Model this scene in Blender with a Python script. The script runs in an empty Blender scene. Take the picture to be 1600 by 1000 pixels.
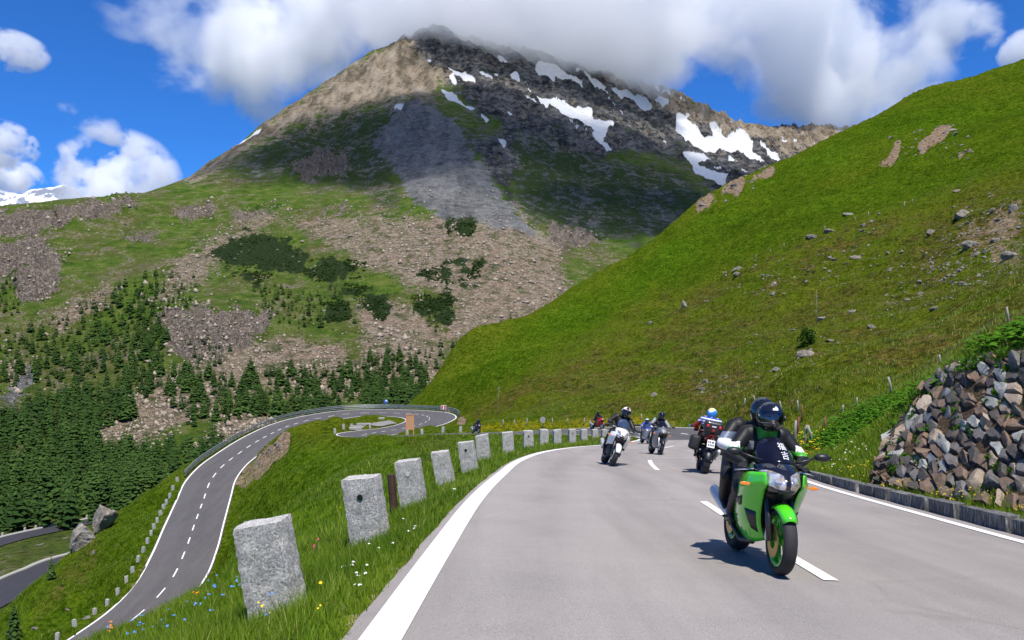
import bpy, bmesh, math, random
import numpy as np
from mathutils import Vector, Matrix, Euler

# ------------------------------------------------------------------ camera, sky, sun, exposure
scene = bpy.context.scene
COL = scene.collection
CAM_H, FPX, HOR = 1.32, 1300.0, 520.0      # eye height, focal length in photo pixels, horizon row of the photo
cam_data = bpy.data.cameras.new('camera')
cam = bpy.data.objects.new('camera', cam_data)
COL.objects.link(cam)
cam.location = (0, 0, CAM_H)
cam.rotation_euler = (math.radians(90), 0, 0)
cam_data.sensor_width = 36.0
cam_data.lens = 36.0 * FPX / 1600.0
cam_data.shift_y = (HOR - 500.0) / 1600.0
cam_data.clip_start = 0.1
cam_data.clip_end = 60000
scene.camera = cam

SUN_V = Vector((0.12, -0.40, 0.90)).normalized()      # direction towards the sun: behind the viewer, high
world = bpy.data.worlds.new('World')
scene.world = world
world.use_nodes = True
wn = world.node_tree
wn.nodes.clear()
w_out = wn.nodes.new('ShaderNodeOutputWorld')
w_bg = wn.nodes.new('ShaderNodeBackground')
w_sky = wn.nodes.new('ShaderNodeTexSky')
w_hsv = wn.nodes.new('ShaderNodeMix')      # deep blue of a high-altitude sky
w_hsv.data_type = 'RGBA'
w_hsv.blend_type = 'MULTIPLY'
w_hsv.inputs['Factor'].default_value = 1.0
w_sky.sky_type = 'NISHITA'
w_sky.sun_disc = False
w_sky.sun_elevation = math.asin(SUN_V.z)
w_sky.sun_rotation = math.atan2(SUN_V.x, SUN_V.y)
w_sky.altitude = 2300
w_sky.air_density = 1.0
w_sky.dust_density = 0.5
w_sky.ozone_density = 3.0
w_hsv.inputs[7].default_value = (0.25, 0.72, 1.36, 1)
w_bg.inputs['Strength'].default_value = 0.096
wn.links.new(w_sky.outputs[0], w_hsv.inputs[6])
wn.links.new(w_hsv.outputs[2], w_bg.inputs['Color'])
wn.links.new(w_bg.outputs[0], w_out.inputs['Surface'])

sun_data = bpy.data.lights.new('sun', 'SUN')
sun_data.energy = 5.0
sun_data.angle = math.radians(0.53)
sun_data.color = (1.0, 0.955, 0.88)
sun = bpy.data.objects.new('sun', sun_data)
COL.objects.link(sun)
sun.rotation_euler = SUN_V.to_track_quat('Z', 'Y').to_euler()
sun.location = (0, 0, 50)

vs = scene.view_settings
vs.view_transform = 'Standard'
vs.look = 'None'
vs.exposure = 0.36
vs.gamma = 1.0
vs.use_curve_mapping = False
cy = scene.cycles
cy.use_denoising = True
try:
    cy.denoiser = 'OPENIMAGEDENOISE'
    cy.denoising_input_passes = 'RGB_ALBEDO_NORMAL'
except Exception:
    pass
cy.use_adaptive_sampling = True
cy.adaptive_threshold = 0.015
cy.max_bounces = 36
cy.diffuse_bounces = 2
cy.glossy_bounces = 3
cy.transmission_bounces = 4
cy.transparent_max_bounces = 12
cy.volume_bounces = 36
cy.volume_step_rate = 0.32
cy.volume_max_steps = 256
cy.sample_clamp_indirect = 6.0
cy.caustics_reflective = False
cy.caustics_refractive = False
scene.render.film_transparent = False

# ------------------------------------------------------------------ helpers
rng = np.random.default_rng(7)
random.seed(7)

def P(px, py, d):
    """a place d metres ahead of the viewer that shows at photo pixel (px, py)"""
    return np.array([(px - 800.0) / FPX * d, d, CAM_H + (HOR - py) / FPX * d])

def tag(o, label=None, cat=None, group=None, kind=None):
    if label: o['label'] = label
    if cat: o['category'] = cat
    if group: o['group'] = group
    if kind: o['kind'] = kind
    return o

def empty(name, loc=(0, 0, 0), rot=(0, 0, 0)):
    o = bpy.data.objects.new(name, None)
    o.empty_display_size = 0.2
    COL.objects.link(o)
    o.location = loc
    o.rotation_euler = rot
    return o

def link(name, me, mats=None, parent=None, smooth=False):
    if mats is not None:
        for m in (mats if isinstance(mats, (list, tuple)) else [mats]):
            me.materials.append(m)
    if smooth and len(me.polygons):
        me.polygons.foreach_set('use_smooth', np.ones(len(me.polygons), bool))
    o = bpy.data.objects.new(name, me)
    COL.objects.link(o)
    if parent is not None:
        o.parent = parent
    return o

def pymesh(name, v, f):
    me = bpy.data.meshes.new(name)
    me.from_pydata([tuple(map(float, p)) for p in v], [], [tuple(int(i) for i in q) for q in f])
    me.update()
    return me

def npmesh(name, v, quads=None, tris=None):
    """fast mesh from arrays"""
    me = bpy.data.meshes.new(name)
    v = np.asarray(v, np.float32)
    me.vertices.add(len(v))
    me.vertices.foreach_set('co', v.ravel())
    nq = 0 if quads is None else len(quads)
    nt = 0 if tris is None else len(tris)
    idx = []
    if nq: idx.append(np.asarray(quads, np.int32).ravel())
    if nt: idx.append(np.asarray(tris, np.int32).ravel())
    idx = np.concatenate(idx)
    me.loops.add(len(idx))
    me.loops.foreach_set('vertex_index', idx)
    me.polygons.add(nq + nt)
    starts = np.concatenate([np.arange(nq) * 4, nq * 4 + np.arange(nt) * 3]).astype(np.int32)
    me.polygons.foreach_set('loop_start', starts)
    me.update(calc_edges=True)
    return me

def grid_quads(nu, nv):
    i = np.arange(nu - 1)[:, None]; j = np.arange(nv - 1)[None, :]
    a = i * nv + j
    return np.stack([a, a + nv, a + nv + 1, a + 1], -1).reshape(-1, 4)

def add_attr(me, name, data):
    a = me.attributes.new(name, 'FLOAT_COLOR', 'POINT')
    a.data.foreach_set('color', np.asarray(data, np.float32).ravel())

def smoothstep(a, b, x):
    t = np.clip((x - a) / (b - a), 0, 1)
    return t * t * (3 - 2 * t)

_perm = np.random.default_rng(3).permutation(512).astype(np.int64)
_ga = np.random.default_rng(4).uniform(0, 2 * np.pi, 512)
_gx, _gy = np.cos(_ga), np.sin(_ga)

def perlin(x, y, seed=0):
    xi = np.floor(x).astype(np.int64); yi = np.floor(y).astype(np.int64)
    xf = x - xi; yf = y - yi
    u = xf * xf * xf * (xf * (xf * 6 - 15) + 10)
    v = yf * yf * yf * (yf * (yf * 6 - 15) + 10)
    def g(ix, iy, fx, fy):
        h = _perm[(_perm[(ix + seed * 17) & 511] + iy * 31 + seed) & 511]
        return _gx[h] * fx + _gy[h] * fy
    a = g(xi, yi, xf, yf); b = g(xi + 1, yi, xf - 1, yf)
    c = g(xi, yi + 1, xf, yf - 1); d = g(xi + 1, yi + 1, xf - 1, yf - 1)
    return (a + u * (b - a)) * (1 - v) + (c + u * (d - c)) * v

def fbm(x, y, octv=4, seed=0, gain=0.5, ridged=False):
    s = 0; a = 1.0; t = 0
    for k in range(octv):
        n = perlin(x, y, seed + k)
        if ridged: n = 0.6 - np.abs(n) * 2
        s = s + a * n; t += a
        a *= gain; x = x * 2.03 + 11.7; y = y * 2.03 - 5.3
    return s / t

class RBF:
    """multiquadric surface through scattered control points"""
    def __init__(s, pts, vals, c=0.12, smooth=0.0):
        s.p = np.asarray(pts, float); s.c = c
        n = len(s.p)
        d = np.sqrt(((s.p[:, None] - s.p[None]) ** 2).sum(-1) + c * c)
        A = np.zeros((n + 3, n + 3))
        A[:n, :n] = d + np.eye(n) * smooth
        A[:n, n] = 1; A[:n, n + 1:] = s.p
        A[n, :n] = 1; A[n + 1:, :n] = s.p.T
        s.w = np.linalg.solve(A, np.concatenate([np.asarray(vals, float), [0, 0, 0]]))
    def __call__(s, q):
        out = np.empty(len(q))
        n = len(s.p)
        for k in range(0, len(q), 20000):
            b = q[k:k + 20000]
            d = np.sqrt(((b[:, None] - s.p[None]) ** 2).sum(-1) + s.c ** 2)
            out[k:k + 20000] = d @ s.w[:n] + s.w[n] + b @ s.w[n + 1:]
        return out

def catmull(pts, step=0.5):
    """dense samples through control rows (any number of columns)"""
    p = np.asarray(pts, float)
    p = np.vstack([2 * p[0] - p[1], p, 2 * p[-1] - p[-2]])
    out = []
    for i in range(1, len(p) - 2):
        n = max(2, int(np.linalg.norm(p[i + 1, :3] - p[i, :3]) / step))
        t = np.linspace(0, 1, n, endpoint=False)[:, None]
        out.append(0.5 * ((2 * p[i]) + (-p[i - 1] + p[i + 1]) * t + (2 * p[i - 1] - 5 * p[i] + 4 * p[i + 1] - p[i + 2]) * t ** 2
                          + (-p[i - 1] + 3 * p[i] - 3 * p[i + 1] + p[i + 2]) * t ** 3))
    out.append(p[-2][None])
    return np.vstack(out)

def poly_sd(px, py, poly):
    """signed distance to a polygon, positive inside"""
    poly = np.asarray(poly, float)
    best = np.full(px.shape, 1e9)
    inside = np.zeros(px.shape, bool)
    n = len(poly)
    for i in range(n):
        ax, ay = poly[i]; bx, by = poly[(i + 1) % n]
        ex, ey = bx - ax, by - ay
        t = np.clip(((px - ax) * ex + (py - ay) * ey) / (ex * ex + ey * ey + 1e-9), 0, 1)
        dd = (px - ax - t * ex) ** 2 + (py - ay - t * ey) ** 2
        best = np.minimum(best, dd)
        cond = ((ay > py) != (by > py)) & (px < ex * (py - ay) / (ey if abs(ey) > 1e-9 else 1e-9) + ax)
        inside ^= cond
    return np.where(inside, 1, -1) * np.sqrt(best)

ORD = ['nearest', 'second', 'third', 'fourth', 'fifth', 'sixth', 'seventh', 'eighth', 'ninth', 'tenth', 'eleventh', 'twelfth',
       'thirteenth', 'fourteenth', 'fifteenth', 'sixteenth', 'seventeenth', 'eighteenth', 'nineteenth', 'twentieth',
       'twenty-first', 'twenty-second', 'twenty-third', 'twenty-fourth', 'twenty-fifth', 'twenty-sixth']

# ------------------------------------------------------------------ materials
class NT:
    def __init__(s, name):
        s.m = bpy.data.materials.new(name)
        s.m.use_nodes = True
        s.t = s.m.node_tree
        s.t.nodes.clear()
        s.out = s.t.nodes.new('ShaderNodeOutputMaterial')
    def n(s, kind, **kw):
        nd = s.t.nodes.new(kind)
        for k, v in kw.items(): setattr(nd, k, v)
        return nd
    def set(s, sock, v):
        if isinstance(v, bpy.types.NodeSocket): s.t.links.new(v, sock)
        elif v is not None:
            if isinstance(v, (tuple, list)) and len(v) == 3 and sock.type == 'RGBA': v = (*v, 1)
            sock.default_value = v
    def pos(s): return s.n('ShaderNodeNewGeometry').outputs['Position']
    def obj(s): return s.n('ShaderNodeTexCoord').outputs['Object']
    def rand(s): return s.n('ShaderNodeObjectInfo').outputs['Random']
    def noise(s, vec, scale, detail=3, rough=0.55, col=False, dist=0.0):
        nd = s.n('ShaderNodeTexNoise'); s.set(nd.inputs['Vector'], vec)
        nd.inputs['Scale'].default_value = scale; nd.inputs['Detail'].default_value = detail
        nd.inputs['Roughness'].default_value = rough; nd.inputs['Distortion'].default_value = dist
        return nd.outputs['Color' if col else 'Fac']
    def vor(s, vec, scale, feature='F1', out='Distance', rnd=1.0):
        nd = s.n('ShaderNodeTexVoronoi', feature=feature); s.set(nd.inputs['Vector'], vec)
        nd.inputs['Scale'].default_value = scale; nd.inputs['Randomness'].default_value = rnd
        return nd.outputs[out]
    def ramp(s, fac, stops, interp='LINEAR'):
        nd = s.n('ShaderNodeValToRGB'); s.set(nd.inputs[0], fac)
        cr = nd.color_ramp; cr.interpolation = interp
        while len(cr.elements) > 1: cr.elements.remove(cr.elements[-1])
        for i, (p, c) in enumerate(stops):
            e = cr.elements[0] if i == 0 else cr.elements.new(p)
            e.position = p
            e.color = (c, c, c, 1) if isinstance(c, (int, float)) else (*c, 1)
        return nd.outputs[0]
    def mix(s, fac, a, b, blend='MIX'):
        nd = s.n('ShaderNodeMix', data_type='RGBA', blend_type=blend)
        s.set(nd.inputs['Factor'], fac); s.set(nd.inputs[6], a); s.set(nd.inputs[7], b)
        return nd.outputs[2]
    def math(s, op, a, b=None, c=None, clamp=False):
        nd = s.n('ShaderNodeMath', operation=op, use_clamp=clamp)
        for i, v in enumerate((a, b, c)):
            if v is not None: s.set(nd.inputs[i], v)
        return nd.outputs[0]
    def attr(s, name):
        nd = s.n('ShaderNodeAttribute'); nd.attribute_name = name
        return nd
    def sep(s, col):
        nd = s.n('ShaderNodeSeparateColor'); s.set(nd.inputs[0], col)
        return nd.outputs[0], nd.outputs[1], nd.outputs[2]
    def scale(s, vec, x, y, z):
        nd = s.n('ShaderNodeVectorMath', operation='MULTIPLY'); s.set(nd.inputs[0], vec)
        nd.inputs[1].default_value = (x, y, z)
        return nd.outputs[0]
    def bump(s, h, strength=0.5, dist=0.1, normal=None):
        nd = s.n('ShaderNodeBump'); s.set(nd.inputs['Height'], h)
        nd.inputs['Strength'].default_value = strength; nd.inputs['Distance'].default_value = dist
        if normal is not None: s.set(nd.inputs['Normal'], normal)
        return nd.outputs[0]
    def bsdf(s, color, rough=0.7, metal=0.0, normal=None, spec=0.3, **kw):
        nd = s.n('ShaderNodeBsdfPrincipled')
        s.set(nd.inputs['Base Color'], color); s.set(nd.inputs['Roughness'], rough)
        s.set(nd.inputs['Metallic'], metal); nd.inputs['Specular IOR Level'].default_value = spec
        if normal is not None: s.set(nd.inputs['Normal'], normal)
        for k, v in kw.items(): s.set(nd.inputs[k.replace('_', ' ')], v)
        s.t.links.new(nd.outputs[0], s.out.inputs['Surface'])
        return s.m

MATS = {}
def plain(name, color, rough=0.5, metal=0.0, spec=0.4, var=0.12, scale=8.0, coat=0.0, bump=0.0, bscale=60.0):
    """procedural paint, metal, cloth ...: slight mottling in colour and gloss"""
    if name in MATS: return MATS[name]
    k = NT(name)
    o = k.obj()
    nz = k.noise(o, scale, 4, 0.6)
    c = k.mix(nz, tuple(x * (1 - var) for x in color), tuple(min(1, x * (1 + var)) for x in color))
    r = k.math('ADD', rough - 0.06, k.math('MULTIPLY', nz, 0.12))
    nrm = k.bump(k.noise(o, bscale, 3, 0.6), bump, 0.01) if bump else None
    MATS[name] = k.bsdf(c, r, metal, nrm, spec, Coat_Weight=coat, Coat_Roughness=0.08)
    return MATS[name]
# ------------------------------------------------------------------ the road's route: x, y, z, half width left, half width right, cross fall
UPPER = [  # pale old asphalt, from behind the viewer to the bend
    (2.10, -14, 1.42, 3.2, 3.2, -0.03), (2.20, -6, 0.61, 3.2, 3.2, -0.03), (2.30, 0, 0.0, 3.1, 3.2, -0.03), (2.58, 6.9, -0.70, 3.25, 3.15, -0.03),
    (2.92, 12, -1.22, 3.45, 3.1, -0.03), (3.36, 17.5, -1.78, 3.6, 3.0, -0.02), (3.95, 23.6, -2.40, 3.8, 3.1, 0.0),
    (5.0, 29.9, -3.05, 3.95, 3.3, 0.01), (6.4, 36.1, -3.74, 4.0, 3.5, 0.02), (8.2, 42.5, -4.48, 4.0, 3.6, 0.03),
    (10.2, 48.6, -5.17, 3.9, 3.7, 0.04), (12.0, 54.4, -5.68, 3.8, 3.8, 0.05)]
LOWER = [  # darker asphalt: round the bend, along the hillside, round the hairpin and down
    (12.0, 54.4, -5.68, 3.8, 3.8, 0.05), (13.2, 60, -6.12, 3.8, 3.8, 0.05), (12.9, 66, -6.62, 3.8, 3.8, 0.05), (10.8, 72, -7.2, 3.7, 3.7, 0.04),
    (7.0, 78.5, -7.9, 3.7, 3.7, 0.03), (2.0, 86, -8.9, 3.7, 3.7, 0.0), (-4.2, 95.5, -10.25, 3.7, 3.7, -0.02),
    (-12, 106, -11.7, 3.7, 3.7, -0.03), (-19, 115, -13.0, 3.7, 3.7, -0.04), (-22.4, 125, -14.0, 3.8, 3.8, -0.04),
    (-21.3, 135, -14.75, 4.0, 4.0, -0.02), (-19.0, 144, -15.25, 4.2, 4.4, 0.02), (-16.9, 153, -15.5, 4.4, 4.8, 0.04), (-16.2, 163.5, -15.65, 4.6, 5.2, 0.06),
    (-18.4, 174, -15.95, 4.8, 5.2, 0.07), (-23.3, 183.5, -16.5, 4.8, 5.0, 0.07), (-30.5, 189, -16.85, 4.6, 4.8, 0.07),
    (-37.0, 187.5, -16.95, 4.4, 4.6, 0.07), (-42.6, 178, -17.2, 4.0, 4.2, 0.06), (-45.0, 168, -17.45, 3.8, 3.8, 0.05), (-45.6, 157, -17.8, 3.7, 3.7, 0.03),
    (-45.8, 148, -18.25, 3.6, 3.6, 0.02), (-46.0, 140, -19.0, 3.6, 3.6, 0.01), (-45.9, 132, -19.8, 3.6, 3.6, 0.0),
    (-45.3, 125, -20.95, 3.6, 3.6, 0.0), (-43.7, 118, -22.2, 3.6, 3.6, 0.0), (-40.9, 107, -23.5, 3.6, 3.6, 0.0),
    (-38.9, 99, -24.65, 3.6, 3.6, 0.0), (-37.7, 92, -26.0, 3.6, 3.6, 0.0), (-38.0, 86, -27.3, 3.6, 3.6, 0.0),
    (-39.5, 80, -28.4, 3.6, 3.6, 0.0), (-42.0, 72, -29.9, 3.6, 3.6, 0.0), (-46, 62, -31.5, 3.6, 3.6, 0.0)]
EDGE = 0.20   # asphalt beyond the painted edge line

def route(ctrl, step=0.5):
    r = catmull(ctrl, step)
    t = np.gradient(r[:, :2], axis=0)
    t /= np.linalg.norm(t, axis=1)[:, None] + 1e-9
    nrm = np.stack([t[:, 1], -t[:, 0]], 1)          # to the right of travel
    return r, t, nrm
RU, TU, NU = route(UPPER, 0.3)
RL, TL, NL = route(LOWER, 0.5)
R_ALL = np.vstack([RU, RL[1:]]); N_ALL = np.vstack([NU, NL[1:]])

def road_point(r, n, off):
    """surface point of the route at a sideways offset"""
    return np.stack([r[:, 0] + n[:, 0] * off, r[:, 1] + n[:, 1] * off, r[:, 2] + r[:, 5] * off], 1)

# ------------------------------------------------------------------ near terrain
NEAR = [
    # bank with the granite bollards, beside the road
    (437, 968, 7.2), (580, 852, 10.4), (648, 793, 15.2), (698, 758, 20.5), (735, 737, 23.5), (757, 719, 28), (795, 710, 32.5), (826, 703, 37), (850, 699, 41.5),
    (872, 696, 47), (895, 693, 52), (912, 691, 57), (929, 689, 61), (943, 688, 64), (960, 686, 68),
    # foreground crest and the drop behind it
    (330, 1012, 6.2), (200, 1030, 8.6), (120, 1050, 10.5), (236, 974, 12.5), (300, 942, 13.5), (360, 898, 16), (100, 1045, 14.5), (20, 1080, 15),
    (-100, 1050, 13), (-300, 1150, 10), (150, 1065, 24), (240, 1025, 24), (320, 970, 28), (0, 1080, 30), (200, 1010, 45), (280, 970, 52), (345, 905, 60), (-100, 1150, 60), (-200, 1200, 40),
    (420, 820, 24), (500, 790, 23), (560, 772, 26), (620, 742, 30),
    # inner grassy slope
    (430, 838, 52), (375, 862, 78), (390, 800, 96), (450, 790, 60), (510, 756, 66), (570, 722, 72), (640, 703, 78), (700, 690, 82), (420, 752, 112), (470, 716, 112), (540, 693, 110),
    (600, 686, 108), (660, 680.5, 105), (700, 680, 98), (750, 682, 88), (800, 687, 75), (850, 688, 66), (405, 712, 132), (440, 692, 140), (480, 678, 142), (530, 675, 140), (575, 675.5, 137),
    (640, 677, 122), (690, 677.5, 110),
    # platform inside the hairpin
    (500, 668, 158), (560, 664, 158), (620, 660, 160), (560, 655, 172), (500, 662, 170), (620, 654, 171),
    # bank left of the lower arm, down to its brow
    (240, 765, 130), (185, 803, 122), (115, 862, 113), (62, 908, 107), (0, 962, 101), (-80, 1030, 94), (180, 860, 106), (120, 920, 98), (60, 985, 92), (140, 975, 92), (0, 1040, 86),
    (240, 800, 118), (150, 890, 104), (-160, 1100, 85), (100, 1050, 78), (0, 1130, 70),
    # fall beyond that brow
    (230, 850, 150), (170, 890, 140), (110, 940, 134), (50, 1000, 128), (0, 1040, 124), (-80, 1110, 118), (200, 860, 185), (100, 930, 180), (0, 1000, 175), (-100, 1060, 170), (200, 850, 230), (0, 960, 225),
    # outside the hairpin
    (290, 760, 146), (320, 735, 160), (370, 715, 172), (420, 700, 183), (470, 690, 192), (520, 678, 200), (580, 668, 204), (640, 662, 205), (690, 656, 198),
    (300, 780, 200), (400, 735, 220), (500, 700, 235), (600, 682, 245), (680, 668, 245), (300, 780, 260), (450, 720, 280), (600, 690, 300), (200, 800, 300), (0, 900, 300),
    # toe of the spur, beside the far road
    (702, 650, 182), (712, 662, 160), (700, 672, 138), (720, 672, 124), (742, 669, 112), (790, 668, 104), (850, 664, 97), (900, 662, 92), (950, 663, 87), (1000, 664, 82), (1043, 667, 78), (1100, 670, 71),
    (1165, 672, 65), (1210, 680, 55), (1250, 690, 45), (1285, 704, 35), (1310, 722, 27), (1330, 738, 21.5),
    # face of the spur
    (760, 620, 165), (760, 590, 195), (850, 610, 140), (850, 560, 185), (900, 520, 210), (950, 620, 112), (950, 560, 155), (1000, 480, 215), (1050, 610, 100), (1050, 540, 145), (1100, 620, 88), (1100, 480, 185), (1100, 400, 240),
    (1150, 620, 78), (1200, 620, 66), (1200, 540, 108), (1200, 430, 172), (1200, 340, 235), (1260, 545, 92), (1300, 600, 58), (1300, 480, 125), (1300, 380, 185), (1300, 290, 250),
    (1350, 640, 38), (1390, 610, 52), (1390, 550, 78), (1450, 560, 56), (1450, 450, 108), (1450, 330, 178), (1450, 230, 250), (1510, 530, 50), (1560, 500, 56), (1600, 420, 78), (1600, 330, 125), (1600, 230, 195), (1600, 150, 265),
    (1750, 430, 52), (1750, 300, 120), (1750, 150, 220), (1900, 350, 60), (1900, 150, 180),
    (700, 592, 222), (730, 573, 226), (760, 555, 228), (800, 532, 232), (850, 500, 238), (890, 474, 244), (760, 574, 212), (800, 556, 212), (850, 530, 212), (720, 600, 205),
    # its ridge
    (638, 632, 222), (665, 608, 232), (700, 579, 240), (750, 544, 248), (800, 513, 255), (890, 455, 270), (950, 424, 278), (1000, 394, 285), (1060, 345, 295), (1100, 311, 300), (1150, 285, 305), (1200, 265, 310), (1260, 238, 315), (1320, 207, 320),
    (1380, 178, 326), (1440, 143, 332), (1490, 132, 330), (1550, 113, 326), (1600, 94, 322), (1700, 50, 318), (1850, 0, 315),
    # behind the ridge
    (640, 660, 270), (700, 620, 290), (800, 570, 310), (890, 520, 325), (1000, 460, 345), (1100, 390, 365), (1200, 340, 375), (1320, 290, 385), (1440, 230, 395), (1600, 180, 395), (1850, 100, 390),
    (700, 650, 380), (900, 600, 420), (1100, 480, 440), (1300, 400, 450), (1600, 300, 450), (1850, 220, 450),
    # stone-faced bank on the right
    (1372, 752, 18.2), (1430, 762, 16.4), (1500, 774, 14.8), (1600, 794, 12.6), (1700, 818, 11.1), (1900, 880, 9.0),
    (1462, 590, 20.0), (1500, 570, 19.2), (1545, 560, 17.9), (1600, 552, 16.3), (1700, 530, 14.7), (1900, 480, 12.6),
    (1470, 578, 23.5), (1540, 545, 23), (1620, 530, 21.5), (1420, 640, 22.5), (1380, 700, 20.4), (1750, 490, 20), (2000, 420, 17),
    (1900, 400, 24), (2200, 500, 8), (2200, 300, 25)]
_uv = [((a - 800) / FPX, math.log(d)) for a, b, d in NEAR]
_sv = [(HOR - b) / FPX for a, b, d in NEAR]
for off_s in (-1, 1):       # the road edges themselves
    for r, n in ((RU, NU), (RL, NL)):
        k = 14 if r is RU else 12
        for i in range(0, len(r), k):
            hw = (r[i, 3] if off_s < 0 else r[i, 4]) + EDGE
            e = road_point(r[i:i + 1], n[i:i + 1], off_s * hw)[0]
            if e[1] > 3.0:
                _uv.append((e[0] / e[1], math.log(e[1]))); _sv.append((e[2] - 0.08 - CAM_H) / e[1])
near_rbf = RBF(_uv, _sv, c=0.05, smooth=2e-4)

_rs = R_ALL[::2]; _rn = N_ALL[::2]
def carve(x, y, z):
    """lay the ground to the road: level under it, blended beside it"""
    out = z.copy()
    B = 20000
    for k in range(0, len(x), B):
        xb, yb = x[k:k + B], y[k:k + B]
        dx = xb[:, None] - _rs[None, :, 0]; dy = yb[:, None] - _rs[None, :, 1]
        d2 = dx * dx + dy * dy
        j = d2.argmin(1)
        ii = np.arange(len(xb))
        off = dx[ii, j] * _rn[j, 0] + dy[ii, j] * _rn[j, 1]
        dist = np.sqrt(d2[ii, j])
        hw = np.where(off < 0, _rs[j, 3], _rs[j, 4]) + EDGE
        oc = np.clip(off, -hw, hw)
        zr = _rs[j, 2] + _rs[j, 5] * oc
        ex = np.maximum(dist - hw, 0)
        under = zr - 0.03 - 0.14 * smoothstep(0.0, 0.5, hw - np.abs(dist))
        bw = np.where((off < 0) & (yb < 45), 0.85, np.where((off > 0) & (yb < 22), 0.7, 2.4))
        w = smoothstep(0.0, bw, ex)
        far = dist > hw + 6
        zz = np.where(ex <= 0, under, (zr - 0.03) * (1 - w) + out[k:k + B] * w)
        out[k:k + B] = np.where(far, out[k:k + B], zz)
    return out

def to_px(x, y, z):
    return 800 + x / y * FPX, HOR - (z - CAM_H) / y * FPX

def near_h(x, y, detail=True):
    x = np.asarray(x, float); y = np.asarray(y, float)
    yy = np.maximum(y, 3.0)
    u = x / np.maximum(yy, 0.38 * np.abs(x))
    s = near_rbf(np.stack([np.clip(u, -1.1, 1.2), np.log(yy)], 1))
    z = CAM_H + s * yy
    z = np.where(y < 3.0, z - 0.1015 * (y - 3.0), z)
    if detail:
        amp = np.clip(yy / 60, 0.12, 1.0)
        z = z + amp * (0.55 * fbm(x / 14, y / 14, 4, 1) + 0.22 * fbm(x / 3.1, y / 3.1, 3, 8))
        z = z + smoothstep(35, 90, yy) * (0.34 * fbm(x / 1.7, y / 2.3, 3, 47) + 0.5 * fbm(x / 5.5, y / 7.5, 3, 48, 0.5, True))
        hill = smoothstep(60, 200, yy) * smoothstep(-0.1, 0.1, u)
        z = z + hill * (2.6 * fbm(x / 42 + y / 90, y / 60, 4, 21) + 1.0 * fbm((x + 0.6 * y) / 9, (y - 0.4 * x) / 26, 3, 5))
        # convex shoulder: the rough near flank stands a little proud of the smooth slope behind it
        ppx, ppy = to_px(x, yy, z)
        sdl = ppy - np.interp(ppx, [690, 760, 880, 1000, 1120, 1250, 1430, 1600, 1900], [652, 616, 556, 470, 421, 368, 314, 258, 180]) + 10 * fbm(x / 30, y / 30, 3, 83)
        z = z + (ppx > 690) * smoothstep(60, 110, yy) * yy / FPX * 17 * smoothstep(-6, 22, sdl) * np.exp(-np.maximum(sdl, 0) / 90) * smoothstep(690, 800, ppx)
        # shallow gullies and cattle terraces
        z = z + smoothstep(70, 140, yy) * smoothstep(0.0, 0.12, u) * (1.7 * fbm((x * .8 + y * .3) / 5.0, (y * .9 - x * .5) / 28, 3, 87, .5, True) + 0.30 * np.sin(z * 2.6 + 3 * fbm(x / 20, y / 20, 2, 88)))
    return carve(x, y, z)

def road_dist(x, y):
    """metres from the edge of the asphalt (negative on it)"""
    out = np.empty(len(x))
    for k in range(0, len(x), 20000):
        dx = x[k:k + 20000, None] - _rs[None, :, 0]; dy = y[k:k + 20000, None] - _rs[None, :, 1]
        d2 = dx * dx + dy * dy
        j = d2.argmin(1); ii = np.arange(len(j))
        off = dx[ii, j] * _rn[j, 0] + dy[ii, j] * _rn[j, 1]
        out[k:k + 20000] = np.sqrt(d2[ii, j]) - np.where(off < 0, _rs[j, 3], _rs[j, 4]) - EDGE
    return out


# fan-shaped tessellation starting behind the viewer: fine near, coarser far off
FN_U, FN_V = 620, 520
_y2 = np.exp(np.linspace(math.log(9.0), math.log(470.0), FN_V))
_u2 = np.linspace(-0.80, 0.86, FN_U)
gx = (_u2[:, None] * _y2[None, :]).ravel(); gy = np.broadcast_to(_y2[None, :] - 20.0, (FN_U, FN_V)).ravel().copy()
gx = gx * np.where(gy < 12, 1.0 + 0.8 * (1 - smoothstep(-11, 12, gy)), 1.0)
gz = near_h(gx, gy)

_gzg = gz.reshape(FN_U, FN_V); _lv0 = math.log(9.0); _ldv = (math.log(470.0) - _lv0) / (FN_V - 1)
def near_fast(x, y, detail=True):
    """height of the built ground mesh (bilinear in its own grid)"""
    x = np.asarray(x, float); y = np.asarray(y, float)
    fac = np.where(y < 12, 1.0 + 0.8 * (1 - smoothstep(-11, 12, y)), 1.0)
    u = (x / fac / (y + 20.0) - _u2[0]) / (_u2[1] - _u2[0]); v = (np.log(np.maximum(y + 20.0, 9.0)) - _lv0) / _ldv
    i = np.clip(np.floor(u).astype(int), 0, FN_U - 2); j = np.clip(np.floor(v).astype(int), 0, FN_V - 2)
    a = np.clip(u - i, 0, 1); b = np.clip(v - j, 0, 1)
    return _gzg[i, j] * (1 - a) * (1 - b) + _gzg[i + 1, j] * a * (1 - b) + _gzg[i, j + 1] * (1 - a) * b + _gzg[i + 1, j + 1] * a * b

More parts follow.
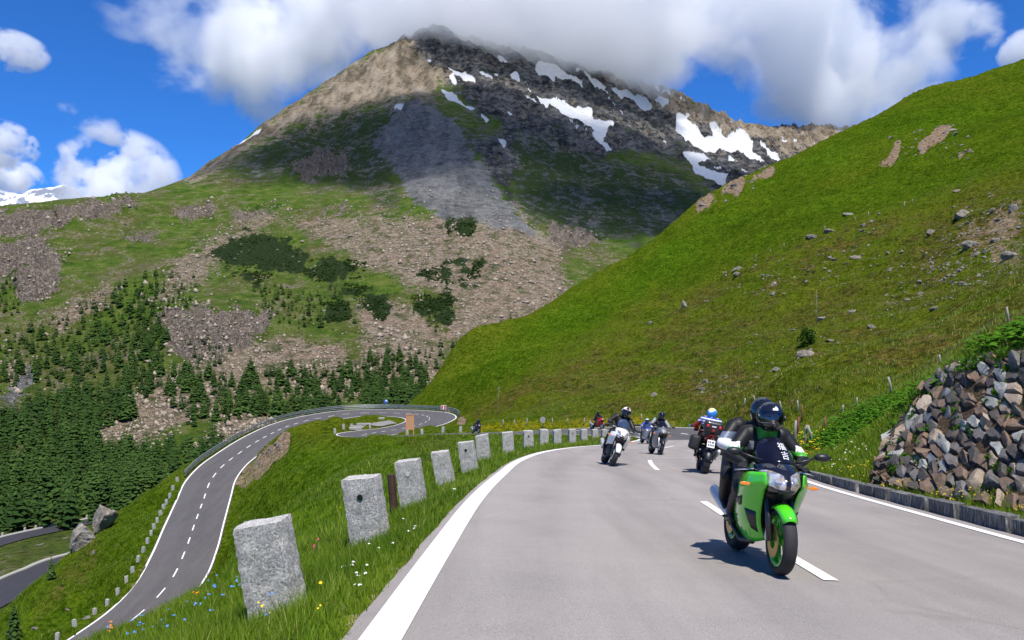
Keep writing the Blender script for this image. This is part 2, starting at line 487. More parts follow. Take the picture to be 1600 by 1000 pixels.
# what grows where: R bare earth and rock, G brown heath, B lush green, A yellow flowers
def zones_near(x, y, z):
    yy = np.maximum(y, 1.0)
    px, py = to_px(x, yy, z)
    w = 10 * fbm(x / np.maximum(yy * 0.02, .2), y / np.maximum(yy * 0.02, .2), 3, 40)
    R = np.zeros(len(x)); G = np.zeros(len(x)); B = np.zeros(len(x)); A = np.zeros(len(x))
    def add(T, poly, soft=8, amp=1.0, wob=1.0):
        sd = poly_sd(px, py, poly) + w * wob * 3.5
        return np.maximum(T, amp * smoothstep(-soft, soft, sd))
    far = y > 30
    R = add(R, [(1436, 228), (1462, 200), (1488, 192), (1490, 205), (1462, 225), (1440, 240)], 4, 1.0, .5)
    R = add(R, [(1372, 258), (1395, 235), (1405, 213), (1412, 216), (1408, 240), (1390, 262)], 4, 0.9, .5)
    R = add(R, [(1495, 240), (1515, 230), (1518, 236), (1500, 248)], 4, 0.8, .5)
    R = add(R, [(1085, 320), (1130, 290), (1210, 262), (1212, 268), (1140, 300), (1090, 330)], 5, 0.8)
    R = add(R, [(690, 655), (703, 628), (706, 640), (700, 662)], 3, 0.9, .3)
    R = add(R, [(712, 662), (720, 652), (732, 654), (728, 664)], 3, 0.9, .3)
    R = add(R, [(368, 756), (384, 728), (410, 705), (440, 678), (452, 682), (440, 712), (410, 745), (385, 762)], 5, 0.95, .6)
    R = add(R, [(1500, 350), (1560, 320), (1600, 310), (1600, 420), (1560, 420), (1500, 390)], 16, 0.55, 1.5)
    R = add(R, [(1200, 700), (1215, 690), (1240, 700), (1230, 712)], 5, .4)
    olive = [(700, 656), (760, 620), (880, 560), (1000, 475), (1120, 425), (1250, 372), (1430, 318), (1600, 262), (1750, 220), (1750, 520), (1600, 520), (1450, 600), (1330, 640), (1180, 660), (900, 655)]
    n1 = fbm(x / 16, y / 22, 4, 55); n2_ = fbm(x / 5, y / 7, 3, 57)
    so = smoothstep(-12, 26, poly_sd(px, py, olive) + w * 3) * (y > 30)
    G = np.maximum(G, so * np.clip(0.38 + 2.2 * n1 + 1.6 * n2_, 0.03, 0.9))
    G = add(G, [(1040, 600), (1100, 572), (1180, 580), (1200, 610), (1120, 636), (1060, 628)], 18, 1.0)
    R = add(R, [(1055, 606), (1090, 592), (1150, 596), (1140, 616), (1080, 622)], 14, 0.36)
    R = np.maximum(R, so * 0.30 * smoothstep(0.12, 0.30, n2_ + .4 * n1))
    G = add(G, [(640, 690), (700, 684), (720, 700), (690, 740), (650, 740)], 10, 0.6)
    G = add(G, [(100, 880), (150, 840), (160, 860), (110, 930), (60, 960)], 14, 0.5)
    B = add(B, [(640, 635), (800, 515), (1000, 395), (1200, 265), (1440, 145), (1600, 95), (1750, 30), (1750, 215), (1600, 255), (1430, 310), (1250, 365), (1120, 418), (1000, 465), (880, 550), (760, 612), (690, 650)], 16, 0.9)
    B = B * np.where(y > 60, np.clip(0.75 + 1.2 * fbm(x / 30, y / 40, 3, 59), .15, 1), 1)
    B = add(B, [(330, 920), (372, 770), (455, 690), (660, 681), (900, 692), (700, 770), (560, 880), (430, 1000), (300, 1010)], 25, 0.85)
    B = add(B, [(-60, 1060), (-60, 1000), (0, 950), (240, 760), (305, 740), (160, 990), (100, 1060)], 16, 0.75)
    A = add(A, [(720, 676), (760, 660), (1000, 652), (1060, 664), (1080, 672), (1000, 668), (800, 674)], 4, 0.8, .4)
    A = add(A, [(1190, 720), (1240, 660), (1300, 660), (1290, 700), (1260, 740)], 12, 0.5)
    rd_e = road_dist(x, y)
    R = np.maximum(R, np.where(y < 70, 0.46 * (1 - smoothstep(0.0, 0.26, rd_e + 0.25 * fbm(x / .5, y / .5, 3, 63))), 0.35 * (1 - smoothstep(0.0, 0.9, rd_e))))
    return R, G, B, A
_zr = zones_near(gx, gy, gz)
near_me = npmesh('hillside', np.stack([gx, gy, gz], 1), grid_quads(FN_U, FN_V))
add_attr(near_me, 'zone', np.stack(_zr, 1))

k = NT('hill_grass')
pos = k.pos()
zn = k.attr('zone')
zR, zG, zB = k.sep(zn.outputs['Color']); zA = zn.outputs['Alpha']
n_big = k.noise(pos, 0.055, 5, 0.6); n_mid = k.noise(pos, 0.40, 6, 0.68); n_fine = k.noise(pos, 4.0, 4, 0.75)
n_tuft = k.noise(pos, 1.5, 5, 0.72)
n_streak = k.noise(k.scale(pos, 0.42, 0.42, 2.6), 0.8, 6, 0.68)
g1 = k.ramp(n_mid, [(0.30, (0.055, 0.085, 0.006)), (0.5, (0.125, 0.165, 0.012)), (0.70, (0.215, 0.240, 0.022))])
g2 = k.ramp(n_big, [(0.35, (0.066, 0.140, 0.006)), (0.65, (0.165, 0.195, 0.014))])
g = k.mix(0.45, g1, g2)
lush = k.ramp(n_mid, [(0.3, (0.030, 0.095, 0.003)), (0.5, (0.072, 0.168, 0.006)), (0.7, (0.130, 0.232, 0.010))])
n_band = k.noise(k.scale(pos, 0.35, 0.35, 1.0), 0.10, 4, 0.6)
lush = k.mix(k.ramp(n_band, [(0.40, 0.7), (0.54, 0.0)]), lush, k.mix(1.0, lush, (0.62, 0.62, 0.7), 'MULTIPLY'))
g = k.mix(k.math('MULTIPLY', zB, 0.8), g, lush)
heath = k.ramp(n_streak, [(0.3, (0.060, 0.050, 0.012)), (0.5, (0.150, 0.122, 0.025)), (0.72, (0.260, 0.175, 0.062))])
g = k.mix(k.math('MULTIPLY', zG, k.ramp(n_streak, [(0.34, 0.25), (0.55, 1.0)])), g, heath)
# darker herbs and hollows between tussocks, dry straw on top
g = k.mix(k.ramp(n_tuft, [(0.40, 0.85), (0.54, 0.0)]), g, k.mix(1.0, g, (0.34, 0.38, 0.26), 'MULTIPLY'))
g = k.mix(k.math('MULTIPLY', k.ramp(n_tuft, [(0.56, 0.0), (0.70, 0.65)]), k.ramp(n_streak, [(0.42, 0.0), (0.6, 1.0)])), g, (0.255, 0.235, 0.060))
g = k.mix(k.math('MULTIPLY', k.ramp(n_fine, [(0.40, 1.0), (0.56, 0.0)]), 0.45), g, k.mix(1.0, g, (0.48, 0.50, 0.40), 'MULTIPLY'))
# low dark shrubs and bilberry mats on the rough flank, paler trodden terraces
n_shr = k.noise(k.scale(pos, 1, 1, 1.6), 0.55, 6, 0.74)
g = k.mix(k.math('MULTIPLY', k.ramp(n_shr, [(0.38, 0.9), (0.47, 0.0)]), k.ramp(zG, [(0.12, 0.0), (0.5, 1.0)])), g, (0.030, 0.040, 0.012))
n_ter = k.noise(k.scale(pos, 0.16, 0.16, 2.2), 1.0, 5, 0.7)
g = k.mix(k.math('MULTIPLY', k.ramp(n_ter, [(0.56, 0.0), (0.66, 0.55)]), k.ramp(zG, [(0.10, 0.0), (0.45, 1.0)])), g, (0.215, 0.165, 0.062))
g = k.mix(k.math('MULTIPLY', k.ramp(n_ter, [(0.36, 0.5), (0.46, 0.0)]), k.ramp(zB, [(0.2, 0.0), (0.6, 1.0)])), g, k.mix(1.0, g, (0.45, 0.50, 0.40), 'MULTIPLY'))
flow = k.math('MULTIPLY', zA, k.ramp(k.noise(pos, 2.6, 3, 0.7), [(0.45, 0.0), (0.58, 1.0)]))
g = k.mix(flow, g, (0.46, 0.36, 0.01))
fs = k.math('MULTIPLY', k.ramp(k.vor(pos, 1.9), [(0.06, 1.0), (0.13, 0.0)]), k.ramp(k.noise(pos, 0.12, 3), [(0.48, 0.0), (0.60, 0.8)]))
g = k.mix(fs, g, (0.45, 0.40, 0.14))
earth = k.ramp(k.noise(pos, 1.3, 6, 0.7), [(0.3, (0.10, 0.065, 0.035)), (0.5, (0.30, 0.21, 0.135)), (0.75, (0.48, 0.40, 0.31))])
em = k.ramp(k.math('ADD', zR, k.math('MULTIPLY', k.math('SUBTRACT', k.math('ADD', k.math('MULTIPLY', n_tuft, 0.5), k.math('MULTIPLY', n_mid, 0.5)), 0.5), 2.4)), [(0.42, 0.0), (0.62, 1.0)])
em = k.math('MULTIPLY', em, k.ramp(zR, [(0.04, 0.0), (0.2, 1.0)]))
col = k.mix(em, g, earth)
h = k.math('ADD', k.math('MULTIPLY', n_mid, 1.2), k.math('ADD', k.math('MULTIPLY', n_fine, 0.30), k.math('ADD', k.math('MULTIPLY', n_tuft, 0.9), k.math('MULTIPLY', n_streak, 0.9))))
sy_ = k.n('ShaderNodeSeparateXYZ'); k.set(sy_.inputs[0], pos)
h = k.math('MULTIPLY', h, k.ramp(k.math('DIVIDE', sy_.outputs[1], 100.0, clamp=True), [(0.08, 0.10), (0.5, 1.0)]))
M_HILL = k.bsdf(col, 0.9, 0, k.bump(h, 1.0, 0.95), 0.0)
hill = link('hillside', near_me, M_HILL, smooth=True)
tag(hill, 'green alpine hillside carrying the road', kind='structure')

# ------------------------------------------------------------------ roads
def ribbon(name, r, n, l_off, r_off, lift, mat, parent=None, kind=None, cols=9):
    """a strip that follows the route between two sideways offsets (arrays or numbers)"""
    l_off = np.broadcast_to(l_off, len(r)); r_off = np.broadcast_to(r_off, len(r))
    V = []
    for c in range(cols):
        o = l_off + (r_off - l_off) * c / (cols - 1)
        p = road_point(r, n, o); p[:, 2] += lift
        V.append(p)
    V = np.stack(V, 0)
    me = npmesh(name, V.reshape(-1, 3), grid_quads(cols, len(r)))
    ofs = np.stack([l_off + (r_off - l_off) * c / (cols - 1) for c in range(cols)], 0).ravel()
    tr = np.exp(-((np.abs(np.abs(ofs) - 1.65) - 0.78) / 0.34) ** 2)
    add_attr(me, 'track', np.repeat(tr[:, None], 4, 1))
    o = link(name, me, mat, parent, smooth=True)
    return o

def asphalt(name, base, warm, speck, patch):
    k = NT(name)
    p = k.pos()
    f = k.noise(p, 95, 3, 0.8); sp_ = k.vor(p, 130); b = k.noise(p, 0.9, 5, 0.65); s = k.noise(k.scale(p, 0.9, 0.06, 0.3), 1.6, 4, 0.6)
    c = k.mix(k.ramp(f, [(0.3, 0.0), (0.7, 1.0)]), tuple(x * 0.52 for x in base), tuple(x * 1.48 for x in base))
    tr = k.attr('track').outputs['Fac']
    c = k.mix(k.math('MULTIPLY', tr, k.ramp(k.noise(k.scale(p, .6, .12, .12), 1.0, 4, .6), [(0.3, 0.35), (0.6, 1.0)])), c, k.mix(1.0, c, (0.80, 0.80, 0.81), 'MULTIPLY'))
    c = k.mix(k.ramp(sp_, [(0.10, speck), (0.34, 0.0)]), c, (0.62, 0.58, 0.56))
    c = k.mix(k.ramp(k.vor(p, 88), [(0.08, 0.6), (0.22, 0.0)]), c, tuple(x * 0.35 for x in base))
    c = k.mix(k.ramp(b, [(0.35, 0.0), (0.7, patch)]), c, warm)
    c = k.mix(k.ramp(s, [(0.42, 0.0), (0.66, patch * 0.8)]), c, tuple(x * 0.66 for x in base))
    # hairline cracks and tar seams
    cr = k.vor(k.mix(0.12, p, k.noise(p, 1.2, 3, col=True)), 0.32, 'DISTANCE_TO_EDGE')
    c = k.mix(k.math('MULTIPLY', k.ramp(cr, [(0.0, 0.22), (0.010, 0.0)]), k.ramp(k.noise(p, 0.4, 2), [(0.5, 0.0), (0.6, 1.0)])), c, tuple(x * 0.4 for x in base))
    return k.bsdf(c, 0.85, 0, k.bump(k.math('ADD', f, sp_), 0.5, 0.006), 0.25)
M_PALE = asphalt('old_pale_asphalt', (0.272, 0.248, 0.232), (0.345, 0.305, 0.280), 0.85, 0.55)
M_DARK = asphalt('dark_asphalt', (0.082, 0.078, 0.080), (0.115, 0.098, 0.096), 0.35, 0.5)

k = NT('road_paint')
p = k.pos()
wear = k.math('MULTIPLY', k.ramp(k.noise(p, 55, 4, 0.8), [(0.53, 0.0), (0.63, 1.0)]), k.ramp(k.noise(p, 2.2, 4, 0.7), [(0.36, 0.2), (0.58, 1.0)]))
M_PAINT = k.bsdf(k.mix(wear, k.mix(k.noise(p, 3, 4), (0.70, 0.68, 0.66), (0.84, 0.83, 0.81)), (0.30, 0.27, 0.26)), 0.7, 0, k.bump(k.noise(p, 110, 3, 0.8), 0.4, 0.004), 0.3)

def dash_mesh(r, n, s0, s1, w, off=0.0, lift=0.005):
    seg = np.r_[0, np.cumsum(np.linalg.norm(np.diff(r[:, :3], axis=0), axis=1))]
    ss = np.linspace(s0, s1, 7)
    rr = np.stack([np.interp(ss, seg, r[:, c]) for c in range(6)], 1)
    nn = np.stack([np.interp(ss, seg, n[:, c]) for c in range(2)], 1)
    a = road_point(rr, nn, off - w / 2); b = road_point(rr, nn, off + w / 2)
    a[:, 2] += lift; b[:, 2] += lift
    return npmesh('centre_dash', np.vstack([a, b]), grid_quads(2, 7))

_wv = 0.05 * fbm(RU[:, 1] / 1.1, RU[:, 1] * 0 + 3.3, 3, 9) + 0.03 * fbm(RU[:, 1] / .3, RU[:, 1] * 0 + 1.3, 2, 29)
road_u = ribbon('mountain_road', RU, NU, -RU[:, 3] - EDGE - _wv, RU[:, 4] + 0.30, 0.0, M_PALE, cols=33)
tag(road_u, 'pale grey asphalt road in front of the viewer', kind='structure')
road_l = ribbon('lower_mountain_road', RL, NL, -RL[:, 3] - EDGE, RL[:, 4] + EDGE, 0.004, M_DARK)
tag(road_l, 'dark asphalt road round the hairpin and down the valley side', kind='structure')
for r, n, rd, wl, wr in ((RU, NU, road_u, 0.23, 0.15), (RL, NL, road_l, 0.18, 0.20)):
    ribbon('edge_line', r, n, -r[:, 3] - wl / 2, -r[:, 3] + wl / 2, 0.008, M_PAINT, rd, cols=2)
    ribbon('edge_line', r, n, r[:, 4] - wr / 2, r[:, 4] + wr / 2, 0.008, M_PAINT, rd, cols=2)
_su = np.r_[0, np.cumsum(np.linalg.norm(np.diff(RU[:, :3], axis=0), axis=1))]
def s_at_y(y): return float(np.interp(y, RU[:, 1], _su))
for y0, y1 in ((2.0, 3.6), (6.70, 8.0), (11.15, 13.0), (20.8, 25.6), (38.6, 43.0), (50, 53.5)):
    link('centre_dash', dash_mesh(RU, NU, s_at_y(y0), s_at_y(y1), 0.125, lift=0.008), M_PAINT, road_u)
_sl = np.r_[0, np.cumsum(np.linalg.norm(np.diff(RL[:, :3], axis=0), axis=1))]
_s = 4.0
while _s < _sl[-1] - 3:
    link('centre_dash', dash_mesh(RL, NL, _s, _s + 2.0, 0.15, lift=0.012), M_PAINT, road_l)
    _s += 4.4
# ------------------------------------------------------------------ the mountain across the valley
FAR = [
    (-150, 1000, 205), (0, 962, 213), (0, 925, 230), (0, 900, 245), (0, 843, 290), (75, 890, 250), (140, 816, 312), (140, 868, 264), (-150, 880, 285), (300, 800, 300), (500, 730, 330), (700, 690, 330), (1000, 660, 340), (-200, 800, 340),
    (0, 800, 340), (0, 760, 390), (0, 690, 480), (150, 780, 370), (150, 720, 460), (150, 660, 560), (300, 750, 390), (300, 690, 500), (420, 690, 470), (420, 640, 600), (550, 650, 520), (550, 615, 640), (660, 630, 560), (660, 595, 680),
    (720, 562, 720), (790, 522, 800), (-200, 650, 480),
    (0, 600, 640), (0, 520, 780), (0, 440, 900), (0, 375, 1040), (0, 334, 1120), (0, 350, 1400), (0, 400, 1900), (-200, 500, 700), (-200, 400, 950), (-200, 345, 1100), (-200, 370, 1400),
    (100, 560, 720), (100, 480, 850), (100, 400, 1000), (100, 322, 1180), (100, 338, 1450), (200, 600, 640), (200, 520, 780), (200, 440, 920), (200, 370, 1080), (200, 307, 1250), (210, 325, 1500),
    (250, 298, 1340), (250, 312, 1600), (300, 620, 600), (300, 565, 680), (300, 490, 770), (300, 420, 960), (300, 340, 1200), (282, 284, 1480), (290, 302, 1800), (340, 246, 1720), (350, 262, 2100),
    (400, 600, 660), (400, 545, 730), (400, 470, 850), (400, 400, 1020), (400, 330, 1200), (400, 270, 1450), (400, 206, 1930), (415, 222, 2350), (440, 176, 2040), (460, 192, 2450),
    (500, 580, 690), (500, 500, 800), (500, 420, 960), (500, 350, 1120), (500, 280, 1400), (500, 210, 1800), (500, 140, 2180), (515, 156, 2550), (550, 104, 2280), (560, 122, 2650),
    (600, 570, 710), (600, 500, 810), (600, 420, 950), (600, 340, 1120), (600, 290, 1350), (600, 225, 1600), (600, 150, 2000), (600, 76, 2380), (600, 95, 2800), (640, 64, 2420), (645, 82, 2850),
    (640, 158, 1780), (640, 230, 1520), (620, 300, 1260),
    (680, 540, 750), (680, 470, 860), (680, 400, 980), (680, 345, 1100), (680, 280, 1320), (690, 205, 1580), (690, 130, 2050), (685, 44, 2450), (685, 64, 2900), (720, 60, 2460),
    (780, 500, 830), (780, 430, 930), (780, 360, 1060), (770, 330, 1160), (760, 270, 1380), (740, 210, 1570), (780, 150, 1950), (780, 78, 2450), (780, 96, 2900),
    (880, 460, 900), (880, 420, 980), (870, 380, 1080), (850, 330, 1250), (860, 260, 1520), (880, 180, 1950), (880, 96, 2500), (880, 116, 2950), (820, 240, 1480),
    (960, 420, 1000), (960, 380, 1120), (960, 330, 1300), (960, 270, 1600), (960, 200, 2000), (960, 122, 2600), (960, 142, 3000), (1020, 140, 2660), (1020, 160, 3050),
    (1050, 370, 1150), (1060, 330, 1350), (1060, 290, 1600), (1060, 240, 1950), (1060, 190, 2400), (1065, 154, 2720), (1060, 172, 3100), (1100, 174, 2780),
    (1150, 310, 1500), (1150, 270, 1900), (1150, 235, 2300), (1140, 194, 2820), (1150, 218, 3300), (1180, 206, 3000), (1200, 232, 3500),
    (1250, 290, 1700), (1250, 250, 2400), (1240, 207, 3200), (1250, 226, 3700), (1320, 300, 1700), (1320, 230, 2800), (1320, 206, 3300), (1320, 226, 3800),
    (1450, 350, 1500), (1450, 260, 2800), (1450, 215, 3400), (1450, 240, 3900), (1600, 400, 1400), (1600, 300, 2800), (1600, 250, 3600), (1800, 400, 1400), (1800, 280, 3400), (1250, 480, 600), (1600, 480, 600),
    (-250, 480, 2200), (-250, 500, 4200), (0, 450, 2600), (0, 490, 4200), (150, 430, 2400), (150, 480, 4200), (250, 400, 2400), (280, 470, 4200), (400, 330, 3200), (400, 440, 4200), (550, 280, 3600), (550, 400, 4200), (700, 250, 3600), (700, 380, 4200), (900, 260, 3700), (900, 360, 4200), (1100, 320, 4200), (1300, 320, 4300), (1500, 320, 4300)]
far_rbf = RBF([((a - 800) / FPX, math.log(d)) for a, b, d in FAR], [(HOR - b) / FPX for a, b, d in FAR], c=0.045, smooth=1e-4)

SNOW = [
    [(688, 142), (706, 146), (722, 158), (726, 166), (744, 175), (735, 176), (713, 162), (697, 151)],
    [(699, 106), (709, 113), (726, 113), (744, 131), (735, 133), (720, 124), (709, 117)], [(702, 122), (708, 122), (715, 135), (711, 138)],
    [(772, 85), (787, 90), (803, 103), (792, 102), (780, 97)], [(837, 101), (852, 97), (866, 119), (868, 135), (848, 124), (836, 115)],
    [(852, 97), (880, 113), (909, 130), (909, 137), (877, 124), (859, 112)], [(821, 130), (828, 139), (834, 151), (859, 169), (855, 172), (837, 159), (825, 142)],
    [(821, 155), (839, 167), (839, 171), (823, 160)], [(745, 118), (762, 120), (770, 125), (755, 124)], [(797, 117), (808, 120), (812, 128), (804, 127)],
    [(850, 162), (866, 162), (885, 166), (908, 174), (922, 174), (928, 190), (943, 194), (960, 192), (962, 200), (949, 206), (943, 221), (956, 238), (949, 242), (935, 229), (924, 211), (933, 206), (911, 200), (882, 184), (863, 173)],
    [(903, 115), (917, 118), (948, 142), (943, 146), (924, 134)],
    [(952, 141), (972, 146), (991, 152), (1004, 150), (1008, 157), (1029, 158), (1050, 168), (1042, 170), (1016, 166), (1023, 179), (1000, 171), (984, 162)],
    [(1021, 138), (1028, 138), (1032, 147), (1045, 144), (1048, 156), (1032, 149)], [(1061, 158), (1074, 162), (1087, 171), (1071, 166)],
    [(1056, 184), (1068, 189), (1074, 184), (1080, 186), (1071, 192), (1087, 205), (1103, 216), (1112, 216), (1106, 192), (1116, 195), (1125, 205), (1133, 218), (1157, 205), (1170, 221), (1178, 226), (1176, 237), (1199, 262), (1183, 256),
     (1138, 243), (1128, 243), (1112, 248), (1087, 235), (1055, 211)],
    [(1068, 243), (1093, 246), (1116, 250), (1103, 256), (1087, 256), (1116, 270), (1138, 275), (1132, 293), (1106, 282), (1087, 272), (1080, 259)],
    [(1188, 229), (1199, 235), (1212, 243), (1220, 254), (1205, 250)], [(1215, 234), (1224, 221), (1232, 226), (1244, 224), (1245, 228), (1228, 230)],
    [(1096, 294), (1109, 307), (1103, 310)], [(1138, 250), (1160, 258), (1159, 262), (1141, 256)], [(1159, 268), (1168, 272), (1165, 277)],
    [(370, 225), (407, 203), (406, 211), (372, 228)], [(778, 218), (790, 225), (787, 231)], [(620, 165), (630, 163), (624, 172), (618, 174)], [(785, 177), (800, 180), (797, 186)], [(753, 186), (764, 192), (760, 196)],
    [(645, 93), (650, 95), (646, 97)], [(668, 92), (676, 94), (672, 96)], [(1245, 212), (1256, 214), (1250, 217)], [(1300, 208), (1318, 206), (1316, 214)]]
BEIGE = [
    [(300, 282), (360, 240), (420, 198), (520, 130), (580, 88), (640, 80), (664, 100), (668, 140), (640, 150), (600, 165), (520, 178), (440, 205), (380, 240), (330, 275)],
    [(800, 330), (830, 365), (890, 385), (870, 395), (780, 362), (700, 345)], [(660, 100), (690, 120), (676, 150), (644, 158)],
    [(955, 122), (1060, 148), (1140, 190), (1330, 200), (1330, 245), (1240, 240), (1160, 205), (1080, 186), (1000, 166)]]  # last outline: sunlight on the right-hand ridge painted as paler rock
RUBBLE = [
    [(465, 352), (520, 340), (560, 333), (700, 338), (800, 350), (870, 395), (895, 455), (840, 490), (760, 525), (700, 530), (690, 500), (720, 470), (640, 450), (600, 425), (560, 420), (540, 395), (480, 378)],
    [(560, 485), (600, 470), (650, 484), (690, 530), (700, 580), (650, 600), (600, 612), (570, 570)],
    [(390, 530), (450, 538), (530, 545), (562, 590), (545, 612), (400, 622), (330, 632), (240, 690), (190, 705), (140, 690), (180, 640), (240, 596), (290, 566), (340, 545)],
    [(432, 325), (440, 345), (360, 400), (310, 450), (260, 480), (232, 470), (260, 420), (320, 375), (370, 345)],
    [(60, 505), (110, 480), (168, 448), (190, 450), (150, 480), (100, 512)], [(340, 660), (390, 640), (420, 650), (380, 690), (320, 700)], [(560, 615), (580, 608), (575, 622), (560, 628)], [(10, 560), (40, 555), (60, 590), (20, 610)]]
CLIFF = [
    [(246, 500), (262, 485), (300, 478), (345, 482), (400, 478), (430, 488), (414, 512), (400, 540), (340, 562), (295, 568), (262, 545)],
    [(-40, 338), (90, 329), (150, 316), (214, 309), (212, 325), (150, 342), (100, 350), (60, 366), (-40, 380)], [(-40, 388), (40, 376), (70, 378), (104, 400), (90, 425), (40, 430), (-40, 450)],
    [(360, 332), (430, 322), (430, 336), (380, 345)], [(270, 335), (330, 322), (330, 334), (285, 345)], [(195, 368), (240, 362), (238, 374), (205, 378)], [(500, 325), (545, 318), (550, 330), (505, 335)],
    [(455, 262), (500, 246), (545, 250), (540, 272), (480, 280)], [(860, 355), (900, 355), (940, 370), (920, 385), (870, 380)],
    [(20, 440), (60, 420), (100, 430), (70, 470), (30, 480)]]
GREY = [[(640, 156), (676, 170), (712, 190), (735, 235), (775, 290), (812, 340), (835, 366), (760, 352), (690, 340), (650, 322), (622, 272), (585, 232), (600, 200)],
        [(4, 622), (44, 572), (62, 577), (50, 602), (14, 632)]]
SHADED_ROCK = [[(610, 72), (680, 36), (760, 70), (860, 85), (960, 118), (1060, 148), (1150, 192), (1330, 200), (1330, 250), (1230, 262), (1190, 290), (1120, 305), (1080, 250), (980, 240), (930, 250), (850, 225), (800, 215), (745, 185), (720, 150), (668, 118)],
            [(720, 210), (800, 215), (800, 300), (820, 350), (780, 300), (740, 235)]]
SHADED_GREEN = [[(350, 268), (430, 210), (520, 180), (640, 165), (600, 240), (640, 330), (560, 300), (430, 275)], [(790, 215), (880, 205), (960, 255), (1060, 270), (1110, 310), (1040, 370), (1000, 388), (900, 365), (830, 352), (795, 290)]]
SHRUB = [
    [(322, 402), (360, 372), (430, 362), (468, 388), (482, 418), (440, 430), (360, 416)], [(472, 418), (510, 402), (570, 414), (562, 430), (490, 436)], [(542, 446), (590, 455), (612, 478), (596, 496), (566, 472)],
    [(660, 426), (700, 416), (748, 414), (750, 430), (700, 440)], [(650, 466), (700, 464), (704, 488), (682, 506), (652, 482)], [(500, 478), (540, 474), (545, 495), (510, 500)], [(360, 425), (420, 430), (400, 440)],
    [(700, 355), (740, 352), (735, 365), (705, 366)]]

def zone_mask(px, py, polys, wob, soft):
    out = np.zeros(len(px))
    for poly in polys:
        a = np.asarray(poly); lo = a.min(0) - 45; hi = a.max(0) + 45
        m = (px > lo[0]) & (px < hi[0]) & (py > lo[1]) & (py < hi[1])
        if not m.any(): continue
        sd = poly_sd(px[m], py[m], poly) + wob[m]
        out[m] = np.maximum(out[m], smoothstep(-soft, soft, sd))
    return out

FM_U, FM_V = 820, 560
_fy = np.exp(np.linspace(math.log(200.0), math.log(4000.0), FM_V))
_fu = np.linspace(-0.78, 0.62, FM_U)
fx = (_fu[:, None] * _fy[None]).ravel(); fy = np.broadcast_to(_fy[None], (FM_U, FM_V)).ravel().copy()

def far_base(x, y):
    s = far_rbf(np.stack([x / y, np.log(y)], 1))
    return CAM_H + s * y
fz = far_base(fx, fy)
_px, _py = to_px(fx, fy, fz)
_w = 34 * fbm(_px / 34, _py / 26, 5, 61, 0.62)
m_snow = zone_mask(_px, _py, SNOW, _w * 0.26, 1.8)
m_beige = zone_mask(_px, _py, BEIGE, _w, 22)
m_rub = zone_mask(_px, _py, RUBBLE, _w, 26)
m_cliff = zone_mask(_px, _py, CLIFF, _w * .7, 14)
m_grey = zone_mask(_px, _py, GREY, _w * .5, 12)
m_rock = zone_mask(_px, _py, SHADED_ROCK, _w, 24)
m_dg = zone_mask(_px, _py, SHADED_GREEN, _w, 26)
m_shrub = zone_mask(_px, _py, SHRUB, _w * 2.0, 14)
rocky = np.clip(0.15 + m_cliff + 0.8 * m_rock + 0.55 * m_dg + 0.5 * m_beige + 0.45 * m_grey + 0.35 * m_rub, 0, 1.2) * (1 - 0.75 * m_snow)

def far_detail(x, y, rk):
    amp = np.clip(y / 1000, 0.3, 2.6)
    up = smoothstep(1100, 1900, y)
    return (rk * amp * (9.5 * fbm(x / 95, y / 95, 6, 71, 0.6, True) + 15 * up * fbm((x + 0.3 * y) / 60, (y - .2 * x) / 330, 4, 77, 0.5, True))
            + up * rk * amp * 7 * fbm((x + .2 * y) / 26, (y - .1 * x) / 60, 4, 95, .6, True) + (1 - up) * rk * 3.0 * fbm(x / 22, y / 34, 4, 97, .6, True)
            + amp * 6.0 * fbm(x / 150, y / 170, 4, 91) - 3 * rk * amp)
_px0, _py0 = _px, _py
fz = fz + far_detail(fx, fy, rocky) * smoothstep(200, 330, fy)
# stepped rock in the cliffs, boulders on the rubble
st = fbm(fx / 16, fy / 30, 3, 33)
fz = fz + m_cliff * (fy / 900) * (13.0 * np.floor(st * 7) / 7 * 2 + 6.0 * fbm(fx / 7, fy / 12, 3, 35, .6, True))
fz = fz + m_rub * (fy / 900) * (1.6 * fbm(fx / 5, fy / 9, 3, 39, 0.7, True))
fz = fz + m_grey * (fy / 1400) * 4 * fbm(fx / 22, fy / 60, 4, 43, 0.6, True)

mtn_me = npmesh('mountain', np.stack([fx, fy, fz], 1), grid_quads(FM_U, FM_V))
add_attr(mtn_me, 'zone_a', np.stack([m_snow, m_beige, m_rub, m_cliff], 1))
add_attr(mtn_me, 'zone_b', np.stack([m_grey, m_rock, m_dg, m_shrub], 1))

k = NT('mountain_ground')
pos = k.pos()
za = k.attr('zone_a'); zb = k.attr('zone_b')
sn, be, ru = k.sep(za.outputs['Color']); cl = za.outputs['Alpha']
gr, rk, dg = k.sep(zb.outputs['Color']); sh = zb.outputs['Alpha']
nb = k.noise(pos, 0.012, 6, 0.62); nm = k.noise(pos, 0.06, 6, 0.66); nf = k.noise(pos, 0.35, 5, 0.72)
blocks = k.vor(pos, 0.22, out='Color'); bl = k.sep(blocks)[0]
blocks2 = k.sep(k.vor(pos, 0.6, out='Color'))[0]
edge = k.vor(pos, 0.22, 'DISTANCE_TO_EDGE')
streak = k.noise(k.scale(pos, 1.0, 0.22, 0.22), 0.035, 6, 0.65)
grass = k.ramp(nm, [(0.32, (0.040, 0.085, 0.010)), (0.5, (0.095, 0.165, 0.018)), (0.68, (0.190, 0.220, 0.038))])
grass = k.mix(k.ramp(nb, [(0.42, 0.0), (0.62, 0.8)]), grass, k.ramp(nf, [(0.3, (0.085, 0.092, 0.022)), (0.7, (0.200, 0.185, 0.060))]))
bare = k.ramp(nf, [(0.3, (0.16, 0.13, 0.095)), (0.7, (0.36, 0.31, 0.25))])
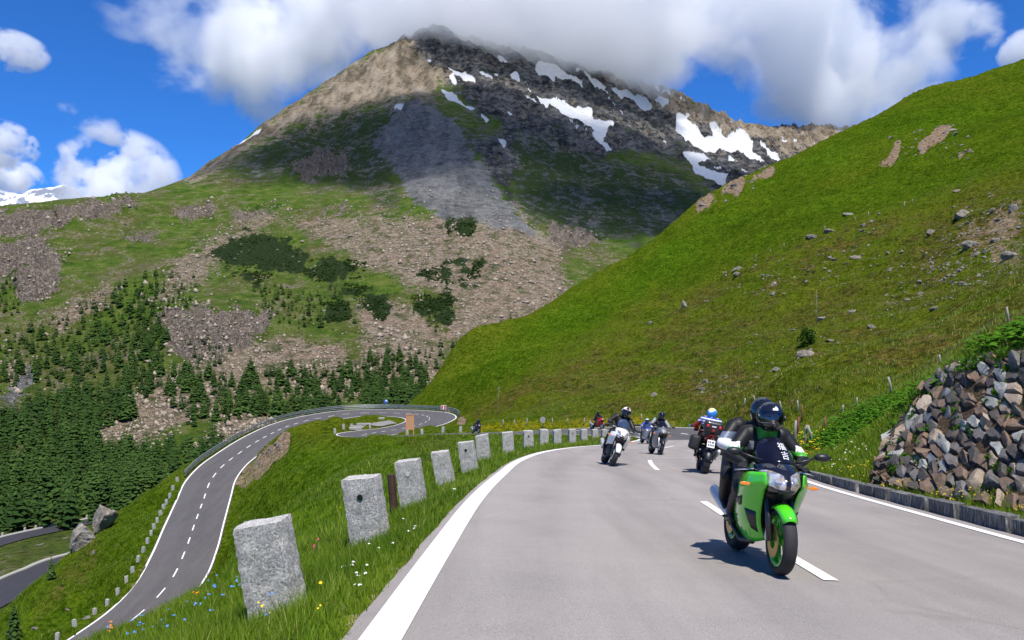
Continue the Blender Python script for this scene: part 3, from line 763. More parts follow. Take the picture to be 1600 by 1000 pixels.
grass = k.mix(k.math('MULTIPLY', k.ramp(nm, [(0.56, 0.0), (0.66, 0.8)]), k.ramp(nb, [(0.38, 0.0), (0.55, 1.0)])), grass, bare)
def crisp2(): return k.math('ADD', k.math('MULTIPLY', k.ramp(nm, [(0.40, 0.0), (0.58, 1.0)]), 0.5), k.math('MULTIPLY', k.ramp(streak, [(0.40, 0.0), (0.60, 1.0)]), 0.5))
beige = k.ramp(streak, [(0.32, (0.150, 0.120, 0.080)), (0.5, (0.310, 0.250, 0.180)), (0.7, (0.46, 0.39, 0.30))])
beige = k.mix(k.math('MULTIPLY', k.ramp(crisp2(), [(0.25, 0.75), (0.5, 0.0)]), 1.0), beige, (0.115, 0.095, 0.065))
beige = k.mix(k.ramp(nm, [(0.58, 0.0), (0.72, 0.7)]), beige, (0.075, 0.085, 0.028))
rub = k.mix(0.55, k.ramp(bl, [(0.0, (0.110, 0.092, 0.074)), (0.5, (0.240, 0.200, 0.165)), (1.0, (0.42, 0.37, 0.32))]), k.ramp(blocks2, [(0.0, (0.090, 0.075, 0.060)), (1.0, (0.40, 0.345, 0.29))]))
rub = k.mix(k.ramp(nb, [(0.5, 0.0), (0.68, 0.35)]), rub, (0.30, 0.20, 0.175))
rub = k.mix(1.0, rub, (1.28, 1.18, 1.00), 'MULTIPLY')
rub = k.mix(k.ramp(nm, [(0.51, 0.0), (0.62, 0.85)]), rub, (0.085, 0.105, 0.024))
grey = k.mix(0.35, k.ramp(crisp2(), [(0.1, (0.075, 0.080, 0.085)), (0.9, (0.300, 0.298, 0.290))]), k.ramp(bl, [(0.0, (0.09, 0.09, 0.09)), (1.0, (0.29, 0.285, 0.275))]))
strata = k.noise(k.scale(pos, 0.10, 0.10, 1.0), 0.055, 5, 0.7)
crisp = k.math('ADD', k.math('MULTIPLY', k.ramp(nm, [(0.40, 0.0), (0.58, 1.0)]), 0.45), k.math('ADD', k.math('MULTIPLY', k.ramp(strata, [(0.42, 0.0), (0.58, 1.0)]), 0.25), k.math('MULTIPLY', k.ramp(streak, [(0.40, 0.0), (0.60, 1.0)]), 0.30)))
rock = k.ramp(crisp, [(0.15, (0.020, 0.022, 0.027)), (0.5, (0.068, 0.070, 0.076)), (0.9, (0.205, 0.202, 0.200))])  # cooler and darker than plain rock: stands in for cloud shadow on the face
rock = k.mix(k.ramp(nm, [(0.55, 0.0), (0.70, 0.5)]), rock, (0.070, 0.072, 0.030))
cliffc = k.mix(k.ramp(edge, [(0.0, 1.0), (0.05, 0.0)]), k.mix(0.5, k.ramp(bl, [(0.0, (0.12, 0.105, 0.095)), (1.0, (0.36, 0.31, 0.27))]), k.ramp(nf, [(0.32, (0.05, 0.048, 0.045)), (0.6, (0.28, 0.24, 0.215)), (0.8, (0.38, 0.34, 0.31))])), (0.03, 0.028, 0.026))
dgr = k.mix(k.ramp(k.mix(0.5, nm, streak), [(0.46, 0.0), (0.60, 0.85)]), k.ramp(nf, [(0.3, (0.028, 0.058, 0.014)), (0.7, (0.070, 0.110, 0.022))]), rock)  # cloud shadow on these slopes put into the colour as darker grass
shr = k.ramp(nf, [(0.32, (0.010, 0.022, 0.008)), (0.7, (0.045, 0.075, 0.018))])
snow = k.ramp(nm, [(0.25, (0.60, 0.61, 0.62)), (0.5, (0.80, 0.81, 0.82))])
nzz = k.math('ADD', k.math('MULTIPLY', nf, 0.34), k.math('ADD', k.math('MULTIPLY', nm, 0.38), k.math('MULTIPLY', nb, 0.28)))
def cut(mask, lo=0.35, hi=0.65):
    return k.ramp(k.math('ADD', mask, k.math('MULTIPLY', k.math('SUBTRACT', nzz, 0.5), 5.5)), [(lo, 0.0), (hi, 1.0)])
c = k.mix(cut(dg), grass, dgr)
c = k.mix(cut(rk), c, rock)
c = k.mix(cut(be, .15, .45), c, beige)
c = k.mix(cut(ru), c, rub)
c = k.mix(cut(gr, .4, .6), c, grey)
cliffc = k.mix(1.0, cliffc, (1.16, 1.10, 1.02), 'MULTIPLY')
c = k.mix(cut(cl, .4, .6), c, cliffc)
c = k.mix(cut(sh, .45, .55), c, shr)
thin = k.noise(k.scale(pos, 1.0, 0.30, 0.30), 0.017, 5, 0.6)
extra = k.math('MULTIPLY', k.ramp(thin, [(0.655, 0.0), (0.675, 1.0)]), k.ramp(rk, [(0.75, 0.0), (0.95, 1.0)]))
sn2 = k.math('MAXIMUM', sn, k.math('MULTIPLY', extra, 0.9))
c = k.mix(k.ramp(k.math('ADD', sn2, k.math('MULTIPLY', k.math('SUBTRACT', nf, 0.5), 0.7)), [(0.45, 0.0), (0.55, 1.0)]), c, snow)
hh = k.math('ADD', k.math('MULTIPLY', nm, 4.0), k.math('ADD', k.math('MULTIPLY', nf, 2.2), k.math('MULTIPLY', k.math('MULTIPLY', bl, 1.6), k.math('ADD', ru, k.math('ADD', cl, gr), clamp=True))))
dark = k.math('MULTIPLY', k.ramp(nf, [(0.36, 0.7), (0.47, 0.0)]), k.math('SUBTRACT', 1.0, sn))
c = k.mix(dark, c, k.mix(1.0, c, (0.42, 0.44, 0.38), 'MULTIPLY'))
stones = k.math('MULTIPLY', k.ramp(k.sep(k.vor(pos, 0.16, out='Color'))[1], [(0.90, 0.0), (0.94, 1.0)]), k.ramp(k.vor(pos, 0.16), [(0.22, 0.8), (0.34, 0.0)]))
c = k.mix(k.math('MULTIPLY', stones, k.ramp(nb, [(0.40, 0.0), (0.55, 1.0)])), c, (0.40, 0.37, 0.32))
M_MTN = k.bsdf(c, 0.95, 0, k.bump(hh, 1.0, 3.2), 0.08)
mtn = link('mountain', mtn_me, M_MTN, smooth=True)
tag(mtn, 'tall rocky mountain with scree, pasture and snow patches', kind='structure')

def far_sample(px, py_guess=None):
    pass
_fzg = fz.reshape(FM_U, FM_V)
def far_h(x, y):
    """height of the mountain mesh (bilinear in its own grid)"""
    u = (np.asarray(x) / y - _fu[0]) / (_fu[1] - _fu[0])
    v = (np.log(y) - math.log(200.0)) / ((math.log(4000.0) - math.log(200.0)) / (FM_V - 1))
    i = np.clip(np.floor(u).astype(int), 0, FM_U - 2); j = np.clip(np.floor(v).astype(int), 0, FM_V - 2)
    a = u - i; b = v - j
    return (_fzg[i, j] * (1 - a) * (1 - b) + _fzg[i + 1, j] * a * (1 - b) + _fzg[i, j + 1] * (1 - a) * b + _fzg[i + 1, j + 1] * a * b)

# the snow-covered range far down the valley on the left
_nx, _ny = 150, 50
sx = np.linspace(-9500, -5200, _nx)[:, None] + np.zeros((1, _ny)); sy = np.linspace(10200, 12600, _ny)[None] + np.zeros((_nx, 1))
_crest = np.interp(sx[:, 0], [-9500, -8200, -7100, -6700, -6300, -6050, -5900, -5700, -5200], [1900, 1950, 1985, 1940, 2000, 2040, 1960, 1750, 1300])[:, None]
sz = _crest - np.abs(sy - 11300) * 0.62 + 120 * fbm(sx / 700, sy / 700, 5, 15, 0.55, True) - 60 + 30 * fbm(sx / 160, sy / 160, 3, 18, .6, True)
sme = npmesh('snowy_range', np.stack([sx, sy, sz], -1).reshape(-1, 3), grid_quads(_nx, _ny))
k = NT('glacier_and_rock')
p = k.pos(); nn = k.noise(p, 0.0035, 6, 0.65)
nz = k.sep(k.n('ShaderNodeNewGeometry').outputs['Normal'])[2]
M_SNOWR = k.bsdf(k.mix(k.ramp(k.math('ADD', nn, k.math('MULTIPLY', nz, 0.55)), [(0.93, 0.0), (0.98, 1.0)]), (0.20, 0.22, 0.27), (0.82, 0.83, 0.85)), 0.8, 0, k.bump(nn, 0.6, 40), 0.1)
tag(link('snowy_range', sme, M_SNOWR, smooth=True), 'distant snow-covered mountain range beyond the left ridge', kind='structure')

# blocks lying on the rubble slopes and below the cliffs: too many and too small to pick apart
rb_ = np.random.default_rng(5)
wt = np.clip(m_rub + 0.8 * m_cliff + 0.25 * m_grey + 0.10 * m_beige + 0.012, 0, 1) * (_px > -40) * (_px < 1250) * (_py > 300) * (_py < 720) * (fy > 380) * (1 - m_shrub)
wt = wt / wt.sum()
ii = rb_.choice(len(wt), 9000, p=wt)
oc = np.array([(1, 0, 0), (-1, 0, 0), (0, 1, 0), (0, -1, 0), (0, 0, .8), (0, 0, -.8)])
nB = len(ii); size = rb_.gamma(1.6, 0.55, nB) * (fy[ii] / 900) ** .5 + .4
ang = rb_.uniform(0, 6.28, nB); sc = rb_.uniform(.5, 1.3, (nB, 6, 1)) * size[:, None, None]
bv = oc[None] * sc + rb_.normal(0, .12, (nB, 6, 3)) * size[:, None, None]
ca_, sa_ = np.cos(ang)[:, None], np.sin(ang)[:, None]
bv = np.stack([bv[..., 0] * ca_ - bv[..., 1] * sa_, bv[..., 0] * sa_ + bv[..., 1] * ca_, bv[..., 2]], -1)
jx = fx[ii] + rb_.normal(0, 1.2, nB); jy = fy[ii] + rb_.normal(0, 2.0, nB)
bv += np.stack([jx, jy, far_h(jx, jy) + .1 * size], 1)[:, None, :]
bf = np.array([(0, 2, 4), (2, 1, 4), (1, 3, 4), (3, 0, 4), (2, 0, 5), (1, 2, 5), (3, 1, 5), (0, 3, 5)])
k = NT('rubble_block'); p = k.pos()
M_BLOCK = k.bsdf(k.mix(k.sep(k.vor(p, 0.35, out='Color'))[0], k.ramp(k.noise(p, 0.5, 4, .7), [(0.3, (0.13, 0.105, 0.075)), (0.7, (0.34, 0.28, 0.21))]), (0.36, 0.30, 0.235)), 0.95, 0, None, .1)
tag(link('rubble_blocks', npmesh('rubble_blocks', bv.reshape(-1, 3), tris=(bf[None] + 6 * np.arange(nB)[:, None, None]).reshape(-1, 3)), M_BLOCK), 'broken blocks strewn over the rubble slopes of the mountain', kind='stuff')
# ------------------------------------------------------------------ clouds: bodies of thin vapour, lit by the sun and the sky
def cloud_mat(name, dens, nscale, thr, soft, stretch=(1, 1, 1), detail=5, amp=4.0, edge=0.9):
    k = NT(name)
    tc = k.n('ShaderNodeTexCoord').outputs['Object']
    pos = k.pos()
    ln = k.n('ShaderNodeVectorMath', operation='LENGTH'); k.set(ln.inputs[0], tc)
    r = ln.outputs['Value']
    nz = k.noise(k.scale(pos, *stretch), nscale, detail, 0.58, dist=0.25)
    body = k.math('SUBTRACT', 1.0, k.math('POWER', r, 1.6))
    big = k.noise(pos, nscale * 0.4, 2, 0.5, dist=0.6)
    nn = k.math('ADD', k.math('MULTIPLY', nz, amp), k.math('MULTIPLY', big, amp * 0.9))
    v = k.math('ADD', k.math('MULTIPLY', body, edge), k.math('SUBTRACT', nn, 0.95 * amp + thr))
    d = k.math('MULTIPLY', k.math('DIVIDE', v, soft, clamp=True), dens)
    lim = k.math('MULTIPLY', d, k.ramp(r, [(0.85, 1.0), (1.0, 0.0)]))
    vol = k.n('ShaderNodeVolumeScatter')
    vol.inputs['Color'].default_value = (0.999, 0.999, 0.999, 1)
    vol.inputs['Anisotropy'].default_value = 0.0
    k.set(vol.inputs['Density'], lim)
    k.t.links.new(vol.outputs[0], k.out.inputs['Volume'])
    return k.m

_ico = None
def cloud(cx, cy_, d, rx, ry, rz, mat, label, name='cloud', group=None, roll=0.0):
    """centre at photo pixel (cx, cy_) d metres ahead; radii in metres"""
    global _ico
    if _ico is None:
        bm = bmesh.new(); bmesh.ops.create_icosphere(bm, subdivisions=3, radius=1.03)
        _ico = bpy.data.meshes.new('cloud'); bm.to_mesh(_ico); bm.free()
    me = _ico.copy(); me.materials.append(mat)
    o = bpy.data.objects.new(name, me); COL.objects.link(o)
    o.location = P(cx, cy_, d); o.scale = (rx, ry, rz); o.rotation_euler = (0, roll, 0)
    tag(o, label, 'cloud', group, 'stuff')
    return o
def px2m(px, d): return px / FPX * d
CM_BANK = cloud_mat('cloud_bank', 0.0058, 0.0038, 0.30, 0.55, detail=9, amp=9.0, edge=1.65)
CM_PUFF = cloud_mat('cloud_puff', 0.0070, 0.0048, 0.38, 0.6, detail=9, amp=9.0, edge=1.5)
CM_WISP = cloud_mat('cloud_wisp', 0.0060, 0.0042, 0.50, 1.2, (1, 1, 1.3), detail=9, amp=9.5, edge=1.3)
CM_DECK = cloud_mat('cloud_deck', 0.0075, 0.0026, -0.25, 0.8, detail=5, amp=6.0, edge=1.6)
CM_SMALL = cloud_mat('small_cloud', 0.0085, 0.0105, 0.42, 0.7, detail=7, amp=9.0, edge=1.5)
cloud(885, 18, 2420, px2m(330, 2420), 520, px2m(132, 2420), CM_BANK, 'grey-white cloud bank wrapped round the mountain summit')
cloud(1285, 45, 3300, px2m(230, 3300), 560, px2m(200, 3300), CM_BANK, 'large bright cumulus cloud to the right of the summit')
cloud(1000, 95, 2500, px2m(150, 2500), 320, px2m(66, 2500), CM_PUFF, 'thin mist trailing over the right-hand summit ridge')
cloud(560, 0, 3000, px2m(230, 3000), 460, px2m(110, 3000), CM_PUFF, 'white cloud left of the hidden summit at the top edge')
cloud(330, 40, 3100, px2m(180, 3100), 420, px2m(120, 3100), CM_WISP, 'loose ragged white cloud in the blue left of the summit')
cloud(440, 95, 3100, px2m(130, 3100), 360, px2m(110, 3100), CM_PUFF, 'white cloud tail just left of the upper ridge')
cloud(14, 80, 5000, px2m(60, 5000), 240, px2m(32, 5000), CM_SMALL, 'small white cloud at the upper left edge')
cloud(2, 228, 6500, px2m(52, 6500), 330, px2m(42, 6500), CM_SMALL, 'small puffy cloud at the left edge above the snowy range')
cloud(180, 284, 7000, px2m(104, 7000), 480, px2m(86, 7000), CM_PUFF, 'white cumulus rising behind the left ridge')
cloud(-8, 272, 9800, px2m(66, 9800), 600, px2m(34, 9800), CM_PUFF, 'bright cloud resting on the distant snowy range')
cloud(152, 196, 6000, px2m(70, 6000), 200, px2m(24, 6000), CM_WISP, 'thin streak of cloud above the left cumulus', roll=0.45)
cloud(1605, 78, 5000, px2m(42, 5000), 200, px2m(36, 5000), CM_SMALL, 'small white cloud above the right-hand ridge')
cloud(1500, 40, 5000, px2m(70, 5000), 250, px2m(60, 5000), CM_WISP, 'faint wisp in the blue above the right-hand ridge')
# the bank goes on overhead, in front of the mountain, and shades its middle
def cloud_at(x, y, z, rx, ry, rz, mat, lab):
    return cloud(800 + x / y * FPX, HOR - (z - CAM_H) / y * FPX, y, rx, ry, rz, mat, lab)
cloud_at(110, 1290, 1180, 760, 480, 140, CM_DECK, 'cloud overhead in front of the mountain, shading its middle slopes')
cloud_at(440, 830, 1180, 330, 330, 120, CM_DECK, 'cloud overhead shading the gully right of the rubble knoll')
# ------------------------------------------------------------------ placing things on the ground
def hit(px, py, d0=5.0, d1=420.0, n=900):
    """where the sight line through a photo pixel first meets the near ground"""
    d = np.exp(np.linspace(math.log(d0), math.log(d1), n))
    x = (px - 800) / FPX * d; zr = CAM_H + (HOR - py) / FPX * d
    g = near_fast(x, d)
    below = np.where(g >= zr)[0]
    i = below[0] if len(below) else int(np.argmin(zr - g))
    return np.array([x[i], d[i], g[i]])

def ground(x, y): return float(near_fast(np.array([x]), np.array([y]))[0])

def fbm3(v, s, seed=0):
    return (fbm(v[:, 0] * s + 3.1, v[:, 1] * s + v[:, 2] * s * 0.7, 4, seed) + fbm(v[:, 2] * s, v[:, 0] * s * 0.8 - v[:, 1] * s * 0.6 + 7.7, 4, seed + 5)) * 0.7

def bm_mesh(name, bm):
    me = bpy.data.meshes.new(name); bm.to_mesh(me); bm.free(); return me

def box_mesh(name, sx, sy, sz, bevel=0.0, seg=2, base=False):
    bm = bmesh.new(); bmesh.ops.create_cube(bm, size=1.0)
    bmesh.ops.scale(bm, vec=(sx, sy, sz), verts=bm.verts)
    if base: bmesh.ops.translate(bm, vec=(0, 0, sz / 2), verts=bm.verts)
    if bevel: bmesh.ops.bevel(bm, geom=bm.edges[:], offset=bevel, segments=seg, affect='EDGES', profile=0.6)
    return bm_mesh(name, bm)

def tube_pts(pts, radii, seg=8, cap=True):
    """vertices and faces of a tube through points"""
    pts = [Vector(p) for p in pts]
    if isinstance(radii, (int, float)): radii = [radii] * len(pts)
    V, F = [], []
    up = Vector((0, 0, 1))
    prev = None
    for i, p in enumerate(pts):
        t = (pts[min(i + 1, len(pts) - 1)] - pts[max(i - 1, 0)]).normalized()
        if prev is None:
            a = t.cross(up)
            if a.length < 0.05: a = t.cross(Vector((1, 0, 0)))
            a.normalize()
        else:
            a = (prev - t * prev.dot(t)).normalized()
        prev = a
        b = t.cross(a)
        for s in range(seg):
            an = 2 * math.pi * s / seg
            V.append(p + (a * math.cos(an) + b * math.sin(an)) * radii[i])
    for i in range(len(pts) - 1):
        for s in range(seg):
            F.append((i * seg + s, i * seg + (s + 1) % seg, (i + 1) * seg + (s + 1) % seg, (i + 1) * seg + s))
    if cap:
        F.append(tuple(range(seg))[::-1]); F.append(tuple(range((len(pts) - 1) * seg, len(pts) * seg)))
    return V, F
def tube(name, pts, radii, mat, parent=None, seg=8, smooth=True):
    v, f = tube_pts(pts, radii, seg)
    return link(name, pymesh(name, v, f), mat, parent, smooth)

# ------------------------------------------------------------------ granite bollards
k = NT('granite')
o = k.obj()
sp = k.noise(o, 48, 3, 0.8); sp2 = k.vor(o, 62, out='Color'); bg = k.noise(o, 5, 4, 0.6)
c = k.mix(k.sep(sp2)[0], (0.19, 0.19, 0.195), (0.50, 0.50, 0.51))
c = k.mix(k.ramp(sp, [(0.38, 0.6), (0.48, 0.0)]), c, (0.10, 0.10, 0.105))
c = k.mix(k.ramp(bg, [(0.42, 0.0), (0.75, 0.35)]), c, (0.36, 0.345, 0.31))
lich = k.ramp(k.noise(o, 14, 4, 0.7), [(0.62, 0.0), (0.7, 0.5)])
c = k.mix(lich, c, (0.20, 0.20, 0.15))
c = k.mix(1.0, c, (1.30, 1.25, 1.15), 'MULTIPLY')
st_g = k.ramp(k.noise(k.scale(o, 1, 1, 0.25), 9, 5, 0.7), [(0.50, 0.0), (0.66, 0.45)])
c = k.mix(st_g, c, (0.17, 0.16, 0.135))
M_GRANITE = k.bsdf(c, 0.85, 0, k.bump(k.math('ADD', k.math('MULTIPLY', k.noise(o, 22, 5, 0.75), 1.0), k.math('MULTIPLY', sp, 0.25)), 0.6, 0.016), 0.25)
M_REFL_D = plain('dark_reflector', (0.02, 0.02, 0.022), 0.25, 0.2, 0.6)
M_REFL_L = plain('pale_reflector', (0.62, 0.60, 0.58), 0.3, 0.1, 0.6)
M_RUST = plain('rusty_steel', (0.085, 0.045, 0.032), 0.75, 0.3, 0.3, 0.5, 12, bump=0.4)

def bollard_mesh(seed, w=0.43, t=0.29, h=1.25, nx=13, ny=9, nz=34, rough=1.0):
    bm = bmesh.new()
    r = random.Random(seed)
    def face_grid(f, a, b):
        vs_ = [[bm.verts.new(f(i / (a - 1), j / (b - 1))) for j in range(b)] for i in range(a)]
        for i in range(a - 1):
            for j in range(b - 1):
                bm.faces.new((vs_[i][j], vs_[i + 1][j], vs_[i + 1][j + 1], vs_[i][j + 1]))
    face_grid(lambda u, v: ((u - .5) * w, -t / 2, v * h), nx, nz)
    face_grid(lambda u, v: ((.5 - u) * w, t / 2, v * h), nx, nz)
    face_grid(lambda u, v: (w / 2, (u - .5) * t, v * h), ny, nz)
    face_grid(lambda u, v: (-w / 2, (.5 - u) * t, v * h), ny, nz)
    face_grid(lambda u, v: ((u - .5) * w, (v - .5) * t, h), nx, ny)
    bmesh.ops.remove_doubles(bm, verts=bm.verts, dist=1e-4)
    co = np.array([v.co for v in bm.verts])
    # worn corners
    q = np.stack([np.abs(co[:, 0]) / (w / 2), np.abs(co[:, 1]) / (t / 2)], 1)
    cor = np.clip((q[:, 0] ** 10 + q[:, 1] ** 10) - 1, 0, 1) * 0.022
    co[:, :2] *= (1 - cor[:, None])
    topw = smoothstep(h - 0.035, h, co[:, 2])
    co[:, :2] *= (1 - 0.018 * topw[:, None])
    co[:, 2] += topw * (r.uniform(-.03, .05) * co[:, 0] / w + r.uniform(-.02, .02)) 
    edge = np.clip(q.max(1) ** 8, 0, 1)
    nn = fbm3(co + seed * 3.7, 9, seed % 50); n2 = fbm3(co + seed, 30, 7)
    dirv = co * np.array([1, 1, 0.12]); dirv[:, 2] = 0.1; dirv /= np.linalg.norm(dirv, axis=1)[:, None]
    co += dirv * ((0.020 * nn + 0.012 * n2) * rough * (0.6 + 0.9 * edge))[:, None]
    co[:, 0] *= 1.0 + 0.06 * (1 - co[:, 2] / h)
    for v, c_ in zip(bm.verts, co): v.co = c_
    bmesh.ops.recalc_face_normals(bm, faces=bm.faces)
    me = bm_mesh('bollard', bm)
    me.polygons.foreach_set('use_smooth', np.ones(len(me.polygons), bool))
    me.set_sharp_from_angle(angle=math.radians(38))
    return me

#        px    base  d     reflector  description
BOLL = [(437, 968, 7.2, None, 'nearest and largest granite bollard, plain rough face, beside the white edge line'),
        (580, 852, 10.4, 'd', 'second granite bollard with a round dark reflector near its top'),
        (648, 793, 15.2, 'l', 'third granite bollard with a pale round reflector, behind the brown stake'),
        (698, 758, 20.5, None, 'fourth granite bollard from the viewer, plain and leaning left'),
        (735, 737, 23.5, 'd', 'fifth granite bollard, rough-faced with a small dark reflector'),
        (757, 719, 28, None, 'sixth granite bollard, half hidden behind the fifth'),
        (795, 710, 32.5, None, 'seventh granite bollard from the viewer, standing alone, plain'),
        (826, 703, 37, 'd', 'eighth granite bollard from the viewer, with a dark dot'),
        (850, 698, 41.5, None, 'ninth granite bollard from the viewer'),
        (871, 695, 47, None, 'tenth granite bollard from the viewer, just before the white motorcycle'),
        (894, 692, 52, 'd', 'eleventh granite bollard with a small dark dot, left of the white motorcycle'),
        (912, 690, 57, None, 'twelfth granite bollard, small, left of the white motorcycle'),
        (929, 689, 61, None, 'thirteenth granite bollard, right beside the white rider'),
        (944, 688, 65, 'd', 'farthest granite bollard of the near row, partly behind the white rider')]
for i, (px, py, d, rf, lab) in enumerate(BOLL):
    x = (px - 800) / FPX * d
    z = ground(x, d)
    me = bollard_mesh(11 + i * 7)
    lean = math.radians([-10, -8, -8, -11, -9, -6, -4, -2, -1, -2, -1, 0, 1, 0][i])
    yaw = math.radians([-6, -10, -8, -3, -9, -4, 4, 6, 8, 9, 11, 14, 16, 18][i])
    top_z = CAM_H + (HOR - py) / FPX * d + 0.86
    root = empty('granite_bollard', (x, d, z), (math.radians(2), lean, yaw))
    link('stone', me, M_GRANITE, root).location = (0, 0, top_z - z - 1.25)
    if rf:
        bm = bmesh.new(); bmesh.ops.create_cone(bm, cap_ends=True, segments=20, radius1=0.040, radius2=0.036, depth=0.02, matrix=Matrix.Translation((0, 0, 0)) @ Matrix.Rotation(math.radians(90), 4, 'X'))
        rr = link('reflector', bm_mesh('reflector', bm), M_REFL_D if rf == 'd' else M_REFL_L, root)
        rr.location = (0.0, -0.144, top_z - z - 0.22)
    tag(root, lab, 'bollard', 'granite bollards along the near road')

# brown stake between the second and third bollard
_d = 12.9; _x = (621 - 800) / FPX * _d; _zt = CAM_H + (HOR - 741) / FPX * _d
bm = bmesh.new(); bmesh.ops.create_cone(bm, cap_ends=True, segments=10, radius1=0.062, radius2=0.055, depth=1.4, matrix=Matrix.Translation((0, 0, 0.7)))
for v in bm.verts: v.co.x *= 1 + 0.15 * math.sin(v.co.y * 90)
st_ = link('marker_stake', bm_mesh('marker_stake', bm), M_RUST, None, False)
st_.location = (_x, _d, _zt - 1.4); st_.rotation_euler = (0, math.radians(-4), 0)
tag(st_, 'rusty brown stake standing between two granite bollards', 'stake')

# small marker stones along the lower arm of the road
_bm_s = [bollard_mesh(300 + q, 0.34, 0.28, 0.85, 4, 4, 7, 1.5) for q in range(4)]
for m_ in _bm_s: m_.materials.append(M_GRANITE)
def marker(x, y, lab, group, hgt=0.62, q=0):
    o = bpy.data.objects.new('marker_stone', _bm_s[q % 4]); COL.objects.link(o)
    o.location = (x, y, ground(x, y) + hgt - 0.85); o.rotation_euler = (0, math.radians(random.uniform(-8, 4)), random.uniform(-.4, .4))
    tag(o, lab, 'marker stone', group)
_i0 = int(np.argmin(np.abs(RL[:, 1] - 125) + (RL[:, 0] > -40) * 1000)); _s0 = _sl[_i0]
for q in range(19):
    s = _s0 + q * 2.62
    if s > _sl[-1]: break
    i = int(np.searchsorted(_sl, s)); e = road_point(RL[i:i + 1], NL[i:i + 1], RL[i, 4] + 1.15)[0]
    marker(e[0], e[1], '%s small marker stone down the lower road, counting from the guard rail' % (['first'] + ORD[1:])[q], 'marker stones below the guard rail', 0.66, q)
for q, y in enumerate((128, 131.5, 135, 138.5, 142)):
    i = int(np.argmin(np.abs(RL[:, 1] - y) + (RL[:, 0] < -30) * 1000)); e = road_point(RL[i:i + 1], NL[i:i + 1], -RL[i, 3] - 1.0)[0]
    marker(e[0], e[1], '%s tiny marker stone beside the lay-by on the crest' % ORD[q], 'marker stones at the lay-by', 0.8, q)
for q, y in enumerate((103.5, 107, 110.5, 114)):
    i = int(np.argmin(np.abs(RL[:, 1] - y) + (RL[:, 0] < -30) * 1000)); e = road_point(RL[i:i + 1], NL[i:i + 1], RL[i, 4] + 0.9)[0]
    marker(e[0], e[1], '%s marker stone along the hillside road left of the far black motorcycle' % ORD[q], 'marker stones on the hillside road', 0.75, q)

# ------------------------------------------------------------------ guard rail round the hairpin
M_STEEL = plain('galvanised_steel', (0.30, 0.325, 0.32), 0.5, 0.6, 0.4, 0.2, 3)
M_DKSTEEL = plain('weathered_post', (0.10, 0.11, 0.11), 0.6, 0.4, 0.4, 0.2, 3)
_ia = int(np.argmin((RL[:, 0] + 16.2) ** 2 + (RL[:, 1] - 160) ** 2)); _ib = int(np.argmin(np.abs(RL[:, 1] - 126) + (RL[:, 0] > -40) * 1000))
rr_, nn_ = RL[_ia:_ib], NL[_ia:_ib]
_off = rr_[:, 4] + EDGE + 0.35
gr_root = empty('guard_rail', tuple(road_point(rr_[:1], nn_[:1], _off[:1])[0]))
tag(gr_root, 'long double steel guard rail around the outside of the hairpin', 'guard rail')
def rail_strip(name, prof):
    """prof: (sideways, height) pairs swept along the rail"""
    V = []
    for a, b in prof:
        p_ = road_point(rr_, nn_, _off + a); p_[:, 2] += b; V.append(p_)
    V = np.stack(V, 0)
    me = npmesh(name, V.reshape(-1, 3) - np.array(gr_root.location), grid_quads(len(prof), len(rr_)))
    return link(name, me, M_STEEL, gr_root, False)
_w1 = [(0, .80), (-.07, .76), (-.07, .71), (-.01, .66), (-.07, .61), (-.07, .56), (0, .52), (.03, .66), (0.03, .80), (0, .80)]
rail_strip('rail_beam', _w1)
rail_strip('lower_rail', [(0, .34), (-.06, .31), (-.06, .24), (0, .20), (.03, .27), (0, .34)])
rail_strip('top_rail', [(0.05, 1.06), (-.05, 1.04), (-.05, .97), (0.05, .95), (.08, 1.0), (0.05, 1.06)])
_pm = box_mesh('rail_post', 0.09, 0.12, 1.5, 0.01); _pm.materials.append(M_DKSTEEL)
_ss = np.r_[0, np.cumsum(np.linalg.norm(np.diff(rr_[:, :3], axis=0), axis=1))]
for s in np.arange(1, _ss[-1], 2.6):
    i = int(np.searchsorted(_ss, s)); e = road_point(rr_[i:i + 1], nn_[i:i + 1], _off[i] + 0.09)[0]
    p_ = bpy.data.objects.new('rail_post', _pm); COL.objects.link(p_); p_.parent = gr_root
    p_.location = (e[0] - gr_root.location.x, e[1] - gr_root.location.y, e[2] + 0.28 - gr_root.location.z); p_.rotation_euler = (0, 0, math.atan2(nn_[i, 1], nn_[i, 0]))

# ------------------------------------------------------------------ information board, tables, lay-by, signs
M_WOODO = plain('orange_wood', (0.52, 0.27, 0.13), 0.7, 0, 0.3, 0.15, 4, bump=0.2)
M_WOODG = plain('grey_wood', (0.30, 0.28, 0.25), 0.8, 0, 0.2, 0.35, 9, bump=0.5)
M_WOODR = plain('reddish_wood', (0.17, 0.075, 0.045), 0.8, 0, 0.2, 0.35, 9, bump=0.5)
M_CONC = plain('concrete', (0.34, 0.33, 0.30), 0.9, 0, 0.2, 0.2, 3, bump=0.3)
def add_box(parent, name, size, loc, mat, bev=0.01, rot=(0, 0, 0)):
    o = link(name, box_mesh(name, *size, bevel=bev), mat, parent); o.location = loc; o.rotation_euler = rot; return o
_d = 106.0; _x = (640.5 - 800) / FPX * _d; _z = ground(_x, _d)
ib = empty('information_board', (_x, _d, _z), (0, 0, math.radians(4)))
tag(ib, 'upright orange wooden information board on two legs on the grassy crest', 'board')
for s in (-1, 1): add_box(ib, 'leg', (0.13, 0.13, 2.85), (s * 0.46, 0, 1.35), M_WOODO)
for q in range(7): add_box(ib, 'board', (0.80, 0.06, 0.262), (0, -0.02, 1.05 + q * 0.268), M_WOODO, 0.008)
add_box(ib, 'top_rail', (1.12, 0.16, 0.09), (0, 0, 2.80), M_WOODO)
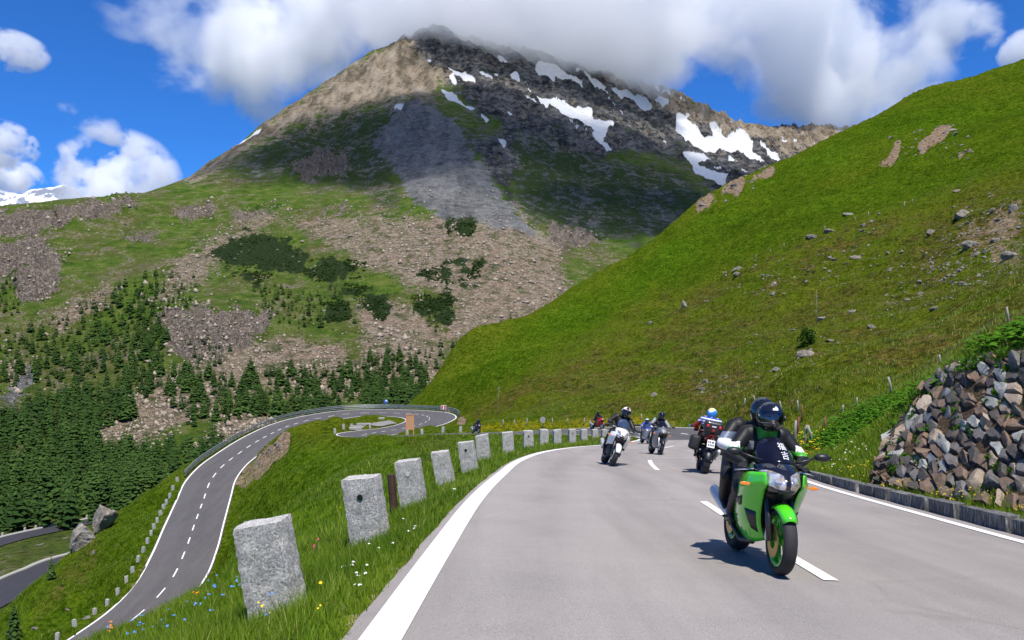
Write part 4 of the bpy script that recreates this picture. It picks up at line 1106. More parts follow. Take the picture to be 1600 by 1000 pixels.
for q, (px, py, d, lab) in enumerate(((517, 668, 157, 'nearer grey picnic table with benches on the grass inside the hairpin'), (529, 661, 165, 'farther grey picnic table with benches inside the hairpin'))):
    x = (px - 800) / FPX * d; t = empty('picnic_table', (x, d, ground(x, d)), (0, 0, 0.15 + q * .2))
    tag(t, lab, 'picnic table', 'picnic tables inside the hairpin')
    for a in (-1, 0, 1): add_box(t, 'table_board', (2.6, 0.26, 0.07), (0, a * 0.28, 0.76), M_WOODG)
    for s in (-1, 1):
        add_box(t, 'bench', (2.6, 0.34, 0.07), (0, s * 0.85, 0.45), M_WOODG)
        add_box(t, 'leg', (0.12, 0.8, 0.80), (s * 0.95, 0, 0.36), M_CONC)
        for b in (-1, 1): add_box(t, 'bench_leg', (0.12, 0.2, 0.50), (s * 0.95, b * 0.85, 0.20), M_CONC)
def drape(name, quad, mat, nu=30, nv=12, lift=0.14):
    q = np.asarray(quad, float)
    u = np.linspace(0, 1, nu)[:, None, None]; v = np.linspace(0, 1, nv)[None, :, None]
    p = (q[0] * (1 - u) + q[1] * u) * (1 - v) + (q[3] * (1 - u) + q[2] * u) * v
    p = p.reshape(-1, 2); z = near_fast(p[:, 0], p[:, 1]) + lift
    return link(name, npmesh(name, np.column_stack([p, z]), grid_quads(nu, nv)), mat, smooth=True)
M_GRAVEL = asphalt('gravel_apron', (0.20, 0.19, 0.18), (0.25, 0.23, 0.21), 0.5, 0.4)
tag(drape('lay_by', [(-30.5, 145), (-26.2, 141.5), (-21.5, 156), (-24.5, 161)], M_GRAVEL), 'pale gravel lay-by inside the hairpin', kind='structure')
for q, (px, py, w_) in enumerate(((568, 664, 2.6), (596, 655, 1.2), (548, 671, 3.0))):
    e = hit(px, py, 100)
    o = add_box(None, 'kerb_block', (w_, 0.5, 0.4), (e[0], e[1], e[2] + 0.14), M_CONC, 0.05, (0, 0, .2))
    tag(o, ['pale stone block at the far edge of the lay-by', 'small pale block on the grass beyond the lay-by', 'long pale block at the left tip of the lay-by'][q], 'stone block')
def sign(px, py, d, rad, mat, face, lab, name, tilt=0.0, post=1.6, sq=False):
    x = (px - 800) / FPX * d; zc = CAM_H + (HOR - py) / FPX * d; zg = zc - post
    r = empty(name, (x, d, zg)); tag(r, lab, 'sign')
    tube('post', [(0, 0, -0.6), (0, 0, post + rad * .6)], 0.035, M_DKSTEEL, r)
    if sq: bmx = box_mesh('sign_plate', rad * 2, 0.03, rad * 1.7, 0.01)
    else:
        b_ = bmesh.new(); bmesh.ops.create_cone(b_, cap_ends=True, segments=24, radius1=rad, radius2=rad, depth=0.03, matrix=Matrix.Rotation(math.radians(90), 4, 'X')); bmx = bm_mesh('sign_plate', b_)
    pl = link('sign_plate', bmx, mat, r); pl.location = (0, -0.05, post); pl.rotation_euler = (0, tilt, face)
    return r, pl
M_SIGNB = plain('sign_back', (0.42, 0.43, 0.44), 0.45, 0.4); M_RED = plain('sign_red', (0.45, 0.03, 0.03), 0.5); M_WHITE = plain('sign_white', (0.75, 0.75, 0.75), 0.5); M_BLUE = plain('sign_blue', (0.05, 0.12, 0.40), 0.5)
sign(848, 656, 93, 0.36, M_SIGNB, 0.5, 'grey back of a round road sign beside the hillside road', 'road_sign', 0.5, 0.95)
r_, pl_ = sign(693, 636.5, 176, 0.55, M_WHITE, 0, 'red and white warning plate at the end of the guard rail', 'warning_sign', 0, 0.9, True)
for s in (-1, 1): add_box(pl_, 'red_panel', (0.34, 0.02, 0.8), (s * 0.3, -0.02, 0), M_RED, 0.004)
r_, pl_ = sign(603, 627.5, 196, 0.50, M_BLUE, 0, 'small blue sign standing behind the guard rail', 'direction_sign', 0, 1.6, True)
add_box(pl_, 'white_panel', (0.5, 0.02, 0.35), (0.1, -0.02, 0.25), M_WHITE, 0.004)
# dark timber barrier at the outside of the bend
tb = empty('timber_barrier', (10, 84, ground(10, 84))); tag(tb, 'dark timber rail barrier beyond the bend, behind the riders', 'barrier')
M_DKWOOD = plain('dark_timber', (0.055, 0.045, 0.038), 0.8, 0, 0.2, 0.3, 8, bump=.4)
_pts = []
for px, py, d in ((926, 663, 84), (950, 663, 82.5), (975, 663.5, 81), (1000, 665, 79), (1030, 664, 77), (1045, 665, 75.5), (1062, 672, 73)):
    x = (px - 800) / FPX * d; _pts.append(Vector((x, d, CAM_H + (HOR - py) / FPX * d)) - tb.location)
tube('rail', _pts, 0.13, M_DKWOOD, tb)
for v in _pts[:-1]:
    w_ = v + tb.location; g_ = ground(w_.x, w_.y)
    if w_.z - g_ > 0.05: tube('post', [(v.x, v.y + .15, g_ - tb.location.z - 0.3), (v.x, v.y + .15, v.z + .1)], 0.09, M_DKWOOD, tb)

# ------------------------------------------------------------------ pasture fences
def fence(name, lab, posts, wire=True):
    r0 = hit(posts[0][0], posts[0][1], 12)
    root = empty(name, tuple(r0)); tag(root, lab, 'fence')
    tops = []
    for px, py, hp, tilt, m in posts:
        e = hit(px, py, 12) - r0
        d = e[1] + r0[1]; h = max(hp / FPX * d, 0.5)
        t = (e[0] + tilt * h, e[1], e[2] + h)
        w = min(max(0.055, h * 0.055), 0.11)
        tube('post', [(e[0], e[1], e[2] - 0.3), ((e[0] + t[0]) / 2 + .01, e[1], e[2] + h * .5), t], [w, w, w * 0.9], m, root, 7)
        tops.append(Vector(t) - Vector((0, 0, h * 0.2)))
    if wire:
        for a, b in zip(tops, tops[1:]):
            m_ = (a + b) / 2 - Vector((0, 0, 0.1))
            tube('wire', [a, m_, b], 0.006, M_DKSTEEL, root, 4)
W, Rd = M_WOODG, M_WOODR
fence('pasture_fence', 'broken wooden pasture fence with pale and reddish posts behind the green motorcycle', [
    (1163, 636, 13, .1, W), (1181, 633, 14, -.25, W), (1222, 646, 19, -.2, W), (1237, 640, 14, 0, Rd), (1247, 643, 17, -.05, W), (1252.5, 660, 27, .05, Rd), (1246, 684, 32, .06, Rd), (1241, 690, 33, .08, W),
    (1257, 694, 30, .12, W), (1271, 692, 26, -.35, W), (1289, 678, 25, 0, Rd), (1317, 646, 8, 0, W), (1339, 634, 11, 0, W), (1394, 614, 25, -.25, W), (1469, 568, 10, -.1, W), (1577, 508, 28, -.15, W)])
fence('pasture_fence', 'row of thin stakes along the foot of the slope above the hillside road', [
    (786, 667, 11, 0, W), (804, 666, 9, 0, W), (823, 667, 12, .05, W), (863, 665, 11, 0, W), (887, 662, 8, 0, W), (913, 664, 10, 0, W), (938, 660, 10, 0, W), (969, 660, 8, 0, W), (1002, 656, 9, 0, W)])
fence('pasture_fence', 'line of small weathered posts high on the grassy slope', [
    (1130, 432, 7, 0, W), (1181, 406, 8, 0, W), (1204, 398, 7, 0, W), (1225, 388, 8, 0, W), (1289, 362, 9, 0, W), (1336, 346, 7, 0, W), (1357, 341, 9, 0, W), (1413, 326, 11, 0, W), (1426, 320, 7, 0, W)])

# ------------------------------------------------------------------ stone kerb along the right edge
k = NT('slate_kerb')
o = k.obj(); pz = k.pos()
st1 = k.noise(k.scale(pz, 1, 1, 0.18), 28, 4, 0.7)
c = k.ramp(st1, [(0.35, (0.045, 0.047, 0.045)), (0.52, (0.150, 0.150, 0.140)), (0.66, (0.42, 0.41, 0.39))])
c = k.mix(k.rand(), c, k.mix(1.0, c, (0.6, 0.6, 0.62), 'MULTIPLY'))
M_SLATE = k.bsdf(c, 0.8, 0, k.bump(k.noise(pz, 40, 4, 0.7), 0.7, 0.02), 0.3)
kb = empty('stone_kerb', (6.3, 12, ground(6.3, 12))); tag(kb, 'low kerb of dark slate blocks along the right edge of the road', 'kerb')
_sy = s_at_y(3.0); _n = 0
while _sy < s_at_y(21):
    L = random.uniform(0.55, 0.95)
    i = int(np.searchsorted(_su, _sy + L / 2)); e = road_point(RU[i:i + 1], NU[i:i + 1], RU[i, 4] + 0.42)[0]
    bm = bmesh.new(); bmesh.ops.create_cube(bm, size=1); bmesh.ops.subdivide_edges(bm, edges=bm.edges[:], cuts=2, use_grid_fill=True)
    co = np.array([v.co for v in bm.verts]) * np.array([0.20, L - 0.025, 0.42])
    co += 0.018 * fbm3(co + _n * 5.1, 12, 3)[:, None] * np.array([1, .4, 1.0]); co *= 1 - 0.02 * (np.abs(co[:, 2:]) > .2)
    for v, q in zip(bm.verts, co): v.co = q
    ks = link('kerb_stone', bm_mesh('kerb_stone', bm), M_SLATE, kb)
    fade = 1 - 0.35 * smoothstep(15, 21, RU[i, 1])
    ks.location = Vector(e) - kb.location + Vector((0, 0, -0.21 + (0.20 + random.uniform(-.015, .015)) * fade)); ks.rotation_euler = (math.atan(-0.1015), random.uniform(-.06, .06), math.atan2(-TU[i, 0], TU[i, 1]))
    _sy += L; _n += 1
# ------------------------------------------------------------------ bank faced with loose stones
def voronoi_cells(pts, w, h):
    cells = []
    for i, p in enumerate(pts):
        poly = [(-.1, -.1), (w + .1, -.1), (w + .1, h + .1), (-.1, h + .1)]
        dd = ((pts - p) ** 2).sum(1)
        for j in np.argsort(dd)[1:22]:
            q = pts[j]; m = (p + q) / 2; n = q - p
            new = []
            for a, b in zip(poly, poly[1:] + poly[:1]):
                da = (a[0] - m[0]) * n[0] + (a[1] - m[1]) * n[1]; db = (b[0] - m[0]) * n[0] + (b[1] - m[1]) * n[1]
                if da <= 0: new.append(a)
                if da * db < 0:
                    t = da / (da - db); new.append((a[0] + (b[0] - a[0]) * t, a[1] + (b[1] - a[1]) * t))
            poly = new
            if len(poly) < 3: break
        cells.append(np.array(poly) if len(poly) >= 3 else None)
    return cells

def stone_mat(name, a, b, rust):
    k = NT(name)
    o = k.obj(); pz = k.pos()
    n1 = k.noise(pz, 7, 5, 0.7); n2 = k.noise(pz, 45, 4, 0.75)
    c = k.mix(n1, a, b)
    c = k.mix(k.ramp(n2, [(0.35, 0.75), (0.5, 0.0)]), c, tuple(x * 0.30 for x in a))
    c = k.mix(k.ramp(k.noise(pz, 3.5, 4, 0.6), [(0.52, 0.0), (0.68, rust)]), c, (0.30, 0.155, 0.075))
    c = k.mix(k.ramp(k.noise(pz, 13, 4, 0.7), [(0.64, 0.0), (0.7, 0.6)]), c, (0.40, 0.39, 0.35))
    c = k.mix(k.ramp(k.noise(pz, 1.7, 4, 0.65), [(0.46, 0.0), (0.66, 0.55)]), c, (0.085, 0.060, 0.040))
    c = k.mix(k.ramp(k.noise(pz, 26, 3, 0.7), [(0.66, 0.0), (0.72, 0.5)]), c, (0.10, 0.11, 0.04))
    return k.bsdf(c, 0.85, 0, k.bump(k.math('ADD', n1, k.math('MULTIPLY', n2, 0.5)), 1.0, 0.05), 0.25)
STM = [stone_mat('stone_dark', (0.060, 0.058, 0.060), (0.125, 0.118, 0.118), 0.2), stone_mat('stone_grey', (0.15, 0.145, 0.145), (0.26, 0.25, 0.245), 0.2), stone_mat('stone_blue', (0.13, 0.155, 0.185), (0.22, 0.255, 0.28), 0.1),
       stone_mat('stone_brown', (0.17, 0.115, 0.085), (0.31, 0.22, 0.165), 0.8), stone_mat('stone_tan', (0.34, 0.27, 0.20), (0.50, 0.42, 0.34), 0.6), stone_mat('stone_pale', (0.32, 0.34, 0.325), (0.50, 0.51, 0.48), 0.1)]
STW = [0.22, 0.17, 0.08, 0.27, 0.16, 0.10]
B = [P(1362, 752, 18.0), P(1440, 765, 16.0), P(1520, 779, 14.2), P(1612, 797, 12.3), P(1745, 828, 10.4)]
T = [P(1385, 690, 19.0), P(1462, 590, 19.6), P(1530, 563, 17.8), P(1614, 552, 15.9), P(1752, 525, 13.8)]
sw = empty('stone_bank', tuple(B[2])); tag(sw, 'bank of loose multicoloured stones above the right kerb', 'stone bank')
Bc = catmull(np.array(B), 0.05); Tc = catmull(np.array(T), 0.05)
def face_pt(s, t):
    a = Bc[int(np.clip(s, 0, 1) * (len(Bc) - 1))]; b = Tc[int(np.clip(s, 0, 1) * (len(Tc) - 1))]
    return a * (1 - t) + b * t
LW, LH = 4.9, 2.7
rs = np.random.default_rng(12)
pts = []
tries = 0
while len(pts) < 260 and tries < 12000:
    tries += 1
    p = rs.uniform([0, 0], [LW, LH])
    rad = rs.choice([.36, .23, .12], p=[.12, .36, .52])
    if all((p[0] - q[0]) ** 2 + (p[1] - q[1]) ** 2 > ((rad + q[2]) * 0.78) ** 2 for q in pts): pts.append((p[0], p[1], rad))
pts = np.array(pts)
cells = voronoi_cells(pts[:, :2], LW, LH)
nst = 0
for ci, cell in enumerate(cells):
    if cell is None: continue
    c0 = cell.mean(0)
    if rs.random() < 0.06: continue
    sc = rs.uniform(0.80, 0.95)
    # extra corners make the outline irregular
    ring = []
    for a, b in zip(cell, np.roll(cell, -1, 0)):
        ring.append(a); m_ = (a + b) / 2 + rs.normal(0, 0.012, 2); ring.append(m_)
    ring = c0 + (np.array(ring) - c0) * sc
    ring = c0 + (ring - c0) * (0.90 + 0.10 * rs.random((len(ring), 1)))
    size = math.sqrt(max(1e-4, np.ptp(ring[:, 0]) * np.ptp(ring[:, 1])))
    dep = size * rs.uniform(0.16, 0.42)
    tilt = rs.normal(0, 0.28, 2)
    def lift(q, z):
        s, t = q[0] / LW, q[1] / LH
        base = face_pt(s, t)
        e = face_pt(min(s + .02, 1), t) - face_pt(max(s - .02, 0), t); f = face_pt(s, min(t + .05, 1)) - face_pt(s, max(t - .05, 0))
        n = np.cross(f, e); n /= np.linalg.norm(n) + 1e-9
        if n @ np.array([-1.0, -0.6, 0.6]) < 0: n = -n
        return base + n * z
    V = []; m = len(ring)
    for q in ring: V.append(lift(q, -0.14))
    for q in ring: V.append(lift(c0 + (q - c0) * 1.02, dep * 0.30 + float((q - c0) @ tilt) * .4))
    for q in ring:
        qq = c0 + (q - c0) * rs.uniform(0.76, 0.93); V.append(lift(qq, dep * rs.uniform(0.85, 1.05) + float((qq - c0) @ tilt)))
    V.append(lift(c0 + rs.normal(0, .03, 2), dep * rs.uniform(0.95, 1.12)))
    F = []
    for a in range(m):
        b = (a + 1) % m
        F += [(a, b, m + b, m + a), (m + a, m + b, 2 * m + b, 2 * m + a), (2 * m + a, 2 * m + b, 3 * m)]
    V = [v - B[2] for v in V]
    me = pymesh('stone', V, F)
    bm = bmesh.new(); bm.from_mesh(me); bmesh.ops.recalc_face_normals(bm, faces=bm.faces)
    if size > 0.3: bmesh.ops.subdivide_edges(bm, edges=bm.edges[:], cuts=1, use_grid_fill=True, smooth=0.25)
    co = np.array([v.co for v in bm.verts]); nn_v = np.array([v.normal for v in bm.verts]); bm.normal_update()
    co += nn_v * (0.10 * size * fbm3(co + ci * 1.7, 7.0, ci % 30))[:, None]
    for v_, q_ in zip(bm.verts, co): v_.co = q_
    bm.to_mesh(me); bm.free()
    me.materials.append(STM[rs.choice(6, p=np.array(STW) / sum(STW))])
    link('stone', me, None, sw, False); me.polygons.foreach_set('use_smooth', np.ones(len(me.polygons), bool)); me.set_sharp_from_angle(angle=math.radians(32)); nst += 1
# small rubble and earth between the stones
nr = 900
s_ = rs.uniform(0, 1, nr); t_ = rs.uniform(-0.02, 1.0, nr)
V, F = [], []
for a, b in zip(s_, t_):
    c_ = face_pt(a, b); r = rs.uniform(0.02, 0.06)
    q = rs.normal(0, 1, (6, 3)); q /= np.linalg.norm(q, axis=1)[:, None]
    base = len(V)
    o6 = np.array([(1, 0, 0), (-1, 0, 0), (0, 1, 0), (0, -1, 0), (0, 0, 1), (0, 0, -1)]) * r * rs.uniform(.6, 1.3, (6, 3))
    rot = np.array(Euler(tuple(rs.uniform(0, 6, 3))).to_matrix())
    for w_ in o6: V.append(c_ + rot @ w_ - B[2] + np.array([0, -0.03, 0]))
    F += [(base + i, base + j, base + k_) for i, j, k_ in ((0, 2, 4), (2, 1, 4), (1, 3, 4), (3, 0, 4), (2, 0, 5), (1, 2, 5), (3, 1, 5), (0, 3, 5))]
rub_ = link('rubble', pymesh('rubble', V, F), STM[3], sw); rub_['kind'] = 'stuff'
# soil backing
bk = []
for a in np.linspace(0, 1, 40):
    for b in np.linspace(-0.12, 1.05, 14):
        bk.append(face_pt(a, b) - B[2] + np.array([0, 0.10 + 0.03 * math.sin(a * 90 + b * 31), 0]))
k = NT('dark_soil'); pz = k.pos()
M_SOIL = k.bsdf(k.ramp(k.noise(pz, 9, 5, 0.7), [(0.3, (0.035, 0.025, 0.016)), (0.7, (0.16, 0.105, 0.065))]), 0.95, 0, k.bump(k.noise(pz, 20, 4, .7), 1, .08), .1)
link('soil', npmesh('soil', np.array(bk), grid_quads(40, 14)), M_SOIL, sw, True)

# ------------------------------------------------------------------ rocks on the slopes
def rock_mesh(seed, sub=3, flat=0.7):
    bm = bmesh.new(); bmesh.ops.create_icosphere(bm, subdivisions=sub, radius=0.5)
    co = np.array([v.co for v in bm.verts]); r = np.random.default_rng(seed)
    for _ in range(9):      # planar breaks
        n = r.normal(0, 1, 3); n /= np.linalg.norm(n); h_ = r.uniform(0.24, 0.40)
        ex = np.maximum(co @ n - h_, 0); co -= ex[:, None] * n * 0.92
    co += co * (0.30 * fbm3(co + seed, 3.0, seed % 40) + 0.16 * fbm3(co + seed, 9, 3))[:, None]
    co[:, 2] *= flat
    for v, q in zip(bm.verts, co): v.co = q
    return bm_mesh('rock', bm)
k = NT('hill_rock')
pz = k.pos(); oz = k.obj(); rd = k.rand()
n1 = k.noise(oz, 4, 6, 0.7); n2 = k.noise(oz, 14, 4, 0.7)
c = k.ramp(n1, [(0.3, (0.11, 0.10, 0.085)), (0.5, (0.25, 0.23, 0.20)), (0.72, (0.46, 0.43, 0.39))])
c = k.mix(k.math('MULTIPLY', rd, 0.6), c, k.mix(1.0, c, (0.75, 0.62, 0.52), 'MULTIPLY'))
c = k.mix(k.ramp(n2, [(0.60, 0.0), (0.70, 0.7)]), c, (0.10, 0.105, 0.03))
M_HROCK = k.bsdf(c, 0.9, 0, k.bump(k.math('ADD', n1, n2), 0.9, 0.2), 0.15)
RM = []
for q in range(8):
    m_ = rock_mesh(40 + q, 3, [0.6, 0.75, 0.5, 0.9, 0.55, 0.7, 0.45, 0.8][q]); m_.materials.append(M_HROCK); RM.append(m_)
ROCKS = [(1070, 480, 13, 22, 'upright pointed grey rock standing alone on the slope'), (1462, 484, 24, 12, 'pale flat rock on the slope below the stony patch'), (1262, 556, 40, 20, 'dark overhanging boulder beside the small bush'),
         (1214, 580, 18, 12, 'light rounded boulder left of the small bush'), (1022, 619, 22, 12, 'grey boulder low on the slope above the riders'), (1102, 598, 12, 10, 'upper stone in the bare brown patch'), (1098, 610, 12, 8, 'lower stone in the bare brown patch'),
         (1272, 373, 34, 11, 'long tan rock ledge, left one on the upper fence line'), (1300, 362, 30, 10, 'long pale rock ledge, right one on the upper fence line'), (1350, 354, 14, 12, 'rough block beside the upper fence posts'), (1328, 336, 26, 9, 'flat slab above the upper fence line'),
         (1456, 366, 26, 14, 'slab with a dark overhang on the stony slope'), (1508, 338, 48, 26, 'big mossy boulder on the stony slope'), (1552, 332, 14, 14, 'bright pale block right of the mossy boulder'), (1520, 385, 40, 18, 'group-topping grey slab in the stony patch at right'),
         (1557, 378, 30, 12, 'thin grey slab in the stony patch near the right edge'), (1585, 402, 44, 20, 'broad dark slab at the right edge of the stony patch'), (1563, 345, 20, 10, 'whitish flat stone above the stony patch'), (1342, 404, 34, 11, 'dark low ledge in the middle of the slope'),
         (1388, 398, 14, 8, 'small pale stone right of the dark ledge'), (1210, 447, 16, 13, 'light block in the small cluster below the fence'), (1192, 434, 9, 8, 'small stone left of the light block'), (1154, 430, 22, 9, 'flat stones at the left end of the slope cluster'),
         (1182, 525, 12, 6, 'flat white stone above the brown patch'), (1174, 537, 8, 6, 'tiny pale stone above the brown patch'), (1286, 500, 24, 10, 'dark hollowed rock above the small bush'), (1334, 488, 22, 9, 'dark stone right of the bare sapling'),
         (1362, 514, 22, 9, 'pale flat slab right of the small bush'), (1300, 533, 30, 8, 'long low ledge touching the small bush'), (1239, 517, 12, 6, 'white stone left of the small bush'), (1504, 445, 16, 10, 'reddish stone below the stony patch'), (1437, 441, 12, 6, 'pinkish stone on the lower stony slope'),
         (1478, 437, 10, 6, 'light grey stone on the lower stony slope'), (1445, 402, 12, 6, 'small white stone right of the slope middle'), (1420, 470, 14, 6, 'low grey stone left of the pale flat rock'), (1500, 424, 16, 7, 'white flat stone under the thin slab'), (1530, 440, 14, 6, 'grey flat stone near the right edge'),
         (1105, 472, 14, 5, 'flat stone right of the upright rock'), (1016, 506, 12, 8, 'small grey stone left on the slope'), (1385, 628, 12, 6, 'white stone near the leaning fence post'), (1100, 322, 20, 8, 'rocks on the ridge line above the mountain scree'), (1150, 290, 24, 8, 'low rocky rib along the ridge line'),
         (1486, 205, 28, 9, 'pale rock face in the bare scar high on the slope'), (1440, 236, 16, 9, 'tan rock at the lower tip of the high scar'), (1498, 300, 26, 8, 'flat tan rock below the high scar'), (1318, 395, 8, 6, 'small tan stone at the slope middle'), (1585, 330, 18, 22, 'pale upright rock at the right edge')]
def place_rock(px, py, w, h, lab, q, d0=14, group='rocks on the grassy slope', cat='rock', name='rock'):
    e = hit(px, py, d0)
    o = bpy.data.objects.new(name, RM[q % 8]); COL.objects.link(o)
    s = w / FPX * e[1] * .66; hh = h / FPX * e[1] * .62
    fl = [0.6, 0.75, 0.5, 0.9, 0.55, 0.7, 0.45, 0.8][q % 8] * 0.85
    o.scale = (s * 1.15, s * 0.95, hh / fl * 1.25); o.location = (e[0], e[1] + s * .25, e[2] + hh * 0.10); o.rotation_euler = (random.uniform(-.1, .1), random.uniform(-.15, .15), random.uniform(-.5, .5))
    tag(o, lab, cat, group)
    return o
for q, (px, py, w, h, lab) in enumerate(ROCKS): place_rock(px, py, w, h, lab, q)
# outcrop on the brow at the lower left
def outcrop(px, py, d, w, h, seed, lab):
    m_ = rock_mesh(seed, 5, 1.0); m_.materials.append(M_HROCK)
    x = (px - 800) / FPX * d; o = link('rock_outcrop', m_); s = w / FPX * d; hh = h / FPX * d
    o.scale = (s * 1.25, s * 1.1, hh * 1.25); o.location = (x, d, CAM_H + (HOR - py) / FPX * d); o.rotation_euler = (0, 0.35, 0.3)
    tag(o, lab, 'rock outcrop', 'outcrop above the valley road')
outcrop(161, 812, 116, 34, 48, 77, 'tall pinkish rock outcrop on the brow above the valley road, upper one')
outcrop(130, 843, 113, 42, 44, 83, 'dark fissured rock outcrop below the taller one on the brow')
for q, (px, py, w, h, lab) in enumerate(((145, 868, 8, 12, 'small pale rock spike on the grassy brow below the outcrops'), (134, 968, 20, 8, 'pale flat stone left of the lower road edge'), (53, 985, 14, 10, 'dark stone low on the lower-left bank'), (104, 955, 12, 6, 'small white stone in the middle of the lower-left bank'))):
    place_rock(px, py, w, h, lab, q + 3, 60, 'stones on the lower-left bank')
# stones on the cut bank inside the lower curve
for q in range(34):
    t = rs.random(); px = 372 + 78 * t + rs.normal(0, 6); py = 752 - 68 * t + rs.normal(0, 7)
    e = hit(px, py, 60)
    if road_dist(e[:1], e[1:2])[0] < 0.3: continue
    o = bpy.data.objects.new('fallen_stone', RM[q % 8]); COL.objects.link(o); s = rs.uniform(0.25, 0.8)
    o.location = e + np.array([0, 0, s * .12]); o.scale = (s, s, s); o.rotation_euler = tuple(rs.uniform(0, 3, 3))
    tag(o, 'pale fallen stone on the bare cut bank beside the lower road', 'stone', 'fallen stones on the cut bank')
# loose stones strewn over the slope: too small to pick apart
def loose(name, polys, n, smin, smax, lab, d0, mat):
    V, F, k_ = [], [], 0
    oct_ = np.array([(1, 0, 0), (-1, 0, 0), (0, 1, 0), (0, -1, 0), (0, 0, .7), (0, 0, -.7)])
    for poly, cnt in polys:
        a = np.array(poly); lo, hi = a.min(0), a.max(0); got = 0
        while got < cnt:
            p = rs.uniform(lo, hi)
            if poly_sd(p[:1], p[1:], poly)[0] < -rs.exponential(6): continue
            got += 1
            e = hit(p[0], p[1], d0, n=260); s = rs.uniform(smin, smax) ** 1.0 * e[1] / FPX * (1 if rs.random() < .85 else 1.8)
            rot = np.array(Euler(tuple(rs.uniform(-.6, .6, 3))).to_matrix())
            base = len(V)
            for w_ in oct_ * rs.uniform(.5, 1.3, (6, 3)) * s: V.append(e + rot @ w_)
            F += [(base + i, base + j, base + k2) for i, j, k2 in ((0, 2, 4), (2, 1, 4), (1, 3, 4), (3, 0, 4), (2, 0, 5), (1, 2, 5), (3, 1, 5), (0, 3, 5))]
    o = link(name, pymesh(name, V, F), mat); tag(o, lab, kind='stuff')
loose('loose_stones', [([(1440, 400), (1500, 340), (1600, 300), (1600, 430), (1540, 445), (1460, 450)], 420), ([(1380, 420), (1480, 400), (1500, 460), (1380, 500)], 110), ([(1130, 420), (1260, 390), (1420, 340), (1420, 420), (1250, 460), (1140, 470)], 130),
                       ([(1180, 560), (1290, 520), (1420, 470), (1400, 510), (1280, 560), (1190, 590)], 50), ([(1080, 590), (1130, 580), (1180, 600), (1120, 625)], 40), ([(1090, 325), (1150, 290), (1210, 262), (1215, 270), (1150, 300)], 50), ([(1370, 260), (1410, 215), (1490, 195), (1520, 240), (1440, 245)], 70)],
      0, 1.0, 3.6, 'small loose stones strewn over the grassy slope', 20, M_HROCK)
# ------------------------------------------------------------------ motorcycles (local axes: y forward, x to the rider's right, z up)
M_TYRE = plain('tyre_rubber', (0.028, 0.028, 0.029), 0.75, 0, 0.35, 0.25, 20, bump=0.15)
M_BLACK = plain('black_plastic', (0.016, 0.016, 0.018), 0.42, 0, 0.5, 0.25)
M_GLOSSB = plain('gloss_black', (0.010, 0.010, 0.013), 0.12, 0, 0.6, 0.2, coat=0.6)
M_DARKM = plain('dark_metal', (0.06, 0.06, 0.062), 0.38, 0.8, 0.5, 0.2)
M_SILV = plain('brushed_silver', (0.62, 0.62, 0.62), 0.42, 0.55, 0.5, 0.12)
M_GOLD = plain('gold_metal', (0.48, 0.32, 0.10), 0.35, 0.9, 0.5, 0.15)
M_ENG = plain('engine_grey', (0.085, 0.085, 0.088), 0.5, 0.6, 0.4, 0.4, 25)
M_ORANGE = plain('amber_lens', (0.75, 0.23, 0.03), 0.2, 0, 0.6)
M_REDL = plain('red_lens', (0.55, 0.02, 0.015), 0.18, 0, 0.6, coat=.5)
M_SEAT = plain('black_vinyl', (0.02, 0.02, 0.021), 0.6, 0, 0.4, 0.2, bump=0.2)
M_CHROME = plain('chrome', (0.75, 0.76, 0.78), 0.12, 1.0, 0.5, 0.05)
k = NT('headlamp')
oz = k.obj()
c = k.mix(k.ramp(k.noise(oz, 15, 1, 0.5, dist=.6), [(0.40, 0.0), (0.58, 1.0)]), (0.34, 0.33, 0.34), (0.86, 0.86, 0.88))
c = k.mix(k.ramp(k.noise(oz, 11, 1, 0.5), [(0.50, 0.0), (0.60, 0.6)]), c, (0.74, 0.48, 0.26))  # orange blotches: reflections in the lens painted into its colour
M_LAMP = k.bsdf(c, 0.10, 0.55, k.bump(k.noise(oz, 30, 1), 0.3, 0.01), 0.6, Coat_Weight=0.8, Coat_Roughness=0.04)
k = NT('dark_screen')
M_SCREEN = k.bsdf(k.mix(k.noise(k.obj(), 6, 2), (0.004, 0.004, 0.010), (0.010, 0.010, 0.020)), 0.16, 0, None, 0.25, Coat_Weight=0.25, Coat_Roughness=0.2)

def lathe(prof, seg=28, axis='X'):
    """prof (offset along axis, radius), closed loop when first == last"""
    V, F = [], []
    n = len(prof)
    for s in range(seg):
        a = 2 * math.pi * s / seg
        for o_, r in prof: V.append((o_, r * math.cos(a), r * math.sin(a)))
    for s in range(seg):
        t = (s + 1) % seg
        for i in range(n - 1):
            F.append((s * n + i, s * n + i + 1, t * n + i + 1, t * n + i))
    return V, F

def finish(me, sub=0, solid=0.0, bevel=0.0):
    """bake solidify / subdivision into the mesh"""
    if not (sub or solid): return me
    ob = bpy.data.objects.new('tmp', me); COL.objects.link(ob)
    if solid:
        m = ob.modifiers.new('s', 'SOLIDIFY'); m.thickness = solid; m.offset = 0
    if sub:
        m = ob.modifiers.new('u', 'SUBSURF'); m.levels = sub; m.render_levels = sub
    dg = bpy.context.evaluated_depsgraph_get()
    nm = bpy.data.meshes.new_from_object(ob.evaluated_get(dg))
    bpy.data.objects.remove(ob)
    return nm

def patch(name, f, nu, nv, mat, parent, solid=0.012, mirror=False):
    """surface patch f(u, v), u and v from 0 to 1"""
    V = []
    for i in range(nu):
        for j in range(nv):
            x, y, z = f(i / (nu - 1), j / (nv - 1)); V.append((-x if mirror else x, y, z))
    me = npmesh(name, V, grid_quads(nu, nv))
    bm = bmesh.new(); bm.from_mesh(me)
    if solid: bmesh.ops.recalc_face_normals(bm, faces=bm.faces)
    bm.to_mesh(me); bm.free()
    me = finish(me, 0, solid)
    return link(name, me, mat, parent, True)

